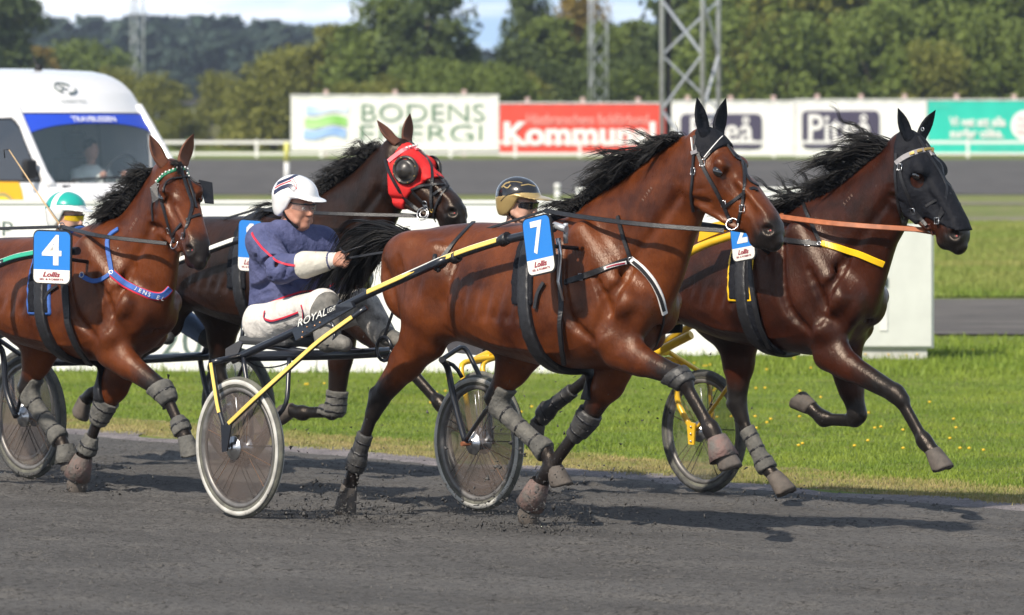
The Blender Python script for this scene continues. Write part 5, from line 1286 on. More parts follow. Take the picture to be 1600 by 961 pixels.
# ---- horse 7
h = H7; sk = h['sk']; t = h['t']
mask(h, 'ear_hood', [(1080, 205), (1090, 236), (1101, 249), (1125, 224), (1146, 216), (1146, 190), (1080, 185)], .008, CL)
for nm, pts, w_ in (('cheek_strap', [(1086, 213), (1090, 239), (1101, 266), (1118, 296), (1132, 323), (1142, 348)], .020), ('throat_strap', [(1086, 225), (1084, 250), (1083, 280), (1080, 304), (1083, 330)], .016),
                    ('face_strap', [(1135, 212), (1155, 243), (1162, 266), (1163, 302), (1159, 326), (1153, 350)], .016), ('face_strap', [(1142, 214), (1168, 253), (1180, 277), (1184, 291)], .014),
                    ('noseband', [(1189, 290), (1168, 297), (1152, 310), (1134, 322)], .018), ('brow_band', [(1100, 250), (1116, 231), (1130, 214)], .016)):
    sk.strap(nm, pts, w_, LE, t, .006, off=.003)
sk.strap('white_piping', [(1101, 247), (1117, 227), (1130, 211)], .005, M['white_trim'], t, .010, off=.004); sk.strap('white_piping', [(1082, 216), (1084, 236)], .005, M['white_trim'], t, .010, off=.004)
sk.strap('name_tag', [(1082, 240), (1091, 237)], .022, M['grey_band'], t, .012, off=.004)
r7 = ring(h, 1145, 352, .030)
buckles(h, [(1098, 255), (1131, 318), (1160, 326), (1084, 268)])
pad_and_girth(h, (866, 340), (885, 560), .13, None, M['black_cloth'])
sk.strap('breast_strap', [(884, 441), (905, 434), (940, 422), (985, 405)], .032, LE, t, .007, off=.004); sk.strap('breast_trim', [(945, 421), (978, 409)], .018, M['white_trim'], t, .010, off=.006); sk.strap('breast_trim', [(948, 420), (975, 410)], .009, M['dark_red'], t, .013, off=.006)
ptsb = [(985, 405), (1003, 418), (1020, 438), (1032, 462), (1038, 490)]
sk.strap('breast_strap', ptsb, .034, M['white_trim'], t, .007, off=.004); sk.strap('breast_trim', [(989, 408), (1004, 420), (1020, 440), (1031, 463), (1036, 485)], .020, M['dark'], t, .010, off=.005)
sk.strap('neck_strap', [(966, 338), (972, 362), (979, 385), (985, 405)], .022, LE, t, .007, off=.004); ring(h, 985, 405, .012); buckles(h, [(908, 433)])
sk.strap('hanging_strap', [(1037, 490), (1036, 505), (1030, 525), (1024, 540)], .012, LE, t, .005, off=.004)
sk.strap('crupper_strap', [(740, 348), (722, 366), (706, 384), (690, 404)], .024, LE, t, .006, off=.003)
plate_obj(h, 843, 383, -.48, '7', .205, .285, 10, -6, 1, .085)
fr = h['fr']; x0, z1 = h['pad']
MB().tube([fr.L(866, 352, -.36), fr.L(885, 358, -.36)], .018, 10).tube([fr.L(884, 349, -.35), fr.L(884, 380, -.34)], .012, 8).build('shaft_coupling', M['galv'], t)
MB().tube([fr.L(872, 372, -.36), fr.L(876, 400, -.35), fr.L(872, 440, -.345), fr.L(880, 470, -.34)], [.014, .010, .008, .006], 8).build('snap_hook', ST_, t)
sk.strap('girth_strap', [(872, 400), (872, 440), (876, 480), (880, 520), (884, 562)], .026, LE, t, .010, off=.026)
sk.strap('hanging_strap', [(852, 442), (842, 458), (838, 482)], .022, LE, t, .006, off=.014)
mane(h, [(893, 330), (930, 310), (965, 285), (1000, 258), (1030, 236), (1070, 210)], 3, 1900, .25, up=.14, droop=.8, wild=.4, width=.075)
tail_r = np.random.RandomState(5); tb = np.array(fr.L(640, 372, 0)); 
tuft('tail', M['hair'], t, np.tile(tb, (2200, 1)), tail_r, .66, (-1.0, .0, .22), (-.75, .0, -.55), .9, 12, .0024, .16, h['S'], .022, .15)
branding(h, 1012, 303, '5 1 3 8 6', 52, .016)
# ---- leading horse
h = HL; sk = h['sk']; t = h['t']; fr = h['fr']
mask(h, 'face_hood', [(1396, 200), (1400, 262), (1403, 300), (1408, 340), (1424, 352), (1440, 339), (1468, 352), (1490, 360), (1526, 368), (1532, 330), (1505, 280), (1480, 200), (1430, 185)], .009, CL, [(1433, 282, .042)])
for nm, pts, w_ in (('cheek_strap', [(1404, 250), (1411, 282), (1430, 328), (1448, 354)], .020), ('face_strap', [(1433, 216), (1450, 245), (1468, 274), (1478, 295), (1474, 325), (1466, 350)], .018), ('face_strap', [(1455, 218), (1468, 258), (1486, 300)], .016),
                    ('noseband', [(1497, 320), (1479, 327), (1468, 342)], .018), ('cross_strap', [(1448, 322), (1465, 312), (1483, 304)], .016), ('throat_strap', [(1402, 240), (1401, 275), (1404, 310), (1408, 342)], .018)):
    sk.strap(nm, pts, w_, LE, t, .006, off=.011)
sk.strap('brow_band', [(1402, 256), (1410, 248), (1430, 239), (1450, 235), (1468, 235)], .032, M['grey_band'], t, .007, off=.014)
for i, (a, b) in enumerate(zip([(1424, 241.5), (1433, 238.6), (1442, 236.6), (1453, 235)], [(1430, 239.5), (1439, 237.2), (1450, 235.3), (1460, 234.6)])): sk.strap('gold_letters', [a, b], .016, M['gold'], t, .010, off=.016, step=3, sm=1)
rL = ring(h, 1452, 361, .028); sk.strap('bit_guard', [(1449, 350), (1455, 371)], .045, mat('brown_guard', (.10, .03, .02), .5), t, .008, off=.004); buckles(h, [(1408, 262), (1429, 328), (1466, 345)], off=.018)
MB().lathe([(.006, 0), (.009, .002), (.012, 0), (.009, -.002)], h['hm'] @ Vector((.0, 0, .055)), (0, 1, 0), 12, closed=True).build('overcheck_ring', ST_, t)
for s_, (ex, ey) in zip((1, 1), ((1389, 188), (1475, 184))):
    pass
pad_and_girth(h, (1198, 343), (1210, 530), .14, None, M['black_cloth'], M['yellow_strap'])
sk.strap('breast_strap', [(1205, 371), (1235, 376), (1262, 380), (1285, 383)], .030, LE, t, .007, off=.004)
sk.strap('breast_strap', [(1283, 381), (1310, 387), (1345, 398), (1368, 408), (1380, 413)], .036, M['yellow_strap'], t, .008, off=.006)
sk.strap('neck_strap', [(1251, 300), (1258, 325), (1268, 352), (1281, 380)], .022, LE, t, .007, off=.005); buckles(h, [(1262, 380)]); ring(h, 1280, 382, .010)
sk.strap('girth_strap', [(1175, 400), (1178, 440), (1182, 470), (1190, 505), (1205, 538)], .03, LE, t, .008, off=.026)
sk.strap('belly_band', [(1176, 470), (1180, 505), (1200, 535), (1222, 548)], .07, CL, t, .010, off=.012)
plate_obj(h, 1161, 368, -.46, '2', .20, .27, 8, -12, 1, .09)
mane(h, [(1232, 328), (1262, 318), (1300, 298), (1335, 272), (1365, 248), (1398, 222)], 8, 2000, .33, up=.55, droop=.25, wild=.55, width=.06)
tuft('tail', M['hair'], t, np.tile(np.array(fr.L(994, 380, 0)), (500, 1)), np.random.RandomState(6), .75, (-.9, 0, .4), (-.85, 0, -.4), .9, 10, .0026, .16, h['S'], .022, .15)
branding(h, 1326, 312, '5 1 3 6', 47, .018)
# ---- horse 4
h = H4; sk = h['sk']; t = h['t']; fr = h['fr']
for nm, pts, w_ in (('cheek_strap', [(244, 290), (256, 324), (265, 357), (273, 379)], .020), ('face_strap', [(280, 250), (285, 274), (294, 302), (301, 320), (294, 347), (288, 370)], .018), ('face_strap', [(287, 252), (293, 280), (300, 300), (306, 325)], .014),
                    ('noseband', [(270, 368), (283, 350), (300, 339), (312, 336)], .018), ('throat_strap', [(243, 300), (238, 322), (240, 345)], .014)):
    sk.strap(nm, pts, w_, LE, t, .006, off=.003)
sk.strap('brow_band', [(245, 285), (258, 272), (276, 265), (290, 264), (300, 272)], .022, M['green_band'], t, .006, off=.004)
P_, N_ = sk.line([(246, 284), (258, 271.5), (276, 264.5), (290, 263.5), (299, 271)], 0, 2.6, 1, .012)
for i in range(0, len(P_), 2): MB().ball(P_[i], .006, 6).build('bead', M['white_trim'], t)
bl = [fr.L(*q, w__) for q, w__ in (((256, 300), -.11), ((258, 287), -.12), ((270, 280), -.09), ((283, 281), -.02), ((294, 276), .05), ((308, 282), .10), ((318, 291), .13))]
c0 = fr.L(285, 300, 0)
pp = []
for q in ((256, 300), (258, 287), (270, 280), (283, 280), (294, 276), (304, 280)): p, n = sk.hit(*q); pp.append(p+n*.012)
p, n = sk.hit(311, 292); pp.append(p+n*.03)
MB().tube(smooth_line(resample(pp, .02), 2), .006, 6).build('blinker_wire', LE, t)
e_ = h['hm']; bq = [e_ @ Vector(v) for v in ((.12, .105, -.01), (.13, .175, -.02), (.235, .165, -.06), (.24, .115, -.05))]
MB().plate(bq, e_.to_3x3() @ Vector((0, 0, -1)), .006).build('blinker', LE, t)
bq = [e_ @ Vector(v) for v in ((.11, -.105, -.03), (.12, -.135, -.06), (.19, -.13, -.10), (.19, -.108, -.075))]; MB().plate(bq, e_.to_3x3() @ Vector((-.3, 0, -1)), .005).build('blinker', LE, t)
r4 = ring(h, 275, 381, .030); buckles(h, [(264, 360), (287, 369), (246, 292)])
pad_and_girth(h, (112, 364), (130, 540), .15, None, M['black_cloth'], M['blue_web'])
sk.strap('neck_strap', [(186, 358), (170, 368), (167, 380), (170, 400), (175, 427)], .026, M['blue_web'], t, .007, off=.004)
sk.strap('breast_strap', [(126, 430), (146, 441), (160, 437), (175, 427)], .026, M['blue_web'], t, .007, off=.004)
sk.strap('breast_strap', [(175, 427), (190, 441), (212, 453), (238, 463), (256, 463), (266, 450)], .046, M['red_piping'], t, .005, off=.004); sk.strap('breast_strap', [(175, 427), (190, 441), (212, 453), (238, 463), (255, 463), (265, 450)], .036, M['blue_web'], t, .009, off=.005)
for i, chx in enumerate('JENS EL'):
    if chx == ' ': continue
    q = (212+7.0*i, 453.5+3.0*i-.18*i*i); p, n = sk.hit(*q); p = p+n*.018; q2 = sk.hit(q[0]+3, q[1]+1.1)[0]+n*.018; x = (q2-p).normalized(); y = n.cross(x).normalized(); n2 = x.cross(y)
    text_obj('lettering', chx, M['white_trim'], t, Matrix(((x.x, y.x, n2.x, p.x), (x.y, y.y, n2.y, p.y), (x.z, y.z, n2.z, p.z), (0, 0, 0, 1))), .022, None, .0)
ring(h, 174, 427, .010); ring(h, 130, 430, .014)
sk.strap('girth_strap', [(100, 440), (103, 470), (110, 505), (122, 535), (142, 562)], .04, LE, t, .010, off=.026)
sk.strap('hanging_strap', [(92, 447), (78, 455), (72, 468)], .018, LE, t, .005, off=.012)
plate_obj(h, 82, 402, -.48, '4', .245, .285, -1, 12, 1, .125)
mane(h, [(168, 344), (190, 334), (206, 320), (216, 304), (227, 286), (240, 262)], 12, 1700, .16, up=.30, droop=.3, wild=.4, width=.05); forelock(h, 4, 120, .13)
branding(h, 210, 350, 'n n n', 55, .016)
tuft('tail', M['hair'], t, np.tile(np.array(fr.L(-96, 395, 0)), (300, 1)), np.random.RandomState(6), .7, (-.9, 0, .4), (-.85, 0, -.4), .9, 9, .0026, .16, h['S'], .022, .15)
# ---- dark horse
h = HR; sk = h['sk']; t = h['t']; fr = h['fr']
c = lambda x, y: (560+x/4.806, 180+y/4.806)
mask(h, 'eye_mask', [c(*q) for q in ((235, 360), (235, 480), (240, 600), (262, 708), (318, 712), (345, 640), (400, 570), (480, 500), (560, 445), (600, 440), (640, 380), (560, 240), (400, 150), (300, 210))], .008, M['red_cloth'])
for nm, pts, w_ in (('cheek_strap', [c(210, 330), c(240, 430), c(300, 540), c(360, 630), c(450, 720)], .022), ('face_strap', [c(380, 210), c(480, 290), c(540, 390), c(555, 500), c(550, 640), c(560, 700)], .020), ('face_strap', [c(430, 240), c(530, 360), c(620, 450), c(668, 545)], .016),
                    ('noseband', [c(665, 545), c(600, 570), c(570, 600)], .018), ('cross_strap', [c(400, 560), c(470, 530), c(560, 520), c(640, 530)], .016), ('cross_strap', [c(410, 570), c(460, 620), c(500, 660)], .016),
                    ('jaw_strap', [c(650, 560), c(600, 650), c(570, 740), c(580, 800)], .014)):
    sk.strap(nm, pts, w_, LE, t, .006, off=.010)
sk.strap('brow_band', [c(235, 350), c(280, 310), c(340, 270), c(400, 245), c(460, 238)], .030, M['pink_band'], t, .007, off=.013)
for i in range(5): a = c(355+20*i, 262-5*i); b = c(368+20*i, 259-5*i); sk.strap('letter_mark', [a, b], .012, M['white_trim'], t, .004, off=.021, step=2, sm=0)
for s_, q in ((-1, (.200, -.108, -.052)), (1, (.200, .108, -.052))):
    cc = e2 = h['hm'] @ Vector(q); nn = h['hm'].to_3x3() @ Vector((.12, s_, .10)); k = h['hk']
    o = MB().lathe([(.078*k, -.004), (.080*k, .008), (.070*k, .016), (.062*k, .010), (.060*k, .004), (.045*k, .032), (.022*k, .046), (.002, .050)], cc, nn, 28).build('blinker_cup', mat('cup_black', (.015, .014, .013), .35, color2=(.05, .045, .04), vscale=18) if 'cup_black' not in bpy.data.materials else bpy.data.materials['cup_black'], t)
    xx = nn.cross(Vector((0, 0, 1))).normalized(); yy = nn.normalized().cross(xx)
    for a in range(8):
        an = a*math.pi/4+.3; pc = cc+nn.normalized()*.017+xx*(.070*k*math.cos(an))+yy*(.070*k*math.sin(an)); MB().ball(pc, .004, 6).build('rivet', M['gold'], t)
ring(h, *c(490, 745), .036, None); ring(h, *c(495, 745), .022, None); ring(h, *c(508, 660), .016, None); ring(h, *c(515, 692), .016, None); rR = ring(h, *c(560, 710), .012, M['gold'])
rRp = sk.hit(*c(470, 745))[0]
pad_and_girth(h, (415, 336), (430, 500), .14, None, M['black_cloth'])
plate_obj(h, 392, 384, -.46, '1', .215, .30, -2, -4, 1, .05)
mane(h, [(448, 328), (480, 318), (508, 304), (535, 284), (560, 262), (600, 226)], 21, 1500, .19, up=.12, droop=.6, wild=.3, width=.07)
tuft('tail', M['hair'], t, np.tile(np.array(fr.L(226, 366, 0)), (300, 1)), np.random.RandomState(7), .7, (-.9, 0, .4), (-.85, 0, -.4), .9, 9, .0026, .16, h['S'], .022, .15)
# ------------------------------------------------------------------ sulkies
M['tyre_white'] = mat('tyre_white', (.62, .61, .56), .6, color2=(.36, .35, .32), vscale=9); M['tread'] = mat('tread', (.15, .15, .12), .85, color2=(.085, .085, .075), vscale=18, bump=.4, bscale=200)
M['disc'] = mat('disc', (.17, .13, .11), .25, spec=.5, alpha=.42, color2=(.115, .10, .09), vscale=5); M['disc_clear'] = mat('disc_clear', (.16, .15, .11), .2, spec=.5, alpha=.30); M['rim_grey'] = mat('rim_grey', (.22, .21, .20), .45, metal=.4, color2=(.12, .115, .11), vscale=12); M['copper'] = mat('copper', (.45, .24, .13), .3, metal=.8)
M['frame_yellow'] = mat('frame_yellow', (.72, .44, .02), .32, coat=.4, var=.08, vscale=10); M['stripe_yellow'] = mat('stripe_yellow', (.80, .58, .13), .35, coat=.3); M['stripe_white'] = mat('stripe_white', (.80, .80, .74), .35); M['teal_stripe'] = mat('teal_stripe', (.03, .35, .22), .35)
def wheel(t, c, side, Rw=.352, disc=True, tyre=None, spokes=18):
    """wheel object at c, axle along local y; side -1 = outer face towards the viewer"""
    tw = .021; tyre = tyre or M['tyre_white']
    w_ = MB().lathe([(Rw-.052, -tw*.75), (Rw-.018, -tw*1.02), (Rw, -tw*.35), (Rw+.003, 0), (Rw, tw*.35), (Rw-.018, tw*1.02), (Rw-.052, tw*.75), (Rw-.055, 0)], c, (0, 1, 0), 72, closed=True).build('wheel', M['tread'], t)
    for s in (-1, 1): MB().lathe([(Rw-.034, s*tw*1.0), (Rw-.026, s*(tw*1.12+.001)), (Rw-.012, s*(tw*1.02+.001)), (Rw-.011, s*tw*.8), (Rw-.034, s*tw*.6)], c, (0, 1, 0), 72).build('sidewall', tyre, w_)
    MB().lathe([(Rw-.074, -.010), (Rw-.050, -.017), (Rw-.048, .017), (Rw-.074, .010)], c, (0, 1, 0), 64, closed=True).build('rim', M['rim_grey'], w_)
    if disc:
        for s in (-1, 1): MB().lathe([(.050, s*.036), (.10, s*.033), (Rw-.078, s*.012)], c, (0, 1, 0), 56).build('disc_cover', M['disc'] if disc == True else M['disc_clear'], w_)
    MB().lathe([(.012, -.062), (.030, -.058), (.032, -.045), (.058, -.042), (.060, -.036), (.026, -.030), (.026, .030), (.060, .036), (.058, .042), (.03, .045), (.012, .062)], c, (0, 1, 0), 28).build('hub', M['steel'], w_)
    c = Vector(c)
    for k in range(spokes):
        a = 2*math.pi*k/spokes; s = 1 if k % 2 else -1; a2 = a+.28*(1 if (k//2) % 2 else -1)
        MB().tube([c+Vector((.028*math.cos(a), s*.030, .028*math.sin(a))), c+Vector(((Rw-.06)*math.cos(a2), s*.003, (Rw-.06)*math.sin(a2)))], .0028, 4, caps=False).build('spoke', M['copper'] if k % 3 == 0 and disc else M['dark'], w_)
    MB().tube([c+Vector((0, 0, .03)), c+Vector((.0, -.024, Rw-.1))], .003, 5).build('valve', M['steel'], w_)
    return w_
def stripe_tube(t, pts, r, base, stripes):
    MB().tube(smooth_line(resample(pts, .05), 2), r, 12).build('tube', base, t)
def sulky(key, label, cols, fork='straight', width=1.55, disc=True, near=True, tyre=None, Rw=.352):
    mid = MID[key]; fr = Frame(mid.x, mid.y, 50, -BANK*tdist(mid.x, mid.y)); t = thing('sulky', label, 'sulky', fr.o, -fr.a, 'sulkies drawn by the trotters')
    y0 = -width/2; y1 = width/2; gn = lambda p: -BANK*tdist(*fr.world(p)[:2])-fr.o.z
    cn = Vector((0, y0, gn((0, y0, 0))+Rw)); cf = Vector((0, y1, gn((0, y1, 0))+Rw)); zt = Rw*2+.10
    if near: wheel(t, cn, -1, Rw, disc, tyre)
    wheel(t, cf, -1, Rw, disc, tyre)
    return t, fr, cn, cf
def seat_and_beam(t, fr, zb, bk, x_arch=-.12, yn=-.60, yf=.66, xs=-.58):
    MB().tube([(x_arch, yn, zb), (x_arch-.02, 0, zb-.01), (x_arch, yf, zb)], .026, 12).build('axle_beam', bk, t)
    for y in (-.16, .16): MB().tube([(x_arch, y, zb), (xs+.1, y*.9, zb+.02), (xs-.10, y*.8, zb+.03)], .017, 8).build('seat_tube', bk, t)
    o = MB().box(xs-.19, xs+.22, -.20, .20, zb+.03, zb+.075).build('seat', mat('seat_grey', (.05, .052, .055), .6) if 'seat_grey' not in bpy.data.materials else bpy.data.materials['seat_grey'], t, .02)
    MB().tube([(xs-.20, -.16, zb+.06), (xs-.24, -.12, zb+.15), (xs-.24, .12, zb+.15), (xs-.20, .16, zb+.06)], .012, 8).build('seat_rail', bk, t)
def shaft_pair(t, fr, near_pts, bk, stripe, i0, i1, stripe2=None, r=.021):
    """near shaft through local points; the far one mirrored; stripes between indices"""
    for mir in (1, -1):
        P = [Vector((p.x, p.y*mir, p.z)) for p in near_pts]; Q = smooth_line(resample(P, .05), 2)
        MB().tube(Q, r, 12).build('shaft', bk, t)
        if stripe:
            S_ = smooth_line(resample(P[i0:i1+1], .05), 1); N = np.tile(np.array([0, -1.0*mir, .35]), (len(S_), 1)); N /= np.linalg.norm(N[0])
            mb = MB(); ribbon(mb, S_+N*(r-.001), N, .026, .003); mb.build('shaft_stripe', stripe, t)
            if stripe2: N2 = np.tile(np.array([0, -.55*mir, .85]), (len(S_), 1)); N2 /= np.linalg.norm(N2[0]); mb = MB(); ribbon(mb, S_+N2*(r-.001), N2, .010, .003); mb.build('shaft_stripe', stripe2, t)
def hs(h, fr, px, py, w):
    """a point beside the horse's flank, given in the sulky's frame"""
    return fr.loc(h['fr'].world(h['fr'].L(px, py, w)))
# --- sulky of horse 7
t, fr, cn, cf = sulky('7', 'black sulky with yellow striped forks and white-walled disc wheels, nearest the viewer', None)
L = fr.L; bk, sy = M['black_metal'], M['stripe_yellow']
zb = L(378, 557, -.62).z
def fork(t, pts, w0, m, stripe=None, r=.014, s0=.2, s1=1, name='fork'):
    Q = smooth_line(resample(pts, .04), 2); o = MB().tube(Q, r, 10).build(name, m, t)
    if stripe:
        n = len(Q); S_ = Q[int(n*s0):max(int(n*s1), int(n*s0)+2)]; N = np.tile(np.array([.35, -1.0, 0]), (len(S_), 1)); N /= np.linalg.norm(N[0]); mb = MB(); ribbon(mb, S_+N*(r-.001), N, r*1.5, .003); mb.build(name+'_stripe', stripe, o)
    return o
top = L(331, 567, -.84); hubn = Vector((cn.x, -.85, cn.z))
fork(t, [hubn, L(352, 668, -.85), L(343, 645, -.85), top], 0, bk, sy, .013, .42, 1)
fork(t, [L(352, 668, -.85), L(400, 622, -.82), L(500, 532, -.66), L(573, 480, -.52)], 0, bk, sy, .014, .05, .93, 'stay')
MB().tube([hubn+Vector((0, -.02, 0)), hubn+Vector((0, .08, 0))], .011, 8).build('axle_bolt', M['steel'], t)
MB().plate([(v[0], -.873, v[1]) for v in ((cn.x-.018, cn.z-.02), (cn.x+.022, cn.z-.012), (L(356, 664, -.87).x+.03, L(356, 664, -.87).z), (L(348, 664, -.87).x-.012, L(348, 664, -.87).z))], (0, 1, 0), .008).build('dropout', bk, t)
MB().tube([top, L(345, 563, -.80), L(378, 556, -.62)], .016, 10).build('arch', bk, t)
fork(t, [Vector((cn.x, cn.y+.075, cn.z)), (cn.x-.02, cn.y+.085, cn.z+.2), L(380, 560, -.64)], 0, bk, None, .012)
fork(t, [Vector((cn.x, cn.y+.075, cn.z)), (cn.x+.22, cn.y+.13, cn.z+.22), L(452, 560, -.58)], 0, bk, None, .012, name='stay')
ff = cf.y-.085
fork(t, [Vector((cf.x, ff, cf.z)), L(722, 672, ff), L(706, 610, ff), L(700, 572, ff), L(690, 562, ff-.1)], 0, bk, None, .017)
fork(t, [L(698, 566, ff), L(710, 566, ff+.03), L(722, 590, ff+.05)], 0, bk, None, .011, name='stay'); fork(t, [Vector((cf.x, ff, cf.z+.02)), L(760, 640, .55), L(800, 600, .40)], 0, bk, None, .012, name='stay')
fork(t, [Vector((cf.x, cf.y+.085, cf.z)), (cf.x-.03, cf.y+.09, cf.z+.25), (L(690, 562, ff).x, cf.y+.07, zb+.02), L(690, 562, ff-.05)], 0, bk, None, .013)
MB().tube([(cf.x, ff-.03, cf.z), (cf.x, cf.y+.1, cf.z)], .012, 8).build('axle_bolt', mat('rust', (.20, .07, .03), .8), t)
xa = L(378, 557, -.62).x; seat_and_beam(t, fr, zb, bk, xa, -.62, .67, -.60)
npts = [L(362, 563, -.66), L(378, 556, -.62), L(450, 523, -.58), L(515, 490, -.54), L(578, 458, -.50), L(632, 434, -.48), hs(H7, fr, 690, 408, -.39), hs(H7, fr, 735, 391, -.385), hs(H7, fr, 780, 377, -.38), hs(H7, fr, 812, 370, -.38), hs(H7, fr, 866, 356, -.38)]
shaft_pair(t, fr, npts, bk, sy, 4, 8, M['stripe_white'])
# bracket plate with lettering
bp = [L(455, 514, -.60), L(515, 478, -.57), L(548, 472, -.55), L(552, 480, -.55), L(462, 532, -.60)]
MB().plate(bp, (0, 1, 0), .02).build('bracket', bk, t)
for q in ((473, 519), (480, 511), (492, 509), (500, 504), (472, 527)): MB().ball(L(q[0], q[1], -.605), .006, 6).build('rivet', M['copper'], t)
a, b = L(458, 508, -.612), L(516, 484, -.605); x = (b-a).normalized(); n = Vector((.2, -1, .1)); n = (n-x*n.dot(x)).normalized(); y = n.cross(x); c = (a+b)/2
o = text_obj('lettering', 'ROYAL', M['stripe_white'], t, Matrix(((x.x, y.x, n.x, c.x), (x.y, y.y, n.y, c.y), (x.z, y.z, n.z, c.z), (0, 0, 0, 1))), .036, (b-a).length*.78, .0, shear=.35)
c = b+x*.01; text_obj('lettering', 'LIGHT', M['stripe_white'], t, Matrix(((x.x, y.x, n.x, c.x), (x.y, y.y, n.y, c.y), (x.z, y.z, n.z, c.z), (0, 0, 0, 1))), .022, .07, .0, shear=.25)
# wrapped straps holding shaft to harness
for px_, py_, w_ in ((686, 412, .055), (712, 402, .035), (789, 374, .05)):
    c = hs(H7, fr, px_, py_, -.385); MB().tube([c+Vector((-w_/2, 0, -w_*.2)), c+Vector((w_/2, 0, w_*.2))], [.030, .030], 10).build('shaft_wrap', M['black_leather'], t)
MB().tube(smooth_line(resample([hs(H7, fr, 680, 398, -.40), hs(H7, fr, 678, 410, -.42), hs(H7, fr, 686, 424, -.42)], .02), 1), .012, 6).build('tie_strap', M['black_leather'], t)
# stirrups and mud guard, cable
for q, w_ in (((512, 520), -.34), ((600, 545), .20)):
    c = L(q[0], q[1], w_); MB().tube([c+Vector((.06*math.cos(a), 0, .062*math.sin(a))) for a in np.linspace(0, 6.28, 17)], .009, 8).build('stirrup', bk, t)
    MB().tube([c+Vector((0, 0, .06)), L(q[0]+20, 470, w_*1.3)], .008, 6).build('stirrup_stem', bk, t)
MB().plate([L(352, 545, -.64), L(372, 533, -.64), L(378, 536, -.64), L(372, 552, -.64), L(352, 562, -.64)], (0, 1, 0), .01).build('reflector', mat('smoked', (.06, .06, .065), .2, coat=.5), t)
MB().tube(smooth_line(resample([L(384, 563, -.6), L(410, 576, -.5), L(440, 572, -.4), L(452, 566, -.35)], .03), 2), .004, 5).build('cable', M['dark'], t)
SUL7 = (t, fr)
# --- yellow sulky
t, fr, cn, cf = sulky('L', 'yellow framed sulky with spoked grey wheels behind the leading horse', None, width=1.62, tyre=M['rubber'], Rw=.345, disc='clear')
L = fr.L; fy = M['frame_yellow']; zb = L(1070, 552, .5).z
xa = -.10; seat_and_beam(t, fr, zb, fy, xa, -.62, .62, -.55)
ff = cf.y-.075
fork(t, [Vector((cf.x, ff, cf.z)), L(1072, 655, ff), L(1058, 628, ff), L(1057, 600, ff), L(1071, 578, ff), L(1062, 562, ff), L(1040, 562, ff-.1)], 0, fy, None, .017)
fork(t, [L(1005, 562, .35), L(1045, 541, .40), L(1080, 523, .44)], 0, fy, None, .024, name='stay')
fork(t, [Vector((cf.x+.02, ff, cf.z+.02)), L(1109, 645, .70), L(1140, 600, .62), L(1186, 537, .44)], 0, fy, None, .011, name='stay')
MB().plate([(cf.x-.03, ff-.03, cf.z+.06), (cf.x+.04, ff-.03, cf.z+.05), (cf.x+.03, ff-.03, cf.z-.07), (cf.x-.015, ff-.03, cf.z-.07)], (0, 1, 0), .01).build('dropout', fy, t)
for dz in (.03, -.01, -.05): MB().ball((cf.x+.01, ff-.034, cf.z+dz), .007, 6).build('bolt', M['steel'], t)
fork(t, [Vector((cf.x, cf.y+.075, cf.z)), (cf.x-.05, cf.y+.08, cf.z+.3), (xa, .62, zb)], 0, fy, None, .013)
for yy in (cn.y+.075, cn.y-.075): fork(t, [Vector((cn.x, yy, cn.z)), (cn.x-.05, yy, cn.z+.25), (xa, yy, zb-.02), (xa, -.62, zb)], 0, fy, None, .015)
npts = [Vector((xa-.02, -.64, zb)), L(737, 565, -.62), L(780, 545, -.60), L(860, 505, -.55), L(940, 465, -.50), hs(HL, fr, 1030, 420, -.40), hs(HL, fr, 1100, 382, -.385), hs(HL, fr, 1150, 366, -.38), hs(HL, fr, 1178, 360, -.38)]
shaft_pair(t, fr, npts, fy, None, 0, 0, None, .022)
MB().plate([hs(HL, fr, 1095, 352, -.40), hs(HL, fr, 1128, 345, -.40), hs(HL, fr, 1140, 352, -.40), hs(HL, fr, 1128, 362, -.40), hs(HL, fr, 1090, 378, -.40)], (0, 1, 0), .03).build('shaft_end', fy, t)
MB().plate([L(1033, 478, .25), L(1066, 470, .25), L(1062, 520, .25), L(1036, 522, .25)], (0, 1, 0), .02).build('mud_flap', M['black_cloth'], t)
MB().plate([L(690, 520, -.3), L(758, 530, -.3), L(752, 556, -.3), L(700, 550, -.3)], (0, 1, 0), .35).build('leg_guard', mat('grey_cloth', (.06, .06, .07), .8, bump=.4, bscale=30), t)
for q, w_ in (((905, 530), -.3), ((990, 535), .28)):
    c = L(q[0], q[1], w_); MB().tube([c+Vector((.06*math.cos(a), 0, .062*math.sin(a))) for a in np.linspace(0, 6.28, 17)], .009, 8).build('stirrup', M['black_metal'], t)
SULL = (t, fr)
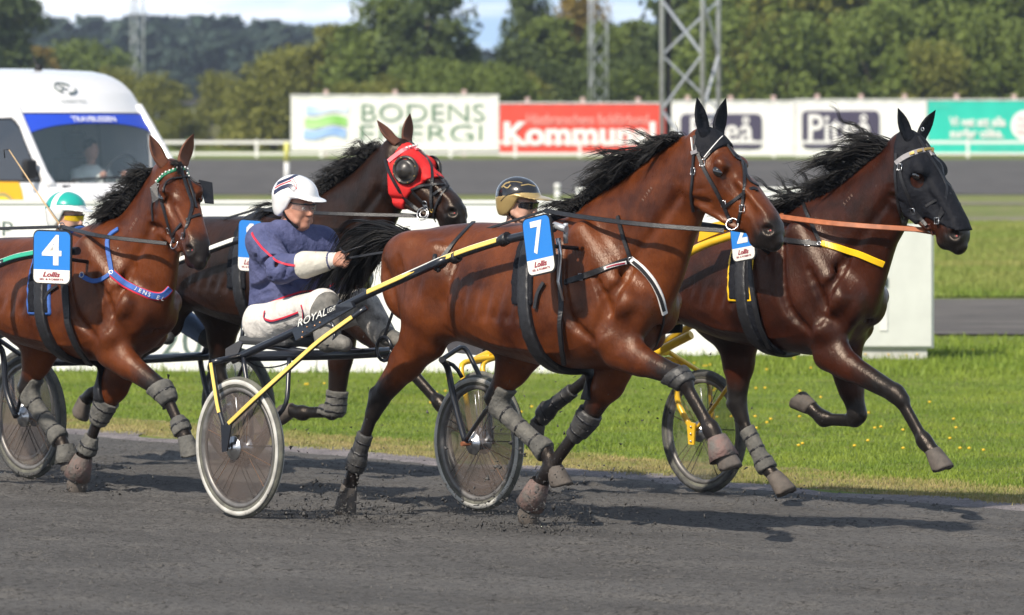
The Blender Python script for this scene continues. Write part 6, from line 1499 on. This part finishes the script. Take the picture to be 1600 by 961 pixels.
# --- sulky of horse 4 (far wheel in view) and of the dark horse
def plain_sulky(key, label, stripe, fork_px, shaft_px, gpx):
    t, fr, cn, cf = sulky(key, label, None, tyre=M['rubber']); L = fr.L; bk = M['black_metal']; zb = L(gpx[0], gpx[1], .6).z
    xa = -.12; seat_and_beam(t, fr, zb, bk, xa, -.62, .64, -.55); ff = cf.y-.085
    fork(t, [Vector((cf.x, ff, cf.z))]+[L(a, b, ff) for a, b in fork_px]+[Vector((xa, .60, zb))], 0, bk, None, .017)
    fork(t, [Vector((cf.x, cf.y+.075, cf.z)), (cf.x-.04, cf.y+.08, cf.z+.28), (xa, .64, zb)], 0, bk, None, .013)
    fork(t, [Vector((cf.x+.01, ff, cf.z+.03)), (cf.x+.3, .60, zb-.02)], 0, bk, None, .011, name='stay')
    for yy in (cn.y+.08, cn.y-.08): fork(t, [Vector((cn.x, yy, cn.z)), (cn.x-.04, yy, cn.z+.28), (xa, yy, zb-.02), (xa, -.62, zb)], 0, bk, None, .015)
    npts = [Vector((xa-.02, -.62, zb))]+[L(a, b, w_) if w_ < -.46 else hs({'4': H4, 'R': HR}[key], fr, a, b, -.385) for a, b, w_ in shaft_px]
    shaft_pair(t, fr, npts, bk, stripe, 1, len(npts)-2, M['stripe_white']); return t, fr
SUL4 = plain_sulky('4', 'black sulky with teal striped shafts, its grey disc wheel at the left edge', M['teal_stripe'], [(24, 650), (9, 610), (5, 545)], [(-120, 472, -.55), (-60, 442, -.50), (0, 412, -.44), (28, 402, -.41), (60, 396, -.40), (122, 392, -.37)], (5, 530))
SULR = plain_sulky('R', 'black sulky half hidden between the red bay and the driver in blue', M['stripe_white'], [(340, 650), (322, 610), (312, 560)], [(120, 470, -.55), (190, 440, -.50), (262, 415, -.45), (330, 390, -.42), (368, 376, -.40), (425, 366, -.38)], (310, 556))
# ------------------------------------------------------------------ drivers
M['skin'] = mat('skin', (.42, .19, .125), .5, color2=(.50, .25, .17), vscale=30, bump=.1, bscale=200); M['skin_fair'] = mat('skin_fair', (.50, .27, .19), .5, color2=(.55, .32, .24), vscale=30)
M['jacket_blue'] = mat('jacket_blue', (.052, .062, .150), .85, color2=(.085, .095, .20), vscale=9, bump=1.0, bscale=7, bdist=.055); M['trouser_white'] = mat('trouser_white', (.66, .64, .60), .75, color2=(.55, .52, .48), vscale=8, bump=.8, bscale=9, bdist=.04)
M['trouser_muddy'] = mat('trouser_muddy', (.60, .57, .53), .8, color2=(.14, .13, .12), vscale=13, bump=.5, bscale=18); M['cuff'] = mat('cuff', (.62, .60, .52), .8, color2=(.50, .47, .40), vscale=14, bump=.4, bscale=30)
M['helmet_white'] = mat('helmet_white', (.80, .79, .78), .22, coat=.6); M['helmet_black'] = mat('helmet_black', (.012, .012, .014), .18, coat=.8); M['navy'] = mat('navy', (.02, .025, .07), .35, coat=.4); M['teal'] = mat('teal', (.01, .36, .30), .28, coat=.5)
M['gold_paint'] = mat('gold_paint', (.50, .36, .15), .35, metal=.4, coat=.4); M['lens_dark'] = mat('lens_dark', (.01, .01, .012), .05, spec=.9, coat=1); M['lens_clear'] = mat('lens_clear', (.24, .20, .20), .05, spec=.9, alpha=.42); M['lens_yellow'] = mat('lens_yellow', (.75, .50, .01), .08, spec=.8, alpha=.75)
M['light_blue'] = mat('light_blue', (.22, .30, .46), .8, var=.2, vscale=9, bump=.4, bscale=18); M['boot_muddy'] = mat('boot_muddy', (.09, .088, .08), .7, color2=(.20, .19, .17), vscale=15, bump=.4, bscale=40)
def add_hand(S, wr, d, palm_n, lat, k=1.0, sg=1):
    """fist closed round the reins: palm, four curled fingers of different length, thumb from the side of the palm"""
    wr, d, pn, lt = np.array(wr), _n(d), _n(palm_n), _n(lat); pc = wr+d*.048*k
    S.seg(wr, pc, .026*k, .030*k, .030*k, .040*k, k=.015, lat=lt)
    for i, (ln, sp) in enumerate(((.044, .030), (.049, .010), (.046, -.011), (.037, -.030))):
        b0 = wr+d*.078*k+lt*sp*k; b1 = b0+d*(.020*k)+pn*ln*.55*k; b2 = b1-d*.026*k+pn*.012*k; b3 = b2-d*.018*k-pn*.014*k
        S.seg(b0-d*.02, b0+d*.008, .0105*k, .0098*k, k=.006); S.seg(b0, b1, .0098*k, .0090*k, k=.004); S.seg(b1, b2, .0088*k, .0082*k, k=.004); S.seg(b2, b3, .0080*k, .0074*k, k=.004)
    t0 = wr+d*.025*k+lt*.034*k; t1 = t0+d*.030*k+lt*.014*k+pn*.014*k; t2 = t1+d*.024*k-lt*.006*k+pn*.016*k
    S.seg(t0, t1, .0130*k, .0110*k, k=.010); S.seg(t1, t2, .0105*k, .0085*k, k=.005)
def driver(fr, sp, label, cat='driver'):
    J = {k: np.array(fr.L(*v)) for k, v in sp['j'].items()}
    t = thing('person', label, 'person', fr.o, -fr.a, 'sulky drivers')
    A = np.array(list(J.values())); lo = A.min(0)-.22; hi = A.max(0)+.22; S = Sdf(lo, hi, .0065)
    # head frame
    hd = R(sp.get('face', 50)); X = Vector((math.cos(hd), -math.sin(hd), 0)); X = Vector((X.dot(fr.h), X.dot(fr.n), 0)); pt = R(sp.get('pitch', -6)); Z0 = Vector((0, 0, 1))
    Xh = X*math.cos(pt)+Z0*math.sin(pt); Zh = Z0*math.cos(pt)-X*math.sin(pt); Yh = Zh.cross(Xh); c = J['head']
    Hm = Matrix(((Xh.x, Yh.x, Zh.x, c[0]), (Xh.y, Yh.y, Zh.y, c[1]), (Xh.z, Yh.z, Zh.z, c[2]), (0, 0, 0, 1))); Rm = np.array(Hm.to_3x3()); H = lambda x, y, z: np.array(Hm @ Vector((x, y, z)))
    E = lambda c_, r, k=.015, m='add': S.ell(H(*c_), r, k, Rm, None, m)
    G = lambda a, b, ra, rb, k=.012, m='add': S.seg(H(*a), H(*b), ra, rb, k=k, mode=m)
    # trunk and limbs under the clothes (one surface)
    pel, che, nk = J['pelvis'], J['chest'], J['neck']; lat = (0, 1, 0)
    S.seg(pel, che, .105, .11, .14, .15, .05, lat=lat); S.seg(che, nk-np.array([0, 0, .04]), .10, .06, .14, .09, .05, lat=lat); S.seg(J['sh_n'], J['sh_f'], .055, .055, k=.04)
    for s in 'nf':
        S.seg(J['sh_'+s], J['el_'+s], .052, .042, k=.03); S.seg(J['el_'+s], J['wr_'+s], .040, .028, k=.02)
        S.seg(J['hip_'+s], J['kn_'+s], .085, .060, k=.04); S.seg(J['kn_'+s], J['an_'+s], .056, .042, k=.03); S.seg(J['an_'+s], J['toe_'+s], .040, .032, k=.02)
        d = J['ha_'+s]-J['wr_'+s]; sg = -1 if s == 'n' else 1
        add_hand(S, J['wr_'+s], d, np.array([0, -sg*.8, -.5]), np.array([.15, -sg*.4, .9]), 1.0, sg)
    S.seg(nk-np.array([0, 0, .03]), H(-.02, 0, -.05), .060, .056, k=.03)
    E((-.012, 0, .035), (.098, .077, .105), .02); G((.028, 0, -.015), (.042, 0, -.085), .058, .040, .03); E((.046, .036, -.032), (.030, .026, .032)); E((.046, -.036, -.032), (.030, .026, .032))
    G((.076, -.038, .020), (.076, .038, .020), .013, .013); G((.084, 0, .014), (.106, 0, -.026), .009, .0125, .010); E((.104, 0, -.030), (.013, .012, .010), .006)
    for s in (-1, 1):
        E((.096, s*.012, -.034), (.010, .008, .007), .006); E((.090, s*.031, .001), (.015, .017, .011), .010, 'sub'); E((-.008, s*.077, -.010), (.016, .009, .031), .008); E((-.002, s*.084, -.010), (.008, .006, .018), .005, 'sub')
        G((.085, s*.018, -.040), (.072, s*.036, -.060), .003, .003, .008, 'sub'); E((.074, s*.031, .009), (.012, .016, .005), .004); E((.073, s*.031, -.010), (.012, .015, .004), .004)
        G((.055, s*.050, -.075), (.0, s*.058, -.045), .014, .016, .02)
    E((.082, 0, -.056), (.013, .022, .006), .005); E((.081, 0, -.067), (.012, .019, .007), .005); G((.094, -.020, -.0615), (.094, .020, -.0615), .0022, .0022, .004, 'sub'); E((.072, 0, -.092), (.020, .024, .017), .015)
    S.smooth(1); body = S.mesh('body', sp['skin'], t)
    for s in (-1, 1):
        o = MB().ball((0, 0, 0), .0115, 14).build('eyeball', M['white_trim'], t); o.location = Vector(H(.0735, s*.031, .001)); 
        o2 = MB().ball((0, 0, 0), (.003, .0055, .0055), 10).build('iris', M['eye'], o); o2.matrix_local = Matrix.Translation(Xh*.011) @ Hm.to_3x3().to_4x4()
        MB().tube([H(.088, s*.014, .022), H(.089, s*.030, .027), H(.076, s*.046, .022)], .0035, 5).build('eyebrow', sp.get('brow', M['grey_band']), t)
    # jacket
    q = Sdf(lo-.03, hi+.03, .008); 
    q.seg(pel+np.array([.01, 0, -.02]), che, .150, .150, .195, .200, .05, lat=lat); q.ell(pel*.55+che*.45+np.array([.05, 0, 0]), (.13, .17, .15), .06); q.seg(che, nk+np.array([-.005, 0, -.055]), .135, .085, .19, .125, .06, lat=lat); q.seg(J['sh_n'], J['sh_f'], .082, .082, k=.06); q.seg(nk-np.array([0, 0, .07]), nk-np.array([-.005, 0, -.010]), .095, .080, k=.04)
    for s in 'nf': q.seg(J['sh_'+s], J['el_'+s], .080, .074, k=.045); q.seg(J['el_'+s], J['wr_'+s]*.88+J['el_'+s]*.12, .074, .050, k=.03)
    rg = np.random.RandomState(4)
    for s in 'nf':
        for f in (.30, .52, .74, .93):
            a = J['sh_'+s]*(1-f)+J['el_'+s]*f; o_ = rg.randn(3)*.025; q.seg(a+np.array([.07, -.06, .02])+o_, a+np.array([-.05, -.085, -.04])+o_, .013, .017, k=.020, mode='sub')
        for f in (.12, .35, .6):
            a = J['el_'+s]*(1-f)+J['wr_'+s]*f; q.seg(a+np.array([.03, -.07, .05]), a+np.array([-.03, -.07, -.05]), .005, .007, k=.02, mode='sub')
    for f in (.15, .32, .5, .68):
        a = pel*(1-f)+che*f; q.seg(a+np.array([.14, -.16, .0]), a+np.array([-.08, -.19, -.05-.03*f]), .015, .019, k=.026, mode='sub'); q.seg(a+np.array([.15, -.10, .03]), a+np.array([.16, .08, -.02]), .006, .008, k=.03, mode='sub')
    q.op(half(nk+np.array([0, 0, .030]), (0, 0, -1)), lo, hi, .012, 'sub')
    q.smooth(1); jk = q.mesh('jacket', sp['jacket'], t)
    # trousers
    q2 = Sdf(lo-.03, hi+.03, .009)
    q2.seg(pel+np.array([-.02, -.07, -.03]), pel+np.array([-.02, .07, -.03]), .125, .125, k=.04)
    for s in 'nf':
        q2.seg(J['hip_'+s], J['kn_'+s], .112, .082, k=.05); q2.seg(J['kn_'+s], J['an_'+s], .078, .060, k=.04)
        for f in (.1, .3, .5, .7, .9): a = J['hip_'+s]*(1-f)+J['kn_'+s]*f; q2.seg(a+np.array([.03, -.10, .07]), a+np.array([-.02, -.11, -.08]), .006, .009, k=.022, mode='sub')
    if sp.get('split_legs'):
        q2b = None
    q2.smooth(1); tr = q2.mesh('trousers', sp['trousers'], t)
    for s in 'nf':
        b = Sdf(np.minimum(J['an_'+s], J['toe_'+s])-.12, np.maximum(J['an_'+s], J['toe_'+s])+.16, .008); up = _n(J['kn_'+s]-J['an_'+s])
        b.seg(J['an_'+s]+up*.12, J['an_'+s], .062, .056, k=.03); b.seg(J['an_'+s], J['toe_'+s], .052, .040, k=.03); b.mesh('boot', sp['boots'], t)
    # helmet
    hs = Sdf(np.array(c)-.22, np.array(c)+.22, .0045)
    hE = lambda c_, r, k=.01, m='add': hs.ell(H(*c_), r, k, Rm, None, m)
    hE((-.018, 0, .058), (.126, .106, .100)); hs.seg(H(-.05, 0, .0), H(-.05, 0, .04), .098, .10, k=.03)
    hE((-.012, 0, .040), (.108, .088, .100), .004, 'sub')
    # face opening and lower rim
    nrm = Rm@np.array([.0, 0, 1.]); 
    hs.op(lambda P: ((P-H(.055, 0, .026))@(Rm@np.array([-.30, 0, 1.])))*1.0, np.array(c)-.3, np.array(c)+.3, .006, 'sub') if False else None
    def cut(P):  # region to remove: below a stepped rim, low at the back, high at the front
        l = (P-np.array(c))@Rm; rim = np.interp(l[..., 0], [-.14, -.06, -.03, .01, .04, .14], [-.060, -.062, -.045, -.004, .044, .054]); return l[..., 2]-rim
    hs.op(cut, np.array(c)-.3, np.array(c)+.3, .008, 'sub')
    pk = sp.get('peak', .055)
    hs.ell(H(.095, 0, .054), (pk+.030, .082, .007), .012, Rm@np.array(Matrix.Rotation(R(6), 3, 'Y')), None, 'add'); hE((-.010, 0, .030), (.104, .080, .060), .004, 'sub')
    hl = hs.mesh('helmet', sp['helmet'], t); hk_ = Skin(fr, hl, None)
    for pts, w_, m_, off in sp.get('stripes', []):
        P, N = hk_.line(pts, 0, 2.2, 2, .0); mb = MB(); ribbon(mb, P-N*.001, N, w_, .003+off); mb.build('helmet_stripe', m_, hl)
    for fn, m_, nm in sp.get('zones', []): hs.shell(nm, m_, .0018, [lambda P, fn=fn: fn((P-np.array(c))@Rm)], hl, np.array(c)-.2, np.array(c)+.2)
    # chin strap
    bs = Skin(fr, body, None)
    if sp.get('chin'):
        P, N = bs.line(sp['chin'], 0, 3, 2, .003); mb = MB(); ribbon(mb, P, N, .018, .004); mb.build('chin_strap', M['black_cloth'], t)
    # glasses
    vs = []; n = 18
    for i in range(n+1):
        a = R(-74+148*i/n); rx, ry = .100, .076; hz = .019*(1-.45*abs(i/n*2-1)**3)
        bx = math.cos(a)*rx+.004; by = math.sin(a)*ry; nz_ = .006*math.exp(-((i/n*2-1)/.10)**2)
        vs += [H(bx, by, .004-hz+nz_*2), H(bx+.004, by, .006+hz*.85)]
    MB().add(vs, [(2*i, 2*i+2, 2*i+3, 2*i+1) for i in range(n)], True).build('glasses', sp['lens'], t)
    MB().tube([H(math.cos(R(a))*.1045+.004, math.sin(R(a))*.078, .0225) for a in np.linspace(-80, 80, 22)], .0035 if sp.get('thick_rim') else .0032, 6).build('glasses_rim', M['dark'], t)
    for s in (-1, 1): MB().tube([H(.02, s*.079, .018), H(-.02, s*.083, .010)], .003, 5).build('glasses_arm', M['dark'], t)
    return dict(t=t, fr=fr, J=J, jacket=Skin(fr, jk, None), trousers=Skin(fr, tr, None), H=H, helmet=hl, body=bs)
J7 = dict(head=(465, 322, .0), neck=(452, 352, 0), chest=(448, 408, 0), pelvis=(438, 494, 0), sh_n=(411, 376, -.17), sh_f=(502, 380, .17), el_n=(438, 420, -.26), el_f=(530, 440, .24), wr_n=(520, 407, -.12), ha_n=(540, 404, -.11),
          wr_f=(556, 412, .10), ha_f=(572, 405, .08), hip_n=(420, 506, -.10), hip_f=(466, 506, .10), kn_n=(505, 478, -.20), kn_f=(566, 478, .20), an_n=(512, 530, -.30), an_f=(598, 522, .26), toe_n=(538, 538, -.31), toe_f=(622, 532, .25))
t7, f7 = SUL7
D7 = driver(f7, dict(j=J7, face=44, pitch=-8, skin=M['skin'], jacket=M['jacket_blue'], trousers=M['trouser_white'], boots=M['boot_muddy'], helmet=M['helmet_white'], lens=M['lens_clear'],
    chin=[(445, 300), (441, 318), (445, 335), (456, 349), (466, 355)],
    stripes=[([(417, 306), (424, 293), (437, 285), (452, 279), (466, 272)], .026, M['navy'], 0), ([(417, 318), (425, 303), (438, 294), (452, 289), (462, 297)], .026, M['navy'], 0), ([(417, 311), (425, 297), (438, 289), (454, 283)], .008, M['red_piping'], .001), ([(453, 281), (459, 286), (463, 296)], .003, M['red_piping'], .001), ([(457, 279), (463, 287), (464, 295)], .003, M['red_piping'], .001)]),
    'driver in dark blue jacket, white trousers and striped white helmet, on the nearest sulky')
js = D7['jacket']
def piping(skin, t, pts, w_, m, off=.001, name='piping'): P, N = skin.line(pts, 0, 3, 2, off); mb = MB(); ribbon(mb, P, N, w_, .004); return mb.build(name, m, t)
piping(js, D7['t'], [(391, 356), (396, 370), (410, 388), (432, 408), (446, 413), (460, 415)], .012, M['red_piping']); piping(js, D7['t'], [(461, 415), (468, 406), (480, 400), (494, 395)], .008, M['red_piping']); piping(js, D7['t'], [(461, 416), (468, 423), (484, 430)], .008, M['red_piping'])
piping(js, D7['t'], [(406, 484), (420, 474), (445, 464), (470, 456), (490, 454), (508, 460)], .010, M['red_piping'])
# pale gauntlet on the near forearm
J = D7['J']; g = Sdf(np.minimum(J['el_n'], J['wr_n'])-.12, np.maximum(J['el_n'], J['wr_n'])+.12, .007); a, b = J['el_n'], J['wr_n']; g.seg(a*.52+b*.48, a*.14+b*.86, .072, .052, k=.02); g.smooth(1); g.mesh('sleeve_guard', M['cuff'], D7['t'])
g = Sdf(np.minimum(J['el_n'], J['wr_n'])-.1, np.maximum(J['el_n'], J['wr_n'])+.1, .006); g.seg(a*.15+b*.85, a*-.04+b*1.04, .046, .040, k=.01); g.mesh('cuff', M['trouser_white'], D7['t'])
ts = D7['trousers']
for pts in ([(414, 486), (412, 498), (424, 502), (445, 496), (466, 488)], [(471, 477), (474, 486), (474, 498)]): piping(ts, D7['t'], pts, .010, M['red_piping']); piping(ts, D7['t'], [(x+1, y+2.5) for x, y in pts], .005, M['navy'], .002)
# muddy shin guards
for s, m_ in (('n', M['boot_muddy']), ('f', M['trouser_muddy'])):
    a, b = J['kn_'+s], J['an_'+s]; g = Sdf(np.minimum(a, b)-.13, np.maximum(a, b)+.13, .008); g.seg(a+_n(b-a)*.01+np.array([.015, 0, 0]), b, .086, .068, k=.03); g.smooth(1); g.mesh('shin_guard', m_, D7['t'])
g = Sdf(J['kn_f']-.2, J['kn_f']+.2, .008); g.ell(J['kn_f']+np.array([-.10, -.03, .0]), (.09, .09, .07), .03); g.smooth(1); g.mesh('knee_pad', M['boot_muddy'], D7['t'])
def remap(J, cx, cy, k, dx=0, dy=0, x0=748, y0=798, **ov):
    o = {n: (cx+(v[0]-x0)*k+dx, cy+(v[1]-y0)*k+dy, v[2]) for n, v in J.items()}; o.update(ov); return o
tL, fL = SULL
JL = remap(J7, 1100, 770, .925, -20, 1); JL['head'] = (814, 321, 0); JL['neck'] = (803, 358, 0)
DL = driver(fL, dict(j=JL, face=36, pitch=-4, skin=M['skin_fair'], jacket=M['black_cloth'], trousers=mat('trouser_dark', (.05, .05, .07), .8, bump=.4, bscale=18), boots=M['boot_muddy'], helmet=M['helmet_black'], lens=M['lens_dark'], thick_rim=1,
    chin=[(796, 311), (790, 321), (797, 335), (806, 345)],
    zones=[(lambda l: l[..., 2]-np.interp(l[..., 0], [-.15, -.06, 0, .06, .12], [.035, .050, .062, .078, .080]), M['gold_paint'], 'gold_band')],
    stripes=[([(784, 293), (790, 286), (797, 285)], .012, M['gold_paint'], 0), ([(787, 291), (793, 295), (798, 289)], .008, M['gold_paint'], .001), ([(795, 284), (808, 284), (816, 286)], .004, M['gold_paint'], 0), ([(814, 290), (826, 288), (836, 291)], .008, M['gold_paint'], 0), ([(783, 314), (790, 306), (802, 301), (818, 298)], .003, M['dark'], .003)]),
    'driver in shiny black and gold helmet with dark sunglasses, between the two leading horses')
tR, fR = SULR
JR = remap(J7, 372, 726, .86, -12, 18); JR['head'] = (107, 341, 0); JR['neck'] = (98, 376, 0)
JR.update(kn_f=(255, 478, .22), an_f=(326, 528, .27), toe_f=(352, 534, .26), kn_n=(190, 474, -.2), an_n=(240, 520, -.28), toe_n=(262, 528, -.28), ha_n=(125, 392, -.14), wr_n=(110, 402, -.15), el_n=(70, 420, -.24))
DR = driver(fR, dict(j=JR, face=38, pitch=-2, skin=M['skin_fair'], jacket=M['teal'], trousers=M['light_blue'], boots=M['black_boot'], helmet=M['helmet_white'], lens=M['lens_yellow'],
    chin=[(88, 330), (84, 342), (92, 356), (100, 364)],
    zones=[(lambda l: np.maximum(np.maximum(.080+.25*np.minimum(l[..., 0], 0)-l[..., 2], .020-np.abs(l[..., 0]+.028)), l[..., 0]-.105), M['teal'], 'teal_panel')]),
    'driver in white and teal helmet with yellow goggles, behind the plate number 4')
# whip held by the driver at the left
wa, wb = fR.world(fR.L(120, 388, -.16)), fR.world(fR.L(14, 234, -.30))
o = MB().tube([wa, (wa+wb)/2+Vector((0, 0, -.012)), wb], [.007, .005, .003], 8).build('whip', mat('cane', (.55, .38, .20), .45)); tag(o, 'long thin tan driving whip held up by the driver in the teal helmet', 'whip')
MB().tube([wa, wa+(wb-wa)*.12], .010, 8).build('grip', M['black_leather'], o); MB().tube([wb, wb+Vector((-.03, 0, .0)), wb+Vector((-.025, 0, -.05))], .004, 6).build('tip_loop', M['dark'], o)
# ------------------------------------------------------------------ reins
def reins(h, drv, px_ring, m, mid_px=None, w=.018, far=True):
    fr = h['fr']; x0, z1 = h['pad']; rp, n = h['sk'].hit(*px_ring); rp = rp+n*.03; ter = Vector((x0+.02, -.09, z1+.035))
    ha = fr.loc(drv['fr'].world(drv['J']['ha_n']+_n(drv['J']['ha_n']-drv['J']['wr_n'])*.03)); hf = fr.loc(drv['fr'].world(drv['J']['ha_f']+_n(drv['J']['ha_f']-drv['J']['wr_f'])*.03))
    cy = min(rp.y, h['NK'][1][2]*-1)-.05; pm = rp.lerp(ter, .45); pm.y = min(pm.y, -.24)
    rein(h, 'rein', [rp, rp.lerp(pm, .5)+Vector((0, -.05, 0)), pm, ter.lerp(pm, .35)+Vector((0, -.03, 0)), ter], m, w)
    back = lambda a, b, s: [a, a.lerp(b, .5)+Vector((0, 0, -.035)), b]
    rein(h, 'rein', back(ter, ha, 0), M['black_leather'], .014); rein(h, 'rein', back(Vector((ter.x, .09, ter.z)), hf, 0), M['black_leather'], .014)
    rf = h['hm'] @ Vector((.50, .085, -.15)); rein(h, 'rein', [rf, rf.lerp(Vector((ter.x, .26, ter.z)), .5)+Vector((0, .05, 0)), Vector((ter.x+.1, .2, ter.z-.02)), Vector((ter.x, .09, ter.z))], m, w)
reins(H7, D7, (1136, 352), M['black_leather'], w=.024); reins(HL, DL, (1445, 360), M['tan_leather'], w=.028); reins(HR, DR, (654, 336), M['black_leather'], w=.022)
# reins of horse 4 run back out of the picture
h = H4; x0, z1 = h['pad']; rp, n = h['sk'].hit(268, 382); rp = rp+n*.03; ter = Vector((x0+.02, -.09, z1+.035)); pm = rp.lerp(ter, .45); pm.y = min(pm.y, -.26)
rein(h, 'rein', [rp, pm, ter], M['black_leather'], .022); rein(h, 'rein', [ter, Vector((ter.x-.9, -.16, ter.z-.03)), Vector((ter.x-2.1, -.1, ter.z+.02))], M['black_leather'], .018)
# rein ends in the near hand of the driver in blue
hp = Vector(D7['J']['ha_n']); MB().tube([hp+Vector((-.02, -.02, .05)), hp+Vector((.05, -.04, .03)), hp+Vector((.10, -.03, .05)), hp+Vector((.16, 0, .07))], [.006, .009, .009, .006], 6, sq=.5).build('rein_loop', M['black_leather'], D7['t'])
# ------------------------------------------------------------------ flying cinders kicked up by the hooves
def clods():
    rng = np.random.RandomState(2); pos = []; sz = []
    for (px, py, Y, n, sp, hh) in ((548, 800, 24.9, 1600, .42, .28), (835, 808, 24.4, 2200, .50, .42), (870, 560, 24.8, 60, .7, 1.0), (120, 755, 27.0, 500, .4, .28), (1225, 775, 27.3, 260, .4, .2), (960, 650, 25.6, 130, .8, .9), (230, 560, 27.5, 60, .9, .9), (600, 780, 25.1, 300, .6, .18)):
        p = at(px, py, Y); X_ = p.x+rng.randn(n)*sp*.5; Y_ = Y+rng.randn(n)*sp*.5; g = np.array([gz(a, b) for a, b in zip(X_, Y_)]); z0 = 0 if py > 700 else p.z
        Z_ = (g+np.abs(rng.exponential(hh*.35, n))) if py > 700 else p.z+rng.randn(n)*.25*hh; pos.append(np.stack([X_, Y_, Z_], -1)); sz.append(.0025+.010*rng.rand(n)**4)
    P0_ = np.concatenate(pos); s = np.concatenate(sz); B = np.array([(1, 0, -.3), (-.6, .8, -.4), (-.5, -.9, -.2), (0, .1, .9)]); N = len(s); rot = rng.randn(N, 3, 3); V = np.einsum('ij,njk->nik', B, rot)*.6*s[:, None, None]+P0_[:, None]
    f = np.array([(0, 1, 3), (1, 2, 3), (2, 0, 3), (0, 2, 1)]); me = np_mesh('flying_cinders', V.reshape(-1, 3), (f[None]+4*np.arange(N)[:, None, None]).reshape(-1, 3)); me.materials.append(bpy.data.materials['grit'])
    tag(link(bpy.data.objects.new('flying_cinders', me)), 'dark cinder crumbs thrown up round the hooves', 'grit', kind='stuff')
clods()
# ------------------------------------------------------------------ air
def haze():
    o = MB().box(-420, 420, -10, 1000, -3, 45).build('haze', M['white_paint'])
    m = bpy.data.materials.new('haze'); m.use_nodes = True; t = m.node_tree; t.nodes.clear()
    ou = t.nodes.new('ShaderNodeOutputMaterial'); v = t.nodes.new('ShaderNodeVolumePrincipled'); v.inputs['Color'].default_value = (.72, .82, 1, 1); v.inputs['Density'].default_value = .00025; v.inputs['Anisotropy'].default_value = .3
    t.links.new(v.outputs[0], ou.inputs['Volume']); o.data.materials[0] = m; o['kind'] = 'stuff'; o['label'] = 'thin bluish air over the whole race course'
haze()
